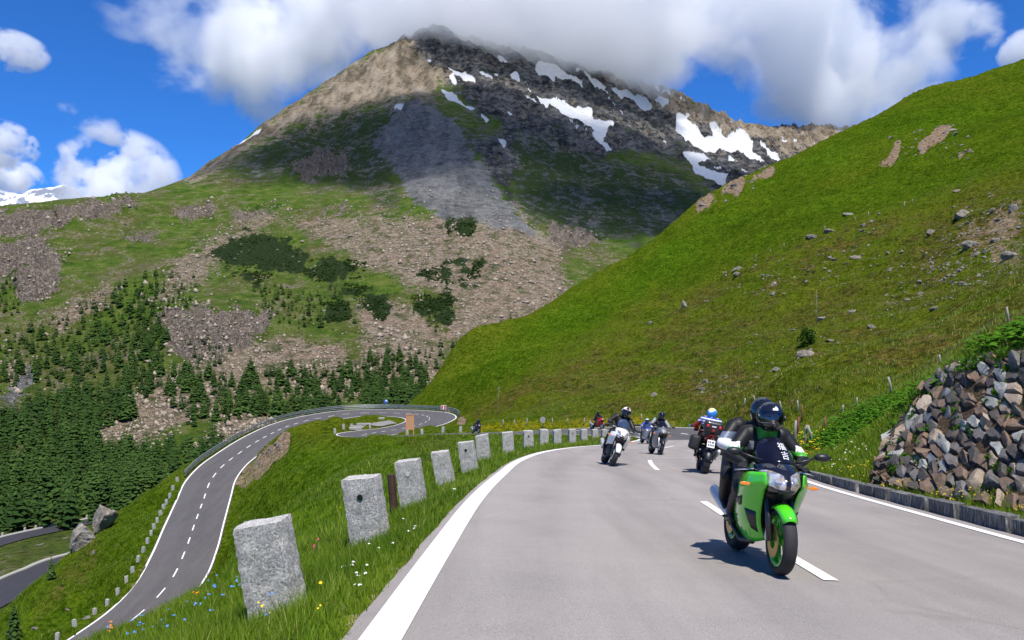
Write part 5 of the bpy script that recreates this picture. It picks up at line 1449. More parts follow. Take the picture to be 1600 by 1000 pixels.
def spl(rows, u, v):
    """smooth lookup in a grid of control points: u along a row, v across rows"""
    def cr(p, t):
        n = len(p) - 1; f = min(max(t, 0), 1) * n; i = min(int(f), n - 1); f -= i
        g = lambda a: p[min(max(a, 0), n)]
        a, b, c, d = (np.asarray(g(i + q), float) for q in (-1, 0, 1, 2))
        return 0.5 * (2 * b + (c - a) * f + (2 * a - 5 * b + 4 * c - d) * f * f + (-a + 3 * b - 3 * c + d) * f ** 3)
    return cr([cr(r, u) for r in rows], v)

def loft(name, rings, mat, parent, sub=1, caps=True):
    """rings: lists of points (same count) joined into a closed body"""
    n = len(rings[0]); V = [p for r in rings for p in r]; F = []
    for i in range(len(rings) - 1):
        for s in range(n): F.append((i * n + s, i * n + (s + 1) % n, (i + 1) * n + (s + 1) % n, (i + 1) * n + s))
    if caps:
        F.append(tuple(range(n))[::-1]); F.append(tuple(range((len(rings) - 1) * n, len(rings) * n)))
    me = pymesh(name, V, F)
    bm = bmesh.new(); bm.from_mesh(me); bmesh.ops.recalc_face_normals(bm, faces=bm.faces); bm.to_mesh(me); bm.free()
    return link(name, finish(me, sub), mat, parent, True)

def oval(y, z, rx, rz, n=10, x=0.0, ty=0.0, pw=2.0):
    """cross ring in the xz plane at y, leaning by ty"""
    out = []
    for s in range(n):
        a = 2 * math.pi * s / n; c_, s_ = math.cos(a), math.sin(a)
        e = 2.0 / pw
        xx = rx * math.copysign(abs(c_) ** e, c_); zz = rz * math.copysign(abs(s_) ** e, s_)
        out.append((x + xx, y + ty * zz, z + zz))
    return out

def wheel(parent, name, y, r, tw, rim_mat, discs, accent=None, spokes=5):
    w = empty(name); w.parent = parent; w.location = (0, y, r)
    rr = r - tw * 0.62
    prof = [(-tw * .36, rr), (-tw * .48, rr + tw * .22), (-tw * .46, r - tw * .22), (-tw * .30, r - tw * .07), (0, r), (tw * .30, r - tw * .07), (tw * .46, r - tw * .22), (tw * .48, rr + tw * .22), (tw * .36, rr), (-tw * .36, rr)]
    v, f = lathe(prof, 36); link('tyre', pymesh('tyre', v, f), M_TYRE, w, True)
    rp = [(-tw * .38, rr + .006), (-tw * .40, rr - .012), (-tw * .2, rr - .03), (tw * .2, rr - .03), (tw * .40, rr - .012), (tw * .38, rr + .006), (-tw * .38, rr + .006)]
    v, f = lathe(rp, 36)
    b0 = len(v)
    hv, hf = lathe([(-.055, 0.001), (-.055, .04), (.055, .04), (.055, 0.001)], 14)
    f += [tuple(i + b0 for i in q) for q in hf]; v += hv
    for s in range(spokes):
        a = 2 * math.pi * s / spokes
        for sgn in (-1, 1):
            c_, s_ = math.cos(a + .1 * sgn), math.sin(a + .1 * sgn)
            tv, tf = tube_pts([(0.02 * sgn, .035 * c_, .035 * s_), (0.03 * sgn, rr * .97 * math.cos(a + .16 * sgn), rr * .97 * math.sin(a + .16 * sgn))], [.014, .010], 6)
            b0 = len(v); v += [tuple(q) for q in tv]; f += [tuple(i + b0 for i in q) for q in tf]
    link('rim', pymesh('rim', v, f), rim_mat, w, True)
    for sx in discs:
        v, f = lathe([(sx - .003, .07), (sx - .003, .15), (sx + .003, .15), (sx + .003, .07), (sx - .003, .07)], 30)
        link('brake_disc', pymesh('brake_disc', v, f), M_GOLD if accent else M_SILV, w, False)
    return w

def arc_fender(parent, name, y0, z0, r, wdt, a0, a1, mat, droop=0.05):
    def f(u, v):
        a = math.radians(a0 + (a1 - a0) * u); x = (v - .5) * wdt; dr = -droop * (2 * (v - .5)) ** 2
        tp = 1 - 0.25 * abs(2 * u - 1) ** 3
        return (x * tp, y0 + (r + dr) * math.cos(a), z0 + (r + dr) * math.sin(a))
    return patch(name, f, 14, 7, mat, parent, 0.008)

def bag(parent, name, loc, size, mat, rot=(0, 0, 0), bev=0.06, trim=None):
    o = link(name, box_mesh(name, *size, bevel=bev, seg=3), mat, parent, True); o.location = loc; o.rotation_euler = rot
    if trim: add_box(o, 'trim', (size[0] * 1.02, size[1] * 1.02, 0.02), (0, 0, 0), trim, 0.005)
    return o

def motorcycle(label, paint, paint2, kind='sport', rim=None, group='motorcycles on the mountain road', fork=None, fender=None, panniers=None, topcase=None, screen=None, seat2=None, lamps='twin', low=True, fairing_low=None, accent=None, nose=None):
    R = empty('motorcycle'); tag(R, label, 'motorcycle', group)
    rim = rim or M_DARKM; fork = fork or M_DARKM; fender = fender or paint; screen = screen or M_SCREEN; fl = fairing_low or paint
    tall = 0.0 if kind == 'sport' else 0.06
    WF, WR, rf, rr = 0.72, -0.70, 0.300, 0.315
    fw = wheel(R, 'front_wheel', WF, rf, 0.125, rim, (-.075, .075), accent)
    rw = wheel(R, 'rear_wheel', WR, rr, 0.185, rim, (.09,), accent)
    # fork legs and calipers
    for s in (-1, 1):
        tube('fork_leg', [(s * .105, WF + .01, .30), (s * .105, WF - .07, .52), (s * .105, WF - .20, .92)], [.032, .030, .024], fork, R, 10)
        add_box(R, 'brake_caliper', (.04, .06, .11), (s * .085, WF - .13, .34), M_SILV, .012, (math.radians(-25), 0, 0))
    arc_fender(R, 'front_fender', WF, rf, rf + .035, .165, 38 if kind == 'sport' else 15, 140, fender)
    # engine, frame, swingarm
    loft('engine', [oval(.36, .50, .13, .20, 8, pw=4), oval(.20, .46, .19, .25, 8, pw=4), oval(0, .46, .20, .24, 8, pw=4), oval(-.18, .46, .17, .20, 8, pw=4), oval(-.28, .48, .12, .15, 8, pw=4)], M_ENG, R)
    for s in (-1, 1):
        tube('frame_spar', [(s * .07, .46, .86), (s * .17, .22, .74), (s * .17, -.10, .60), (s * .13, -.26, .48)], [.035, .045, .045, .035], M_DARKM, R, 8)
        tube('swingarm', [(s * .12, -.24, .46), (s * .125, -.45, .38), (s * .125, WR, rr)], [.035, .035, .025], M_DARKM, R, 8)
        tube('footpeg', [(s * .16, -.22, .40), (s * .29, -.24, .39)], .014, M_DARKM, R, 6)
    add_box(R, 'radiator', (.34, .05, .30), (0, .42, .55), M_BLACK, .01, (math.radians(-12), 0, 0))
    # tank, seat, tail
    zt = tall
    loft('fuel_tank', [oval(.40, .84 + zt, .07, .06), oval(.32, .88 + zt, .15, .10), oval(.18, .91 + zt, .175, .12), oval(.02, .89 + zt, .15, .11), oval(-.12, .84 + zt, .10, .07)], paint, R)
    loft('rider_seat', [oval(-.06, .83 + zt, .09, .035), oval(-.16, .80 + zt, .14, .05), oval(-.32, .80 + zt, .15, .05), oval(-.42, .84 + zt, .11, .05)], M_SEAT, R)
    loft('tail_cowl', [oval(-.22, .74 + zt, .10, .06), oval(-.40, .78 + zt, .14, .07), oval(-.62, .84 + zt, .13, .06), oval(-.84, .91 + zt, .08, .035), oval(-.95, .94 + zt, .035, .015)], paint2, R)
    loft('pillion_seat', [oval(-.40, .85 + zt, .09, .03), oval(-.50, .88 + zt, .12, .035), oval(-.70, .92 + zt, .11, .035), oval(-.82, .95 + zt, .07, .02)], M_SEAT, R)
    tl = loft('tail_light', [oval(-.93, .915 + zt, .075, .03), oval(-.965, .92 + zt, .065, .022)], M_REDL, R, 1)
    arc_fender(R, 'rear_hugger', WR, rr, rr + .03, .20, 60, 175, M_BLACK, .04)
    # exhaust on the rider's right
    ex = loft('exhaust', [oval(-.30, .40, .045, .045, 10, .19, .3), oval(-.36, .44, .058, .066, 10, .21, .3), oval(-.78, .60, .060, .070, 10, .25, .3), oval(-.84, .625, .045, .05, 10, .255, .3)], M_SILV, R)
    tube('exhaust_pipe', [(.08, .38, .40), (.12, .24, .22), (.16, 0, .20), (.19, -.18, .30), (.19, -.32, .41)], .028, M_DARKM, R, 8)
    # side fairings
    rows = [[(.17, .74, .90), (.245, .58, .89), (.27, .40, .87), (.24, .22, .84)],
            [(.16, .75, .79), (.265, .58, .78), (.285, .38, .77), (.255, .14, .75)],
            [(.15, .66, .72), (.26, .52, .70), (.28, .32, .67), (.245, .06, .64)],
            [(.14, .56, .56), (.235, .42, .54), (.255, .24, .50), (.225, -.04, .50)],
            [(.12, .50, .40), (.195, .36, .38), (.215, .16, .36), (.195, -.12, .38)],
            [(.06, .46, .27), (.12, .32, .23), (.14, .12, .22), (.135, -.16, .27)]]
    if not low: rows = rows[:4]
    for s in (0, 1):
        patch('side_fairing', lambda u, v: spl(rows, u, v), 12, 15, fl, R, 0.012, bool(s))
        if kind == 'sport':
            patch('air_vent', lambda u, v: spl(rows, .52 + .40 * u * (1 - .75 * v), .44 + .10 * v) + np.array([.012, 0, 0]), 6, 4, M_BLACK, R, 0.004, bool(s))
            patch('belly_vent', lambda u, v: spl(rows, .12 + .26 * u * (1 - .5 * v), .64 + .24 * v - .05 * u) + np.array([.011, 0, 0]), 6, 4, M_DARKM, R, 0.004, bool(s))
    # nose: u across, v from the screen base down to the chin
    def nose_f(u, v, push=0.0):
        a = (u - .5) * 2
        w_ = np.interp(v, [0, .35, .75, 1], [.195, .205, .185, .115])
        yy = np.interp(v, [0, .35, .75, 1], [.62, .76, .86, .83]); zz = np.interp(v, [0, .35, .75, 1], [.965, .90, .785, .70]) + tall
        return (w_ * a * (1 + push * .2), yy - .17 * a * a - .05 * a ** 4 + push, zz + .025 * (1 - a * a))
    patch('nose_fairing', nose_f, 17, 11, nose or paint, R, 0.012)
    lens = {'twin': [(.03, .44, .36, .90, .12), (.56, .97, .36, .90, -.12)], 'single': [(.22, .78, .40, .84, 0)], 'triple': [(.10, .36, .40, .72, .08), (.64, .90, .40, .72, -.08), (.42, .58, .62, .92, 0)]}[lamps]
    for u0, u1, v0, v1, sk in lens:
        def fl_(u, v):
            uu, vv = u * 2 - 1, v * 2 - 1
            r_ = max(abs(uu), abs(vv)); l_ = math.hypot(uu, vv) + 1e-6
            uu, vv = uu * (1 - .25 * (l_ - r_)), vv * (1 - .25 * (l_ - r_))
            U = (u0 + u1) / 2 + (u1 - u0) / 2 * uu; V_ = (v0 + v1) / 2 + (v1 - v0) / 2 * vv + sk * uu
            return nose_f(U, V_, .012 * (1 - .6 * max(abs(uu), abs(vv)) ** 4))
        patch('headlamp', fl_, 9, 9, M_LAMP, R, 0.004)
    def intake(u, v):
        p = nose_f(.24 + .52 * u, .90 + .10 * v, .014); return p
    patch('ram_air_intake', intake, 7, 3, M_BLACK, R, 0.004)
    # chin between the fairings, dark
    patch('inner_fairing', lambda u, v: ((u - .5) * np.interp(v, [0, 1], [.30, .22]), np.interp(v, [0, 1], [.74, .50]) - .1 * abs(u - .5), np.interp(v, [0, 1], [.78, .46])), 5, 6, M_BLACK, R, 0.006)
    # windscreen
    def scr(u, v, push=0.0):
        a = (u - .5) * 2
        w_ = np.interp(v, [0, .4, .8, 1], [.185, .185, .15, .10]); yy = np.interp(v, [0, .5, 1], [.64, .50, .37]); zz = np.interp(v, [0, .5, 1], [.955, 1.09, 1.19]) + tall * 1.6
        return (w_ * a, yy - .16 * a * a + push, zz + .03 * (1 - a * a) + push)
    sc = patch('windscreen', scr, 13, 11, screen, R, 0.005)
    # mirrors, handlebars, levers, indicators
    for s in (-1, 1):
        tube('mirror_stalk', [(s * .16, .58, 1.0 + tall), (s * .27, .55, 1.03 + tall), (s * .35, .52, 1.06 + tall)], [.013, .011, .010], M_BLACK, R, 8)
        mh = loft('mirror', [oval(.50, 1.065 + tall, .03, .02, 10, s * .41), oval(.515, 1.065 + tall, .085, .045, 10, s * .41), oval(.545, 1.065 + tall, .080, .042, 10, s * .41), oval(.575, 1.065 + tall, .03, .02, 10, s * .41)], M_BLACK, R)
        bm = bmesh.new(); bmesh.ops.create_circle(bm, cap_ends=True, segments=16, radius=.07, matrix=Matrix.Translation((s * .41, .503, 1.065 + tall)) @ Matrix.Rotation(math.radians(90), 4, 'X') @ Matrix.Diagonal((1, .5, 1, 1)))
        link('mirror_glass', bm_mesh('mirror_glass', bm), M_CHROME, mh)
        gz = .905 + tall * 2.2
        tube('handlebar', [(s * .10, .46, gz - .01), (s * .20, .45, gz), (s * .24, .43, gz)], .014, M_DARKM, R, 8)
        tube('hand_grip', [(s * .23, .435, gz), (s * .355, .385, gz - .012)], .018, M_BLACK, R, 10)
        tube('lever', [(s * .20, .48, gz + .005), (s * .28, .485, gz), (s * .37, .43, gz - .015)], [.010, .008, .007], M_SILV, R, 6)
        loft('indicator', [oval(.60, .78, .012, .012, 8, s * .27), oval(.60, .78, .02, .018, 8, s * .29), oval(.595, .78, .024, .02, 8, s * .33), oval(.59, .78, .008, .008, 8, s * .36)], M_ORANGE, R)
    # plate holder
    tube('plate_bracket', [(0, -.90, .88 + tall), (0, -1.0, .70 + tall)], .02, M_BLACK, R, 6)
    pl = add_box(R, 'number_plate', (.19, .01, .19), (0, -1.01, .70 + tall), M_WHITE, .004, (math.radians(-12), 0, 0))
    if panniers:
        for s in (-1, 1):
            pb = bag(R, 'pannier', (s * .36, -.55, .66 + tall), (.24, .50, .38), panniers, (0, s * -.08, 0), .09)
    if topcase:
        tc_ = bag(R, 'top_case', (0, -.82, 1.12 + tall), (.46, .40, .30), topcase, (math.radians(6), 0, 0), .09)
        for s in (-1, 1):
            loft('case_reflector', [oval(-.16, .03, .045, .04, 8, s * .15), oval(-.225, .03, .05, .045, 8, s * .15), oval(-.235, .03, .03, .03, 8, s * .15)], M_REDL, tc_)
        add_box(tc_, 'case_badge', (.11, .012, .03), (0, -.205, .03), M_WHITE, .004)
        add_box(tc_, 'case_latch', (.05, .012, .05), (0, -.20, -.06), M_REDL, .004)
    return R

def text_mesh(body, size, mat, parent, loc, rot, name='lettering', ext=0.002):
    cu = bpy.data.curves.new(name, 'FONT'); cu.body = body; cu.size = size; cu.align_x = 'CENTER'; cu.align_y = 'CENTER'; cu.extrude = ext
    ob = bpy.data.objects.new(name, cu); COL.objects.link(ob)
    dg = bpy.context.evaluated_depsgraph_get(); me = bpy.data.meshes.new_from_object(ob.evaluated_get(dg))
    bpy.data.objects.remove(ob)
    o = link(name, me, mat, parent); o.location = loc; o.rotation_euler = rot
    return o

def place_bike(R, x, y, heading, lean, pitch=0.0, z=None):
    """heading: direction of travel in degrees, 0 = away from the viewer, 180 = towards; lean to the bike's own right is positive"""
    if z is None:
        i = np.argmin((R_ALL[:, 0] - x) ** 2 + (R_ALL[:, 1] - y) ** 2); off = (x - R_ALL[i, 0]) * N_ALL[i, 0] + (y - R_ALL[i, 1]) * N_ALL[i, 1]
        z = R_ALL[i, 2] + R_ALL[i, 5] * off + 0.004
        # local slope along the heading
    h = math.radians(heading)
    fwd = Vector((-math.sin(h), math.cos(h)))
    def rz(px_, py_):
        i = np.argmin((R_ALL[:, 0] - px_) ** 2 + (R_ALL[:, 1] - py_) ** 2); t = R_ALL[min(i + 1, len(R_ALL) - 1)] - R_ALL[max(i - 1, 0)]
        tl_ = math.hypot(t[0], t[1]); al = ((px_ - R_ALL[i, 0]) * t[0] + (py_ - R_ALL[i, 1]) * t[1]) / tl_
        off = (px_ - R_ALL[i, 0]) * N_ALL[i, 0] + (py_ - R_ALL[i, 1]) * N_ALL[i, 1]
        return R_ALL[i, 2] + t[2] / tl_ * al + R_ALL[i, 5] * off
    za = rz(x + fwd.x * .72, y + fwd.y * .72); zb = rz(x - fwd.x * .70, y - fwd.y * .70)
    pit = math.atan2(za - zb, 1.42)
    R.location = (x, y, (za + zb) / 2 + 0.006)
    # the tyre has width: leaning about its edge lifts the contact line a little
    R.rotation_euler = (Matrix.Rotation(h, 4, 'Z') @ Matrix.Rotation(pit, 4, 'X') @ Matrix.Rotation(math.radians(lean), 4, 'Y')).to_euler()
    return R
# ------------------------------------------------------------------ riders: one continuous body each, helmet and gloves worn on it
M_SKIN = plain('skin', (0.50, 0.27, 0.19), 0.55, 0, 0.35, 0.1)
M_LEATHER = plain('black_leather', (0.013, 0.013, 0.014), 0.5, 0, 0.28, 0.3, 14, bump=0.14, bscale=16)
M_GREYL = plain('grey_leather', (0.23, 0.24, 0.25), 0.5, 0, 0.4, 0.2, 14, bump=0.3, bscale=22)
M_WHITEL = plain('white_leather', (0.72, 0.73, 0.75), 0.45, 0, 0.4, 0.06, 14, bump=0.2, bscale=22)
M_GREENL = plain('green_leather', (0.06, 0.36, 0.03), 0.45, 0, 0.4, 0.15, 14, bump=0.2, bscale=22)
M_BOOT = plain('boot_leather', (0.012, 0.012, 0.013), 0.5, 0, 0.3, 0.2)
M_EYE = plain('eye_white', (0.7, 0.68, 0.66), 0.2); M_IRIS = plain('eye_iris', (0.03, 0.02, 0.015), 0.2)
k = NT('clear_visor')
tr = k.n('ShaderNodeBsdfTransparent'); tr.inputs[0].default_value = (0.62, 0.62, 0.66, 1)
gl = k.n('ShaderNodeBsdfGlossy'); gl.inputs['Roughness'].default_value = 0.06; gl.inputs[0].default_value = (0.9, 0.9, 0.95, 1)
mx = k.n('ShaderNodeMixShader'); mx.inputs[0].default_value = 0.10
k.t.links.new(tr.outputs[0], mx.inputs[1]); k.t.links.new(gl.outputs[0], mx.inputs[2]); k.t.links.new(mx.outputs[0], k.out.inputs['Surface'])
M_VISOR = k.m
M_DVISOR = M_GLOSSB

def capsule(p0, p1, r0, r1, seg=12, rings=4):
    p0, p1 = Vector(p0), Vector(p1); t = p1 - p0; L = t.length
    t = t.normalized() if L > 1e-6 else Vector((0, 0, 1))
    a = t.cross(Vector((0, 0, 1)) if abs(t.z) < .9 else Vector((1, 0, 0))).normalized(); b = t.cross(a)
    prof = [(-r0 * math.cos(q * math.pi / 2 / rings), r0 * math.sin(q * math.pi / 2 / rings)) for q in range(1, rings + 1)]
    prof += [(L + r1 * math.sin(q * math.pi / 2 / rings), r1 * math.cos(q * math.pi / 2 / rings)) for q in range(0, rings)]
    V = [p0 - t * r0]; F = []
    for o_, r in prof:
        for s in range(seg):
            an = 2 * math.pi * s / seg; V.append(p0 + t * o_ + (a * math.cos(an) + b * math.sin(an)) * r)
    V.append(p1 + t * r1); n = len(prof)
    for s in range(seg):
        F.append((0, 1 + (s + 1) % seg, 1 + s)); F.append((len(V) - 1, 1 + (n - 1) * seg + s, 1 + (n - 1) * seg + (s + 1) % seg))
        for i in range(n - 1):
            F.append((1 + i * seg + s, 1 + i * seg + (s + 1) % seg, 1 + (i + 1) * seg + (s + 1) % seg, 1 + (i + 1) * seg + s))
    return V, F

def fuse(name, segs, voxel, smooth=4):
    """melt tapered limbs into one continuous skin; returns mesh and the nearest limb of every face"""
    V, F = [], []
    for p0, p1, r0, r1, lab in segs:
        v, f = capsule(p0, p1, r0, r1); b = len(V); V += v; F += [tuple(i + b for i in q) for q in f]
    me = pymesh(name, V, F)
    ob = bpy.data.objects.new('tmp', me); COL.objects.link(ob)
    m = ob.modifiers.new('r', 'REMESH'); m.mode = 'VOXEL'; m.voxel_size = voxel
    m2 = ob.modifiers.new('s', 'SMOOTH'); m2.factor = 0.5; m2.iterations = smooth
    dg = bpy.context.evaluated_depsgraph_get(); nm = bpy.data.meshes.new_from_object(ob.evaluated_get(dg))
    bpy.data.objects.remove(ob)
    n = len(nm.polygons); c = np.empty(n * 3); nm.polygons.foreach_get('center', c); c = c.reshape(-1, 3)
    best = np.full(n, 1e9); who = np.zeros(n, int)
    for i, (p0, p1, r0, r1, lab) in enumerate(segs):
        a, b = np.array(p0, float), np.array(p1, float); ab = b - a
        t = np.clip(((c - a) @ ab) / (ab @ ab + 1e-9), 0, 1); d = np.linalg.norm(c - a - t[:, None] * ab, axis=1) - (r0 + (r1 - r0) * t)
        m_ = d < best; best[m_] = d[m_]; who[m_] = i
    return nm, c, who

def glove(parent, s, G, wrist, mat, curl=1.0, bar=True):
    """a gloved hand closed round the grip at G"""
    G = np.array(G); a = np.array([s * .93, -.37, 0]); f = np.array([s * .37, .93, 0]); u = np.array([0, 0, 1.0])
    sg = []
    W = np.array(wrist)
    sg.append((W, G - f * .045 + u * .036, .030, .030, 'w'))
    for q in (-.030, 0, .030): sg.append((G - f * .045 + u * .034 + a * q, G - f * .004 + u * .036 + a * q, .019, .017, 'p'))
    for q, ln, r in ((-.036, .95, .0105), (-.012, 1.06, .0108), (.012, 1.0, .0105), (.036, .82, .0095)):
        K = G - f * .002 + u * .036 + a * q
        p1 = G + f * .034 * ln + u * .020 + a * q; p2 = G + f * .036 * ln - u * .014 * ln + a * q; p3 = G + f * .010 - u * .030 * ln + a * q
        sg += [(K, p1, r * 1.1, r, 'f'), (p1, p2, r, r * .95, 'f'), (p2, p3, r * .95, r * .8, 'f')]
    t0 = G - f * .040 + u * .018 - a * .034; t1 = G - f * .010 - u * .014 - a * .048; t2 = G + f * .016 - u * .026 - a * .036
    sg += [(t0, t1, .014, .012, 't'), (t1, t2, .012, .010, 't')]
    me, c, w = fuse('glove', sg, 0.0065, 2)
    return link('glove', me, mat, parent, True)

def helmet(parent, C, mats, yaw=0.0, pitch=0.0, visor=None, scale=1.0, stripe=None):
    """full-face shell with an eye port, chin bar and visor"""
    H = empty('helmet'); H.parent = parent; H.location = C; H.rotation_euler = (pitch, 0, yaw); H.scale = (scale * 1.06,) * 3
    na, ne = 40, 26
    def pt(az, el, k_=1.0):
        x = .122 * math.sin(az) * math.cos(el); y = .150 * math.cos(az) * math.cos(el); z = .142 * math.sin(el)
        if el < 0: z *= 1.0; y += .020 * max(0, math.cos(az)) * (-math.sin(el)) * 1.4; x *= 1 - .12 * (-math.sin(el))
        return (x * k_, y * k_, z * k_ + .01)
    V, F, MI = [], [], []
    els = np.linspace(math.radians(-62), math.radians(90), ne)
    for e in els:
        for q in range(na): V.append(pt(2 * math.pi * q / na, e))
    for i in range(ne - 1):
        for q in range(na):
            az = (2 * math.pi * (q + .5) / na + math.pi) % (2 * math.pi) - math.pi; e = (els[i] + els[i + 1]) / 2
            if abs(az) < math.radians(66) and math.radians(-20) < e < math.radians(24): continue
            F.append((i * na + q, i * na + (q + 1) % na, (i + 1) * na + (q + 1) % na, (i + 1) * na + q))
            m = 0
            if stripe: m = stripe(az, e)
            MI.append(m)
    me = pymesh('shell', V, F)
    if me.polygons[0].normal.dot(me.polygons[0].center) < 0: me.flip_normals()
    ob = bpy.data.objects.new('tmp', me); COL.objects.link(ob)
    for m in mats: me.materials.append(m)
    me.polygons.foreach_set('material_index', MI)
    md = ob.modifiers.new('s', 'SOLIDIFY'); md.thickness = .016; md.offset = -1
    dg = bpy.context.evaluated_depsgraph_get(); nm = bpy.data.meshes.new_from_object(ob.evaluated_get(dg)); bpy.data.objects.remove(ob)
    link('shell', nm, None, H, True)
    patch('visor', lambda u, v: pt(math.radians(-68 + 136 * u), math.radians(-22 + 48 * v), 1.012), 18, 8, visor or M_DVISOR, H, 0.0)
    for s in (-1, 1):
        bm = bmesh.new(); bmesh.ops.create_cone(bm, cap_ends=True, segments=14, radius1=.024, radius2=.020, depth=.014, matrix=Matrix.Translation((s * .120, .03, .012)) @ Matrix.Rotation(math.radians(90), 4, 'Y'))
        link('visor_pivot', bm_mesh('visor_pivot', bm), M_BLACK, H)
    return H

def rider(label, bike, pose, look, scale=1.0, hat=None, face=False, gl_mat=None, arms_to=None, group='riders on the motorcycles'):
    """pose: sport, tour or pillion; look: function (limb label, centre) -> material index, with look.mats"""
    P_ = empty('person'); tag(P_, label, 'person', group)
    P_.location = bike.location; P_.rotation_euler = bike.rotation_euler; P_.scale = bike.scale
    if pose == 'sport':
        hip, ch, nk, hd = (0, -.20, .93), (0, .04, 1.15), (0, .13, 1.26), (0, .215, 1.385); sh = (.185, .085, 1.235); el = (.355, .175, 1.02); gz = .905; G = (.292, .41, gz); kn = (.235, .17, .70); an = (.20, -.27, .44); toe = (.22, -.10, .37); hp = (.12, -.19, .88)
    elif pose == 'tour':
        hip, ch, nk, hd = (0, -.28, .97), (0, -.12, 1.24), (0, -.07, 1.37), (0, .0, 1.50); sh = (.195, -.10, 1.345); el = (.36, .07, 1.14); gz = .905 + .06 * 2.2; G = (.292, .41, gz); kn = (.25, .16, .74); an = (.22, -.20, .45); toe = (.24, -.02, .38); hp = (.12, -.26, .92)
    else:
        hip, ch, nk, hd = (0, -.58, 1.0), (-.02, -.38, 1.22), (-.04, -.31, 1.33), (-.06, -.235, 1.445); sh = (.19, -.34, 1.305); el = (.33, -.24, 1.12); G = (.15, -.02, 1.04); kn = (.27, -.20, .80); an = (.22, -.52, .55); toe = (.23, -.36, .47); hp = (.13, -.56, .97)
    v = lambda p, s=1: (p[0] * s, p[1], p[2])
    mid = tuple((np.array(hip) * .55 + np.array(ch) * .45))
    sg = [(hip, mid, .150, .145, 'hip'), (mid, ch, .145, .165, 'torso'), (ch, nk, .150, .085, 'torso'), (nk, hd, .062, .07, 'neck'), (hd, tuple(np.array(hd) + [0, .015, .012]), .092, .088, 'head'),
          (tuple(np.array(hd) + [0, .03, -.045]), tuple(np.array(hd) + [0, .05, -.07]), .062, .045, 'head')]
    for s in (-1, 1):
        chs = (s * .09, ch[1] + .01, ch[2])
        wr = np.array(v(G, s)) + (np.array([-s * .37 * .10, -.93 * .10, .055]) if pose != 'pillion' else np.array([s * .03, -.09, .02]))
        sg += [(chs, tuple(np.array(v(sh, s)) * [.8, 1, 1]), .13, .095, 'torso'), (v(sh, s), v(el, s), .082, .060, 'upper_arm'), (v(el, s), tuple(wr), .060, .040, 'forearm')]
        sg += [(v(hp, s), v(kn, s), .115, .078, 'thigh'), (v(kn, s), v(an, s), .076, .052, 'shin'), (v(an, s), v(toe, s), .050, .036, 'boot'), (v(an, s), tuple(np.array(v(an, s)) + [0, -.04, -.03]), .050, .038, 'boot')]
        if pose == 'pillion':
            sg += [(tuple(wr), v(G, s), .036, .032, 'hand')]
            for q in range(4): sg.append((tuple(np.array(v(G, s)) + [0, .0, .024 - .016 * q]), tuple(np.array(v(G, s)) + [-s * .07, .03, .02 - .014 * q]), .011, .009, 'hand'))
            sg.append((v(G, s), tuple(np.array(v(G, s)) + [-s * .03, .0, .05]), .013, .010, 'hand'))
        wrist_v = wr
        if pose != 'pillion': glove(P_, s, v(G, s), tuple(wr), gl_mat or M_LEATHER)
    if face:
        h_ = np.array(hd)
        sg += [(tuple(h_ + [0, .100, .002]), tuple(h_ + [0, .118, -.028]), .013, .017, 'head')]
    me, c, who = fuse('body', sg, 0.0125, 4)
    labs = [q[4] for q in sg]
    for m in look.mats: me.materials.append(m)
    idx = np.array([look(labs[w], p) for w, p in zip(who, c)], np.int32)
    me.polygons.foreach_set('material_index', idx)
    link('body', me, None, P_, True)
    if face:
        for s in (-1, 1):
            for nm_, r, m, fwd in (('eye', .0135, M_EYE, .083), ('iris', .0075, M_IRIS, .0915)):
                bm = bmesh.new(); bmesh.ops.create_uvsphere(bm, u_segments=12, v_segments=8, radius=r)
                e_ = link(nm_, bm_mesh(nm_, bm), m, P_, True); e_.location = (hd[0] + s * .032, hd[1] + fwd + .008, hd[2] + .006)
            tube('eyebrow', [(hd[0] + s * .018, hd[1] + .103, hd[2] + .026), (hd[0] + s * .05, hd[1] + .090, hd[2] + .028)], .005, M_IRIS, P_, 6)
    return P_, hd

def look_of(mats, fn):
    fn.mats = mats
    return fn
# ------------------------------------------------------------------ the traffic
M_GREEN = plain('lime_green_paint', (0.075, 0.56, 0.012), 0.16, 0, 0.5, 0.05, 3, coat=0.8)
M_WPAINT = plain('white_paint', (0.78, 0.78, 0.77), 0.18, 0, 0.5, 0.03, 3, coat=0.7)
M_SPAINT = plain('silver_paint', (0.24, 0.25, 0.26), 0.28, 0.5, 0.5, 0.06, 3, coat=0.5)
M_BPAINT = plain('blue_paint', (0.02, 0.05, 0.30), 0.18, 0, 0.5, 0.06, 3, coat=0.7)
M_RPAINT = plain('red_paint', (0.40, 0.018, 0.012), 0.18, 0, 0.5, 0.06, 3, coat=0.7)
M_DECAL = plain('white_decal', (0.86, 0.86, 0.86), 0.5, 0, 0.3, 0.03)
k = NT('tinted_screen'); M_BSCREEN = k.bsdf(k.mix(k.noise(k.obj(), 5, 2), (0.02, 0.035, 0.07), (0.05, 0.07, 0.12)), 0.08, 0, None, 0.6, Coat_Weight=0.6)

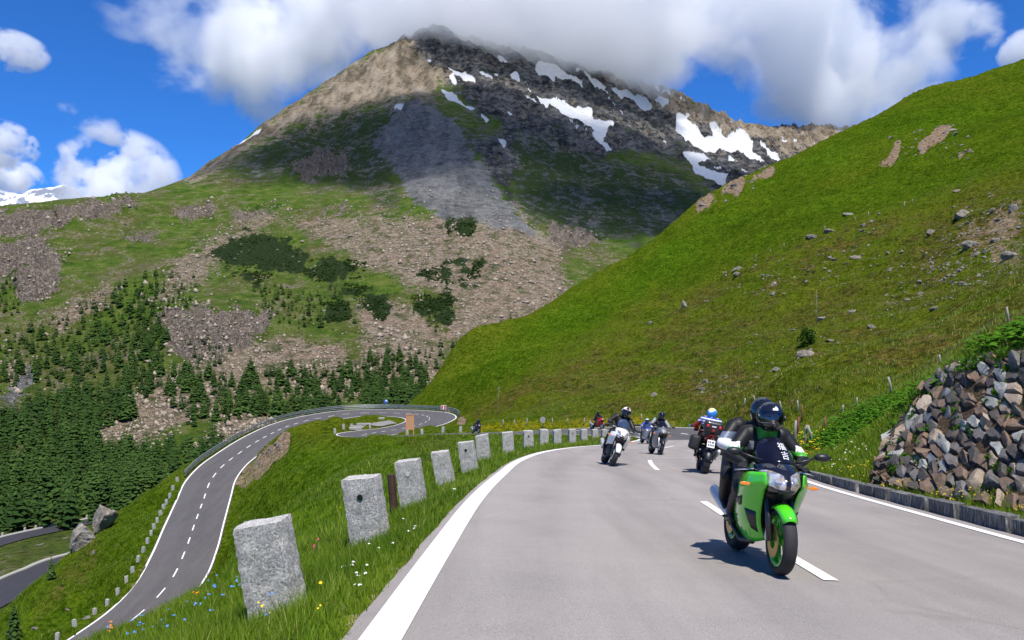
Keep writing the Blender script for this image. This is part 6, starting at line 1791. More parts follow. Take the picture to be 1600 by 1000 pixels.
# 1. green sports motorcycle, rider and pillion, coming towards the viewer
gb = motorcycle('lime green sports motorcycle with twin headlamps riding towards the viewer', M_GREEN, M_GREEN, 'sport', rim=M_GREEN, accent=True, nose=M_GLOSSB)
place_bike(gb, 2.20, 7.50, 180.0, -4.5); gb.scale = (.92,) * 3
_scr = [o for o in gb.children if o.name.startswith('windscreen')][0]
def sticker(body, u0, v0, size):
    """a printed character lying on the curved screen"""
    t = text_mesh(body, 1.0, M_DECAL, _scr, (0, 0, 0), (0, 0, 0), 'sticker', 0.0)
    co = np.empty(len(t.data.vertices) * 3); t.data.vertices.foreach_get('co', co); co = co.reshape(-1, 3)
    def scr(u, v):
        a = (u - .5) * 2
        w_ = np.interp(v, [0, .4, .8, 1], [.185, .185, .15, .10]); yy = np.interp(v, [0, .5, 1], [.64, .50, .37]); zz = np.interp(v, [0, .5, 1], [.955, 1.09, 1.19])
        return np.array([w_ * a, yy - .16 * a * a, zz + .03 * (1 - a * a)]) + np.array([0, .008, .008])
    out = [scr(u0 - q[0] * size / .36, v0 + q[1] * size / .30) for q in co]
    t.data.vertices.foreach_set('co', np.array(out).ravel()); t.data.update()
sticker('福', .37, .56, .095); sticker('吉', .35, .24, .085)
def _lk(l, p):
    if l == 'head' or l == 'neck': return 2
    if l == 'boot': return 4
    if l == 'torso' and p[1] > .02:
        if p[2] > 1.16 and abs(p[0]) < .085 + (p[2] - 1.16) * .2: return 1            # green collar and chest
        if 1.085 < p[2] < 1.165 and .05 < abs(p[0]) < .19: return 3                   # grey chest flashes
        if p[2] < 1.07 and abs(p[0]) < .04: return 1
    if l == 'upper_arm':
        if 1.06 < p[2] < 1.10: return 1
        if 1.10 < p[2] < 1.15 and abs(p[0]) > .27: return 5
    return 0
p1, hd = rider('rider in black leathers with green and grey chest, black helmet, on the green motorcycle', gb, 'sport', look_of([M_LEATHER, M_GREENL, M_SKIN, M_GREYL, M_BOOT, M_WHITEL], _lk), face=True)
h1 = helmet(p1, (hd[0], hd[1] + .012, hd[2] + .012), [M_GLOSSB], 0.06, -0.06, M_VISOR)
def blob_decal(parent, pts, mat, name='emblem'):
    v = [(x, y, z) for x, y, z in pts]; me = pymesh(name, v, [tuple(range(len(v)))])
    return link(name, finish(me, 0, .004), mat, parent)
def on_helm(az, el, k_=1.016):
    az, el = math.radians(az), math.radians(el)
    return (.122 * math.sin(az) * math.cos(el) * k_, .150 * math.cos(az) * math.cos(el) * k_, .142 * math.sin(el) * k_ + .01)
blob_decal(h1, [on_helm(a, e) for a, e in ((-12, 30), (10, 29), (14, 34), (10, 39), (2, 39), (-1, 46), (-8, 46), (-13, 37))][::-1], M_DECAL)
blob_decal(h1, [on_helm(a, e, 1.06) for a, e in ((-6, -30), (6, -30), (6, -25), (2, -22), (-4, -25))], M_DECAL, 'chin_emblem')
def _lk2(l, p):
    if l in ('head', 'neck'): return 0
    if l == 'upper_arm' and p[2] < 1.24: return 3 if p[2] > 1.17 else 1
    if l == 'forearm' and abs(p[0]) > .24: return 1
    if l == 'hand': return 0
    return 0
p2, hd2 = rider('passenger in dark leathers with white elbow sleeve and black helmet, behind the green rider', gb, 'pillion', look_of([M_LEATHER, M_WHITEL, M_BOOT, plain('blue_grey_leather', (0.12, 0.15, 0.22), .45)], _lk2))
helmet(p2, (hd2[0], hd2[1] + .01, hd2[2] + .012), [M_GLOSSB], -0.1, -0.05, M_DVISOR)

# 2. white motorcycle leaning into the bend
wb = motorcycle('white half-faired motorcycle leaning into the bend, rider in black', M_WPAINT, M_WPAINT, 'tour', lamps='triple', screen=M_BSCREEN, low=False, fork=M_DARKM, fender=M_WPAINT)
place_bike(wb, 2.62, 22.9, 182, -21)
bk = look_of([M_LEATHER, M_SKIN, M_BOOT], lambda l, p: 1 if l == 'head' else 2 if l == 'boot' else 0)
p3, hd = rider('rider in black with white, red and black helmet on the white motorcycle', wb, 'tour', bk)
def _st(az, e):
    if e < math.radians(0): return 1
    if abs(az) < .25 and e > .5: return 1
    if .25 <= abs(az) < .42 and e > .5: return 2
    return 0
helmet(p3, (hd[0], hd[1] + .012, hd[2] + .012), [M_WPAINT, M_GLOSSB, M_RPAINT], 0.0, -.02, M_DVISOR, 1.05, _st)

# 3. silver touring motorcycle with side cases
sb = motorcycle('silver touring motorcycle with side cases behind the white one', M_SPAINT, M_SPAINT, 'tour', lamps='single', low=True, fork=M_SILV, fender=M_BLACK, panniers=M_SPAINT)
place_bike(sb, 5.20, 30.2, 184, -11); sb.scale = (.92,) * 3
gk = look_of([M_LEATHER, M_SKIN, M_BOOT, M_GREYL], lambda l, p: 1 if l == 'head' else 2 if l == 'boot' else 3 if (l == 'upper_arm' or (l == 'forearm' and p[2] > 1.1)) else 0)
p4, hd = rider('rider in black and grey with a black helmet on the silver touring motorcycle', sb, 'tour', gk)
helmet(p4, (hd[0], hd[1] + .012, hd[2] + .012), [M_GLOSSB], 0, -.02, M_DVISOR, 1.05)

# 4. blue sports motorcycle at the bend
bb = motorcycle('blue sports motorcycle farthest back at the bend', M_BPAINT, M_BPAINT, 'sport', lamps='twin', screen=M_BSCREEN)
place_bike(bb, 8.02, 50.2, 186, -5); bb.scale = (.96,) * 3
M_BLUEL = plain('blue_leather', (0.03, 0.06, 0.36), .45)
bl_ = look_of([M_BLUEL, M_SKIN, M_BOOT, M_WHITEL, M_LEATHER], lambda l, p: 1 if l == 'head' else 2 if l == 'boot' else 3 if (l == 'upper_arm' and p[2] < 1.13) else 4 if l in ('thigh', 'shin') and p[2] < .8 else 0)
p5, hd = rider('rider in blue and white leathers with a pale blue helmet on the blue motorcycle', bb, 'sport', bl_)
helmet(p5, (hd[0], hd[1] + .012, hd[2] + .012), [plain('pale_blue_paint', (.42, .55, .68), .2, coat=.6), M_BPAINT], 0, -.02, M_DVISOR, 1.06, lambda a, e: 1 if e < 0 else 0)

# 5. red motorcycle riding away, with top case and soft panniers
M_CASE = plain('dark_case', (0.022, 0.020, 0.021), .4, coat=.2)
rb = motorcycle('red motorcycle with black top case and side bags riding away', M_RPAINT, M_RPAINT, 'tour', lamps='twin', panniers=M_SEAT, topcase=M_CASE)
place_bike(rb, 4.66, 20.5, -7, 11); rb.scale = (.95,) * 3
_pl = [o for o in rb.children if o.name.startswith('number_plate')][0]
for zz, xs in ((.04, (-.06, -.02, .03, .06)), (-.035, (-.055, -.015, .025, .06))):      # two rows of characters, too blurred to read
    for x_ in xs: add_box(_pl, 'plate_mark', (.024, .003, .045), (x_, -.006, zz), M_GLOSSB, .003)
M_SHIRTB = plain('blue_shirt', (0.02, 0.06, 0.36), .7, bump=.2); M_SHIRTW = plain('white_stripe', (.72, .74, .76), .7, bump=.2); M_REDL2 = plain('red_sleeve', (.35, .03, .02), .6)
def _lk5(l, p):
    if l == 'head': return 2
    if l == 'boot': return 3
    if l == 'torso' and p[2] > 1.10: return 1 if (p[2] * 14.0) % 1.0 < .42 else 0
    if l == 'upper_arm': return (1 if (p[2] * 14.0) % 1.0 < .42 else 0) if p[2] > 1.27 else 4
    if l == 'forearm': return 4
    return 5
p6, hd = rider('rider in blue and white striped top with a blue and yellow helmet, seen from behind', rb, 'tour', look_of([M_SHIRTB, M_SHIRTW, M_SKIN, M_BOOT, M_REDL2, M_LEATHER], _lk5))
M_HB = plain('helmet_blue', (.03, .22, .60), .2, coat=.6); M_HY = plain('helmet_yellow', (.72, .66, .30), .25, coat=.6)
helmet(p6, (hd[0], hd[1] + .012, hd[2] + .012), [M_HB, M_HY, M_WPAINT], 0, -.03, M_DVISOR, 1.03, lambda a, e: 1 if e > .55 + .25 * math.sin(a * 3) else (2 if e > .38 + .25 * math.sin(a * 3) else 0))

# 6. two more far off on the hillside road
kb_ = motorcycle('black motorcycle far off on the hillside road, beside the hill foot', M_GLOSSB, M_GLOSSB, 'sport', lamps='twin')
place_bike(kb_, -4.2, 95.8, 208, -14); kb_.scale = (1.08,) * 3
p7, hd = rider('small distant rider in black and white on the far black motorcycle', kb_, 'sport', look_of([M_LEATHER, M_SKIN, M_WHITEL], lambda l, p: 1 if l == 'head' else 2 if l in ('shin',) else 0))
helmet(p7, (hd[0], hd[1] + .012, hd[2] + .012), [M_GLOSSB], 0, 0, M_DVISOR, 1.05)
rb2 = motorcycle('red motorcycle partly hidden behind the far bollards, left of the white rider', M_RPAINT, M_RPAINT, 'tour', lamps='single')
place_bike(rb2, 8.1, 79.3, 215, -10)
p8, hd = rider('distant rider in dark clothes on the red motorcycle behind the bollards', rb2, 'tour', bk)
helmet(p8, (hd[0], hd[1] + .012, hd[2] + .012), [M_GLOSSB], 0, 0, M_DVISOR, 1.05)
# ------------------------------------------------------------------ conifers
def needle_mat(name, lo, hi):
    k = NT(name)
    at = k.attr('tint').outputs['Fac']; rd = k.rand(); pz = k.pos()
    n = k.noise(pz, 0.9, 3, 0.6)
    f = k.math('ADD', k.math('MULTIPLY', at, 0.55), k.math('ADD', k.math('MULTIPLY', rd, 0.45), k.math('MULTIPLY', n, 0.3)), clamp=True)
    c = k.mix(f, lo, hi)
    d = k.n('ShaderNodeBsdfDiffuse'); k.set(d.inputs[0], c)
    t = k.n('ShaderNodeBsdfTranslucent'); k.set(t.inputs[0], k.mix(0.5, c, (0.10, 0.16, 0.02)))
    m = k.n('ShaderNodeMixShader'); m.inputs[0].default_value = 0.25
    k.t.links.new(d.outputs[0], m.inputs[1]); k.t.links.new(t.outputs[0], m.inputs[2]); k.t.links.new(m.outputs[0], k.out.inputs['Surface'])
    return k.m
M_NEEDLE = needle_mat('conifer_needles', (0.016, 0.040, 0.013), (0.070, 0.125, 0.030))
M_BARK = plain('bark', (0.10, 0.075, 0.055), 0.9, 0, 0.1, 0.3, 12, bump=0.5)

def conifer(seed, whorls=15, br=9, rad=0.23, leaf=1.0):
    """unit-height crown: whorls of drooping, ragged boughs; returns vertices, faces, tint"""
    r = np.random.default_rng(seed)
    V, F, T = [], [], []
    for w in range(whorls):
        t = (w + r.uniform(0, .6)) / whorls
        z = 0.06 + 0.92 * t
        R = rad * (1 - t) ** 0.75 * (0.55 + 0.45 * min(1, t * 6)) * r.uniform(.85, 1.15) + 0.012
        n = max(4, int(br * (1 - .55 * t)))
        a0 = r.uniform(0, 6.28)
        for b in range(n):
            a = a0 + 6.283 * b / n + r.normal(0, .18); L = R * r.uniform(.70, 1.18); drop = r.uniform(.10, .55) * L
            c_, s_ = math.cos(a), math.sin(a); wd = L * r.uniform(.34, .55) * leaf
            base = len(V); tw = r.uniform(-.5, .5)
            V += [(0.1 * L * c_, 0.1 * L * s_, z + .015), (L * .55 * c_ - wd * s_, L * .55 * s_ + wd * c_, z - drop * .35 - wd * (.35 + tw)), (L * c_, L * s_, z - drop), (L * .55 * c_ + wd * s_, L * .55 * s_ - wd * c_, z - drop * .35 - wd * (.35 - tw)), (L * .58 * c_, L * .58 * s_, z - drop * .25 + .015)]
            F += [(base, base + 1, base + 4), (base + 1, base + 2, base + 4), (base + 2, base + 3, base + 4), (base + 3, base, base + 4)]
            q = r.uniform(0, 1); T += [q * .5, q * .8, min(1, q * .6 + .4), q * .8, q * .7]
    V += [(0, 0, 1.0), (.012, 0, .90), (-.006, .01, .90), (-.006, -.01, .90)]; b = len(V) - 4; F += [(b, b + 1, b + 2), (b, b + 2, b + 3), (b, b + 3, b + 1)]; T += [.8] * 4
    return np.array(V), np.array(F), np.array(T)
def tree_meshes(seed, whorls, br, rad):
    v, f, t = conifer(seed, whorls, br, rad)
    cm = npmesh('crown', v, tris=f); add_attr(cm, 'tint', np.repeat(t[:, None], 4, 1)); cm.materials.append(M_NEEDLE)
    tv, tf = tube_pts([(0, 0, -.03), (0, 0, .3), (0, 0, .93)], [.016, .012, .003], 6)
    tm = pymesh('trunk', tv, tf); tm.materials.append(M_BARK)
    return cm, tm
TREES = [tree_meshes(500 + q, 17, 10, r_) for q, r_ in enumerate((.23, .27, .30, .25, .33, .28))]
LOWTREE = [conifer(700 + q, 8, 6, r_, 1.35) for q, r_ in enumerate((.23, .27, .25, .30))]

def add_tree(x, y, z, h, q, lab, group, name='conifer'):
    t = empty(name, (x, y, z - 0.02 * h)); t.rotation_euler = (0, 0, random.uniform(0, 6.28)); wd_ = random.uniform(.75, 1.35); t.scale = (h * wd_, h * wd_ * random.uniform(.85, 1.15), h)
    tag(t, lab, 'tree', group)
    for nm, me in (('crown', TREES[q % 6][0]), ('trunk', TREES[q % 6][1])):
        o = bpy.data.objects.new(nm, me); COL.objects.link(o); o.parent = t
    return t

WOODS = [  # outline in the photo, share of ground taken, height range, where
    ([(0, 668), (60, 640), (130, 625), (195, 620), (200, 645), (160, 660), (135, 700), (215, 735), (250, 755), (200, 790), (130, 805), (0, 838), (-60, 850), (-60, 680)], 0.95, (11, 17), 'dense wood at the lower left'),
    ([(150, 735), (215, 724), (300, 706), (338, 700), (320, 730), (270, 765), (220, 770), (150, 790)], 0.6, (9, 14), 'wood just behind the guard rail'),
    ([(-60, 540), (60, 520), (130, 480), (200, 448), (240, 440), (250, 500), (222, 560), (200, 600), (60, 596), (-60, 620)], 0.10, (8, 14), 'scattered wood on the left slope'),
    ([(212, 600), (222, 555), (240, 515), (252, 530), (240, 580), (226, 615)], 0.9, (9, 14), 'row of trees beside the cliff'),
    ([(255, 605), (300, 592), (370, 604), (440, 582), (550, 588), (556, 618), (500, 640), (380, 645), (290, 655)], 0.40, (10, 15), 'belt of wood below the rubble slope'),
    ([(560, 606), (592, 566), (612, 560), (660, 580), (664, 604), (640, 625), (575, 632)], 0.6, (9, 14), 'wood left of the grassy spur'),
    ([(655, 550), (700, 552), (760, 528), (800, 508), (812, 520), (740, 560), (690, 592), (670, 590)], 0.30, (6, 10), 'thin wood in the gully behind the spur'),
    ([(400, 455), (470, 462), (545, 474), (545, 500), (470, 505), (420, 490)], 0.30, (6, 10), 'few small trees on the knoll'),
    ([(650, 468), (700, 466), (704, 490), (680, 505), (655, 485)], 0.6, (4, 7), 'patch of small trees on the rubble'),
    ([(0, 450), (20, 440), (40, 460), (20, 490), (0, 490)], 0.35, (6, 9), 'few trees at the left edge'),
    ([(200, 480), (260, 430), (300, 450), (290, 470), (230, 500)], 0.25, (6, 9), 'few trees above the cliff'),
    ([(300, 540), (350, 550), (340, 575), (300, 580)], 0.22, (6, 9), 'few trees on the cliff')]
rt = np.random.default_rng(21)
cu = rt.uniform(-0.68, 0.05, 150000); cv = np.exp(rt.uniform(math.log(300), math.log(1150), 150000))
cxw, cyw = cu * cv, cv
czw = far_h(cxw, cyw)
cpx, cpy = to_px(cxw, cyw, czw)
cand = []
for wi, (poly, dens, hr, where) in enumerate(WOODS):
    m = np.where(poly_sd(cpx, cpy, poly) + 6 * rt.normal(0, 1, len(cpx)) > 0)[0]
    cell = {}
    sp_ = {True: 6.5, False: 9.0}[dens > .55]
    for i in m:
        if rt.random() > dens * 1.0: continue
        key = (int(cxw[i] // sp_), int(cyw[i] // sp_))
        if key in cell: continue
        cell[key] = i
        cand.append((i, wi, rt.uniform(*hr) * rt.choice([0.55, 0.8, 1.0, 1.2])))
cand = [c for c in cand]
# biggest in the picture first, from the closed woods and the open ones alike
def rank(sel): return sorted(sel, key=lambda c: -c[2] / cyw[c[0]] * (1.0 if cpy[c[0]] < 812 else 0.3))
dense_ = rank([c for c in cand if c[1] in (0, 1)]); open_ = rank([c for c in cand if c[1] not in (0, 1)])
single, mass = dense_[:150] + open_[:150], (dense_[150:] + open_[150:])[:2300]
spread = {}
for i, wi, h in single: spread.setdefault(wi, []).append((cpx[i], cpy[i]))
for q, (i, wi, h) in enumerate(single):
    a = np.array(spread[wi]); fx_ = (a[:, 0] < cpx[i]).mean(); fy_ = (a[:, 1] < cpy[i]).mean(); big = h > 12
    lab = '%sconifer in the %s %s of the %s' % ('tall ' if big else 'small ', ('upper' if fy_ < .34 else 'lower' if fy_ > .66 else 'middle'), ('left' if fx_ < .25 else 'centre left' if fx_ < .5 else 'centre right' if fx_ < .75 else 'right'), WOODS[wi][3])
    add_tree(cxw[i], cyw[i], czw[i], h, q, lab, 'conifers on the far valley side')
V, F, T = [], [], []; nb = 0
for q, (i, wi, h) in enumerate(mass):
    v, f, t = LOWTREE[q % 4]; a = rt.uniform(0, 6.28); c_, s_ = math.cos(a), math.sin(a)
    vv = np.column_stack([v[:, 0] * c_ - v[:, 1] * s_, v[:, 0] * s_ + v[:, 1] * c_, v[:, 2]]) * h + np.array([cxw[i], cyw[i], czw[i] - .02 * h])
    V.append(vv); F.append(f + nb); T.append(np.clip(t * .8 + rt.uniform(-.3, .4), 0, 1)); nb += len(v)
wm = npmesh('far_wood', np.vstack(V), tris=np.vstack(F)); add_attr(wm, 'tint', np.repeat(np.concatenate(T)[:, None], 4, 1))
tag(link('far_wood', wm, M_NEEDLE), 'remaining small conifers of the far woods', kind='stuff')
# dwarf pine: low dark cushions on the knoll
V, F, T = [], [], []; nb = 0
for poly in SHRUB:
    m = np.where((poly_sd(cpx, cpy, poly) > -5) & (fbm(cxw / 26, cyw / 40, 3, 71) > -0.04))[0][:220]
    for i in m:
        v, f, t = LOWTREE[i % 4]; a = rt.uniform(0, 6.28); c_, s_ = math.cos(a), math.sin(a); h = rt.uniform(1.6, 3.2)
        vv = np.column_stack([(v[:, 0] * c_ - v[:, 1] * s_) * 2.6, (v[:, 0] * s_ + v[:, 1] * c_) * 2.6, v[:, 2] * .8]) * h + np.array([cxw[i], cyw[i], czw[i] - .4])
        V.append(vv); F.append(f + nb); T.append(np.clip(t * .6, 0, 1)); nb += len(v)
if V:
    sm = npmesh('dwarf_pine', np.vstack(V), tris=np.vstack(F)); add_attr(sm, 'tint', np.repeat(np.concatenate(T)[:, None], 4, 1))
    tag(link('dwarf_pine', sm, M_NEEDLE), 'dark carpets of dwarf pine on the knoll', kind='stuff')

# single trees and bushes nearer by
e = hit(80, 906, 70); add_tree(e[0], e[1], e[2], 38 / FPX * e[1], 3, 'lone small spruce on the grassy bank at the lower left', None, 'spruce')
e = hit(22, 1000, 70); add_tree(e[0], e[1], e[2], 62 / FPX * e[1], 4, 'dark bushy conifer cut by the lower-left picture edge', None, 'spruce')
def leaf_cloud(n, rad, leaf, seed, flat=1.0):
    r = np.random.default_rng(seed); V, F, T = [], [], []
    for q in range(n):
        d = r.normal(0, 1, 3); d /= np.linalg.norm(d); p = d * rad * r.uniform(.35, 1.0) ** .6 * (1 + .25 * math.sin(d[0] * 5 + d[2] * 4)); p[2] = p[2] * flat + rad * flat * .9
        a = r.normal(0, 1, 3); a /= np.linalg.norm(a); b = np.cross(a, r.normal(0, 1, 3)); b /= np.linalg.norm(b); L = leaf * r.uniform(.6, 1.3)
        k0 = len(V); V += [p - a * L, p + b * L * .45, p + a * L, p - b * L * .45]; F.append((k0, k0 + 1, k0 + 2, k0 + 3)); T += [r.uniform(0, 1)] * 4
    return np.array(V), np.array(F), np.array(T)
M_LEAF = needle_mat('bush_leaves', (0.018, 0.05, 0.008), (0.085, 0.17, 0.022))
def bush(px, py, w, h, lab, name='bush', n=900):
    e = hit(px, py, 20); s = w / FPX * e[1] / 2; b = empty(name, tuple(e)); tag(b, lab, 'bush')
    v, f, t = leaf_cloud(n, s, s * .16, int(px), h / w)
    m = npmesh('foliage', v, quads=f); add_attr(m, 'tint', np.repeat(t[:, None], 4, 1)); link('foliage', m, M_LEAF, b)
    for q in range(4): tube('stem', [(0, 0, -.2), (s * .2 * math.cos(q * 1.7), s * .2 * math.sin(q * 1.7), s * h / w), (s * .5 * math.cos(q * 1.7), s * .5 * math.sin(q * 1.7), s * 1.5 * h / w)], [s * .04, s * .03, s * .012], M_BARK, b, 6)
bush(1262, 541, 27, 30, 'small round green bush beside the dark boulder on the slope')
def sapling(px, py, h, lab, seed, lean=0.0):
    e = hit(px, py, 20); H = h / FPX * e[1]; r = np.random.default_rng(seed); b = empty('bare_sapling', tuple(e)); tag(b, lab, 'tree')
    tube('trunk', [(0, 0, -.2), (lean * H * .5, 0, H * .5), (lean * H, 0, H)], [H * .007, H * .005, H * .002], M_WOODG, b, 6)
    for q in range(9):
        t = r.uniform(.3, .95); a = r.uniform(0, 6.28); L = H * .16 * (1.15 - t)
        tube('branch', [(lean * H * t, 0, H * t), (lean * H * t + L * math.cos(a), L * math.sin(a), H * t + L * .6)], [H * .005, H * .002], M_WOODG, b, 5)
sapling(1276, 508, 55, 'thin bare sapling right above the small bush', 3)
sapling(777, 655, 52, 'slender bare sapling low on the spur behind the hillside road', 4, .06)

# ------------------------------------------------------------------ grass
k = NT('grass_blades')
at = k.attr('tint').outputs['Color']; t0, t1, t2 = k.sep(at)
c = k.mix(t0, (0.055, 0.135, 0.005), (0.230, 0.330, 0.020))
c = k.mix(k.math('MULTIPLY', t1, 0.9), c, (0.40, 0.35, 0.12))
df = k.n('ShaderNodeBsdfPrincipled'); k.set(df.inputs['Base Color'], c); df.inputs['Roughness'].default_value = 0.5; df.inputs['Specular IOR Level'].default_value = 0.25
tl = k.n('ShaderNodeBsdfTranslucent'); k.set(tl.inputs[0], k.mix(0.5, c, (0.27, 0.40, 0.015)))
mx = k.n('ShaderNodeMixShader'); mx.inputs[0].default_value = 0.35
k.t.links.new(df.outputs[0], mx.inputs[1]); k.t.links.new(tl.outputs[0], mx.inputs[2]); k.t.links.new(mx.outputs[0], k.out.inputs['Surface'])
M_BLADE = k.m
rg = np.random.default_rng(99)
def blades(name, lab, n, xr, yr, hmin, hmax, w0, cond=None, dry=0.12, lean=0.55, logy=True, tuft=0.0):
    """n bent blades on the ground inside the frame"""
    m = int(n * 6)
    y = np.exp(rg.uniform(math.log(yr[0]), math.log(yr[1]), m)) if logy else rg.uniform(*yr, m)
    x = rg.uniform(xr[0], xr[1], m) if np.isscalar(xr[0]) else xr(m, y)
    if tuft:
        c0 = rg.integers(0, max(1, m // 25), m); x = x[c0] + rg.normal(0, tuft, m); y = y[c0] + rg.normal(0, tuft, m)
    px = 800 + x / y * FPX
    ok = (px > -60) & (px < 1660)
    x, y = x[ok], y[ok]
    rd_ = road_dist(x, y); ok = rd_ > 0.0
    if cond is not None: ok &= cond(x, y, rd_)
    x, y, rd_ = x[ok][:n], y[ok][:n], rd_[ok][:n]
    z = near_fast(x, y)
    n = len(x)
    patchy = 0.65 + 0.7 * fbm(x / 0.9, y / 0.9, 3, 17) + 0.3 * fbm(x / .25, y / .25, 2, 19)
    h = rg.uniform(hmin, hmax, n) * np.clip(patchy, .3, 1.5) * (0.55 + 0.45 * smoothstep(0.0, 0.5, rd_))
    a = rg.uniform(0, 2 * np.pi, n); ln = rg.uniform(0.08, lean, n) * h
    w = w0 * rg.uniform(.7, 1.4, n) * np.clip(y / 9, .8, 6)
    ca, sa = np.cos(a), np.sin(a); b = rg.uniform(0, 2 * np.pi, n); cb, sb = np.cos(b) * w, np.sin(b) * w
    base = np.stack([x, y, z - .02], 1); side = np.stack([cb, sb, np.zeros(n)], 1)
    mid = base + np.stack([ca * ln * .35, sa * ln * .35, h * .58], 1); tip = base + np.stack([ca * ln, sa * ln, h], 1)
    V = np.stack([base - side, base + side, mid + side * .75, mid - side * .75, tip], 1).reshape(-1, 3)
    i = np.arange(n) * 5
    q = np.stack([i, i + 1, i + 2, i + 3], 1); t = np.stack([i + 3, i + 2, i + 4], 1)
    me = npmesh(name, V, q, t)
    tint = np.clip(0.5 + 0.9 * fbm(x / 2.2, y / 2.2, 3, 31) + rg.normal(0, .18, n), 0, 1); dr = (rg.random(n) < dry) * rg.uniform(.4, 1, n)
    col = np.stack([tint, dr, np.zeros(n), np.ones(n)], 1)
    add_attr(me, 'tint', np.repeat(col, 5, 0))
    o = link(name, me, M_BLADE); tag(o, lab, kind='stuff')
    return o
left_edge = lambda x, y, r: (r < 1.0) & (x < 2.0 + np.maximum(0, (y - 18) * .35))
left_side = lambda x, y, r: x < 2.0 + np.maximum(0, (y - 25) * .2)
blades('verge_grass', 'long grass on the bank around the granite bollards', 80000, (-9.5, -.5), (3.6, 13), .10, .36, .0038, lambda x, y, r: (x < -.5) & (x > -0.66 * y - 1.5) & (near_fast(x, y, False) > -0.40 * y - 1), dry=.10, logy=False)
blades('verge_grass', 'grass on the bank beyond the nearest bollards', 60000, (-17, 6), (12, 60), .14, .42, .0034, lambda x, y, r: left_side(x, y, r) & (x > -0.5 * y), dry=.10)
blades('verge_grass', 'short grass and clover along the left asphalt edge', 34000, (-2.4, 7), (3.6, 45), .07, .20, .0042, left_edge, dry=.14, lean=.9)
blades('slope_grass', 'meadow grass on the inner slope', 50000, (-40, 6), (30, 125), .2, .42, .0035, lambda x, y, r: left_side(x, y, r) & (x > -.34 * y), dry=.18, tuft=.5)
blades('verge_grass', 'grass between the right kerb and the stone bank and beyond', 52000, (5, 26), (7, 60), .10, .30, .0032, lambda x, y, r: (x > 4.5) & (r < 9) & (r > .32) & ((near_fast(x, y, False) < -0.075 * y - .25) | (y > 18)), dry=.10)
blades('slope_grass', 'tussock grass on the lower part of the spur', 60000, (4, 110), (32, 190), .22, .50, .0036, lambda x, y, r: (x > .02 * y), dry=.55, tuft=.6)
blades('slope_grass', 'grass on the bank left of the lower road', 26000, (-75, -38), (80, 150), .25, .5, .0036, None, dry=.2, tuft=.5, logy=False)
blades('verge_grass', 'lush grass beside the left end of the stone bank', 30000, (5.5, 11), (9.5, 27), .12, .42, .0034, lambda x, y, r: (r > .32) & (r < 4.5) & ((near_fast(x, y) < -0.085 * y + .02) | (y > 19)), dry=.12, logy=False)
# grass and weeds on top of the stone bank
blades('verge_grass', 'grass hanging over the top of the stone bank', 14000, (6.5, 14), (10, 24), .15, .42, .0035, lambda x, y, r: near_fast(x, y, False) > -0.03 * y + .15, dry=.2, lean=.9)

# broad-leaved weeds along the foot of the slope and between the stones
def leaves(name, lab, spots, size, seed, mat=None):
    r = np.random.default_rng(seed); V, F, T = [], [], []
    for px, py, n, sx, sy, hgt, d0 in spots:
        for q in range(n):
            e = hit(px + r.normal(0, sx), py + r.normal(0, sy), d0, 120, 260)
            if road_dist(e[:1], e[1:2])[0] < .25: continue
            e = e + np.array([0, 0, r.uniform(.02, hgt)])
            a = r.uniform(0, 6.28); L = size * r.uniform(.6, 1.4); d = np.array([math.cos(a), math.sin(a), r.uniform(-.3, .6)]); d /= np.linalg.norm(d); b = np.cross(d, (0, 0, 1)); b /= np.linalg.norm(b)
            k0 = len(V); dn = np.array([0, 0, -.18 * L])
            V += [e - d * L * .5, e - b * L * .33, e + d * L * .1 + np.array([0, 0, .10 * L]), e + b * L * .33, e + d * L * .6 + dn]
            F += [(k0, k0 + 1, k0 + 2), (k0, k0 + 2, k0 + 3), (k0 + 1, k0 + 4, k0 + 2), (k0 + 2, k0 + 4, k0 + 3)]; T += [r.uniform(0, 1)] * 5
    m = npmesh(name, np.array(V), tris=np.array(F)); add_attr(m, 'tint', np.repeat(np.array(T)[:, None], 4, 1))
    tag(link(name, m, mat or M_WEED), lab, kind='stuff')
M_WEED = needle_mat('broad_leaves', (0.030, 0.095, 0.008), (0.095, 0.235, 0.020))
leaves('broad_leaved_weeds', 'patch of broad-leaved weeds right of the green motorcycle', [(1320, 672, 420, 16, 10, .35, 18), (1350, 652, 420, 16, 8, .35, 18), (1385, 636, 300, 16, 7, .3, 18), (1300, 690, 300, 12, 8, .3, 18), (1430, 618, 160, 14, 6, .3, 18), (1275, 690, 120, 10, 6, .3, 20), (1580, 532, 260, 18, 8, .35, 9), (1540, 548, 120, 14, 5, .3, 9)], .20, 5)
r = np.random.default_rng(8); V, F, T = [], [], []
for q in range(95):      # tufts rooted between the stones
    s, t = r.uniform(.02, .98), (r.uniform(.03, .9) if q < 55 else r.uniform(.92, 1.04)); c0 = face_pt(s, t) + np.array([-.05, -.10, .0])
    for b in range(r.integers(14, 40)):
        d = np.array([r.normal(0, .6), r.normal(-.35, .4), r.uniform(.3, 1.0)]); d /= np.linalg.norm(d); L = r.uniform(.06, .20) * (1 if q < 55 else 1.9); sd = np.cross(d, r.normal(0, 1, 3)); sd /= np.linalg.norm(sd); w_ = r.uniform(.006, .022)
        k0 = len(V); o0 = c0 + r.normal(0, .03, 3); V += [o0 - sd * w_ * .5, o0 + sd * w_ * .5, o0 + d * L * .6 + sd * w_, o0 + d * L - np.array([0, 0, L * .2]), o0 + d * L * .6 - sd * w_]; F += [(k0, k0 + 1, k0 + 2), (k0, k0 + 2, k0 + 4), (k0 + 4, k0 + 2, k0 + 3)]; T += [r.uniform(.2, 1)] * 5
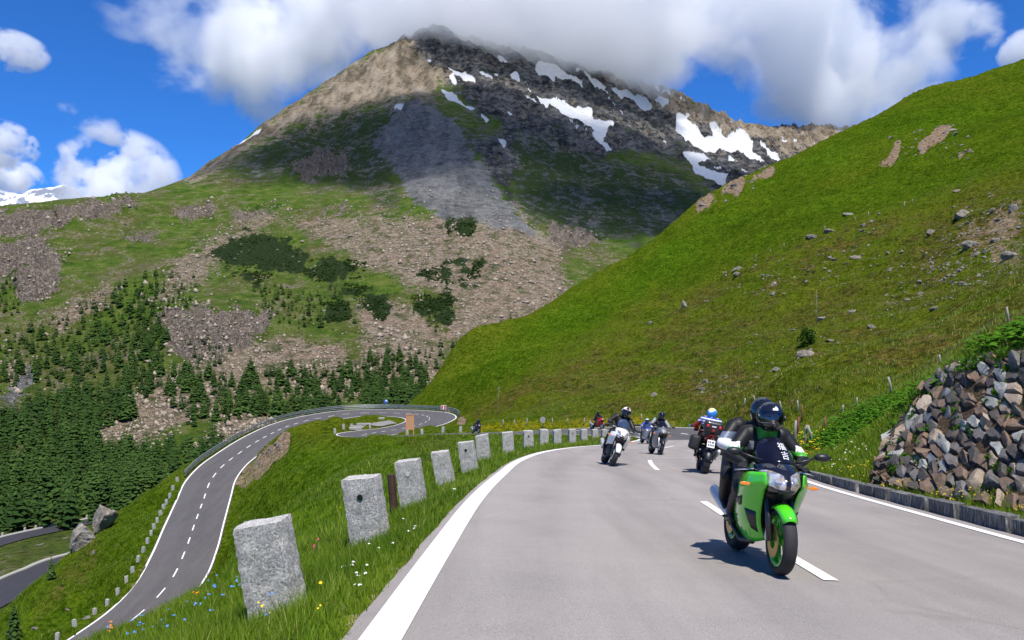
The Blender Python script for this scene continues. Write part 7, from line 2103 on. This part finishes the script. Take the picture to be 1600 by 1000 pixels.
m = npmesh('bank_weeds', np.array(V), tris=np.array(F)); add_attr(m, 'tint', np.repeat(np.array(T)[:, None], 4, 1)); tag(link('bank_weeds', m, M_WEED), 'green tufts growing between the stones of the bank', kind='stuff')

# ------------------------------------------------------------------ flowers
def flowers(name, lab, color, spots, size, seed, hgt=(.12, .3), d0=4.0):
    r = np.random.default_rng(seed); V, F = [], []
    for px, py, n, sx, sy in spots:
        for q in range(n):
            e = hit(px + r.normal(0, sx), py + r.normal(0, sy), d0, 110, 300)
            if road_dist(e[:1], e[1:2])[0] < .12: continue
            h = r.uniform(*hgt); c0 = e + np.array([0, 0, h]); s = size * r.uniform(.7, 1.3) * max(1.0, e[1] / 16)
            for g in range(r.integers(2, 5)):
                c1 = c0 + r.normal(0, s * .8, 3) * np.array([1, 1, .5]); nrm = np.array([r.normal(0, .4), -.5 + r.normal(0, .3), 1]); nrm /= np.linalg.norm(nrm)
                a = np.cross(nrm, (1, 0, 0)); a /= np.linalg.norm(a); b = np.cross(nrm, a); k0 = len(V); V.append(c1)
                for p_ in range(10):
                    an = 2 * math.pi * p_ / 10; rr = s * (1.0 if p_ % 2 == 0 else .55); V.append(c1 + (a * math.cos(an) + b * math.sin(an)) * rr + nrm * s * .25)
                F += [(k0, k0 + 1 + p_, k0 + 1 + (p_ + 1) % 10) for p_ in range(10)]
    if not F: return
    m = npmesh(name, np.array(V), tris=np.array(F))
    tag(link(name, m, plain('petal_' + name, color, .7, 0, .2, .25, 20)), lab, kind='stuff')
flowers('blue_flowers', 'clusters of small blue flowers in the foreground grass', (0.10, 0.28, 0.72), [(205, 1000, 8, 22, 8), (245, 995, 9, 22, 8), (300, 975, 7, 26, 10), (325, 950, 6, 20, 8), (360, 935, 5, 12, 8), (420, 990, 2, 4, 4), (655, 775, 4, 6, 4)], .012, 1)
flowers('yellow_flowers', 'yellow flowers scattered in the roadside grass', (0.72, 0.50, 0.02), [(300, 915, 4, 10, 6), (400, 995, 3, 10, 4), (500, 990, 2, 6, 4), (540, 800, 3, 10, 8), (1240, 712, 60, 14, 14), (1270, 695, 40, 12, 10), (1400, 770, 26, 40, 5), (1330, 745, 22, 20, 6), (1500, 800, 18, 40, 6), (1590, 815, 6, 10, 6), (1480, 790, 14, 30, 5)], .011, 2)
flowers('orange_flowers', 'small orange flower cluster by the lower road edge', (0.80, 0.26, 0.01), [(170, 1004, 6, 4, 3), (305, 948, 3, 4, 3)], .013, 3)
flowers('white_flowers', 'white clover heads along the verge', (0.72, 0.72, 0.66), [(560, 920, 8, 14, 8), (610, 885, 8, 16, 10), (650, 845, 9, 18, 10), (700, 790, 9, 16, 8), (1335, 712, 16, 14, 8), (1300, 730, 12, 14, 8), (1250, 720, 12, 10, 10), (1420, 760, 8, 30, 5)], .010, 4, (.08, .2))
flowers('pink_flowers', 'small pink flowers beside the nearest bollard', (0.55, 0.06, 0.16), [(495, 884, 3, 4, 4)], .013, 5)
# ------------------------------------------------------------------ road loops far down in the valley
def valley_road(name, ctrl, lab):
    c = catmull(np.array([list(P(*q[:3])) + [q[3]] for q in ctrl]), 3.0)
    t = np.gradient(c[:, :2], axis=0); t /= np.linalg.norm(t, axis=1)[:, None]; n = np.stack([t[:, 1], -t[:, 0]], 1)
    V = []
    for o in np.linspace(-1, 1, 5):
        x = c[:, 0] + n[:, 0] * o * c[:, 3]; y = c[:, 1] + n[:, 1] * o * c[:, 3]; V.append(np.stack([x, y, np.maximum(far_h(x, y) + .35, c[:, 2] + .1)], 1))
    o = link(name, npmesh(name, np.array(V).reshape(-1, 3), grid_quads(5, len(c))), M_NEWASPH, smooth=True); tag(o, lab, kind='structure')
    for sd in (-1, 1):
        K = []
        for a, b in ((1.0, 0.0), (1.0, .5), (1.12, .5), (1.12, -1.5)):
            x = c[:, 0] + n[:, 0] * sd * c[:, 3] * a; y = c[:, 1] + n[:, 1] * sd * c[:, 3] * a; K.append(np.stack([x, y, np.maximum(far_h(x, y) + .35, c[:, 2] + .1) + b], 1))
        if sd < 0: link('kerb', npmesh('kerb', np.array(K).reshape(-1, 3), grid_quads(4, len(c))), M_CONC, o)
    return c, n
M_NEWASPH = asphalt('new_dark_asphalt', (0.036, 0.035, 0.043), (0.045, 0.043, 0.050), 0.1, 0.4)
c1, n1 = valley_road('valley_road', [(-160, 884, 262, 5.5), (-60, 862, 276, 5.5), (0, 848, 286, 5.5), (70, 833, 298, 5.5), (140, 818, 312, 5.5), (220, 806, 330, 5.5)], 'dark valley road below the wood at the lower left')
c2, n2 = valley_road('valley_road', [(-160, 985, 208, 8.5), (-60, 958, 218, 9), (0, 935, 228, 9), (60, 905, 242, 9), (110, 880, 256, 9), (170, 865, 270, 9)], 'lowest road loop cut by the left picture edge')
for q, i in enumerate(np.linspace(2, len(c1) - 3, 12).astype(int)):
    x = c1[i, 0] - n1[i, 0] * 6.4; y = c1[i, 1] - n1[i, 1] * 6.4
    o = bpy.data.objects.new('marker_stone', _bm_s[q % 4]); COL.objects.link(o); o.location = (x, y, far_h(np.array([x]), np.array([y]))[0] + .3); o.scale = (1.8,) * 3
    tag(o, '%s tiny marker stone from the left along the dark valley road' % (['first'] + ORD[1:])[q], 'marker stone', 'marker stones on the valley road')
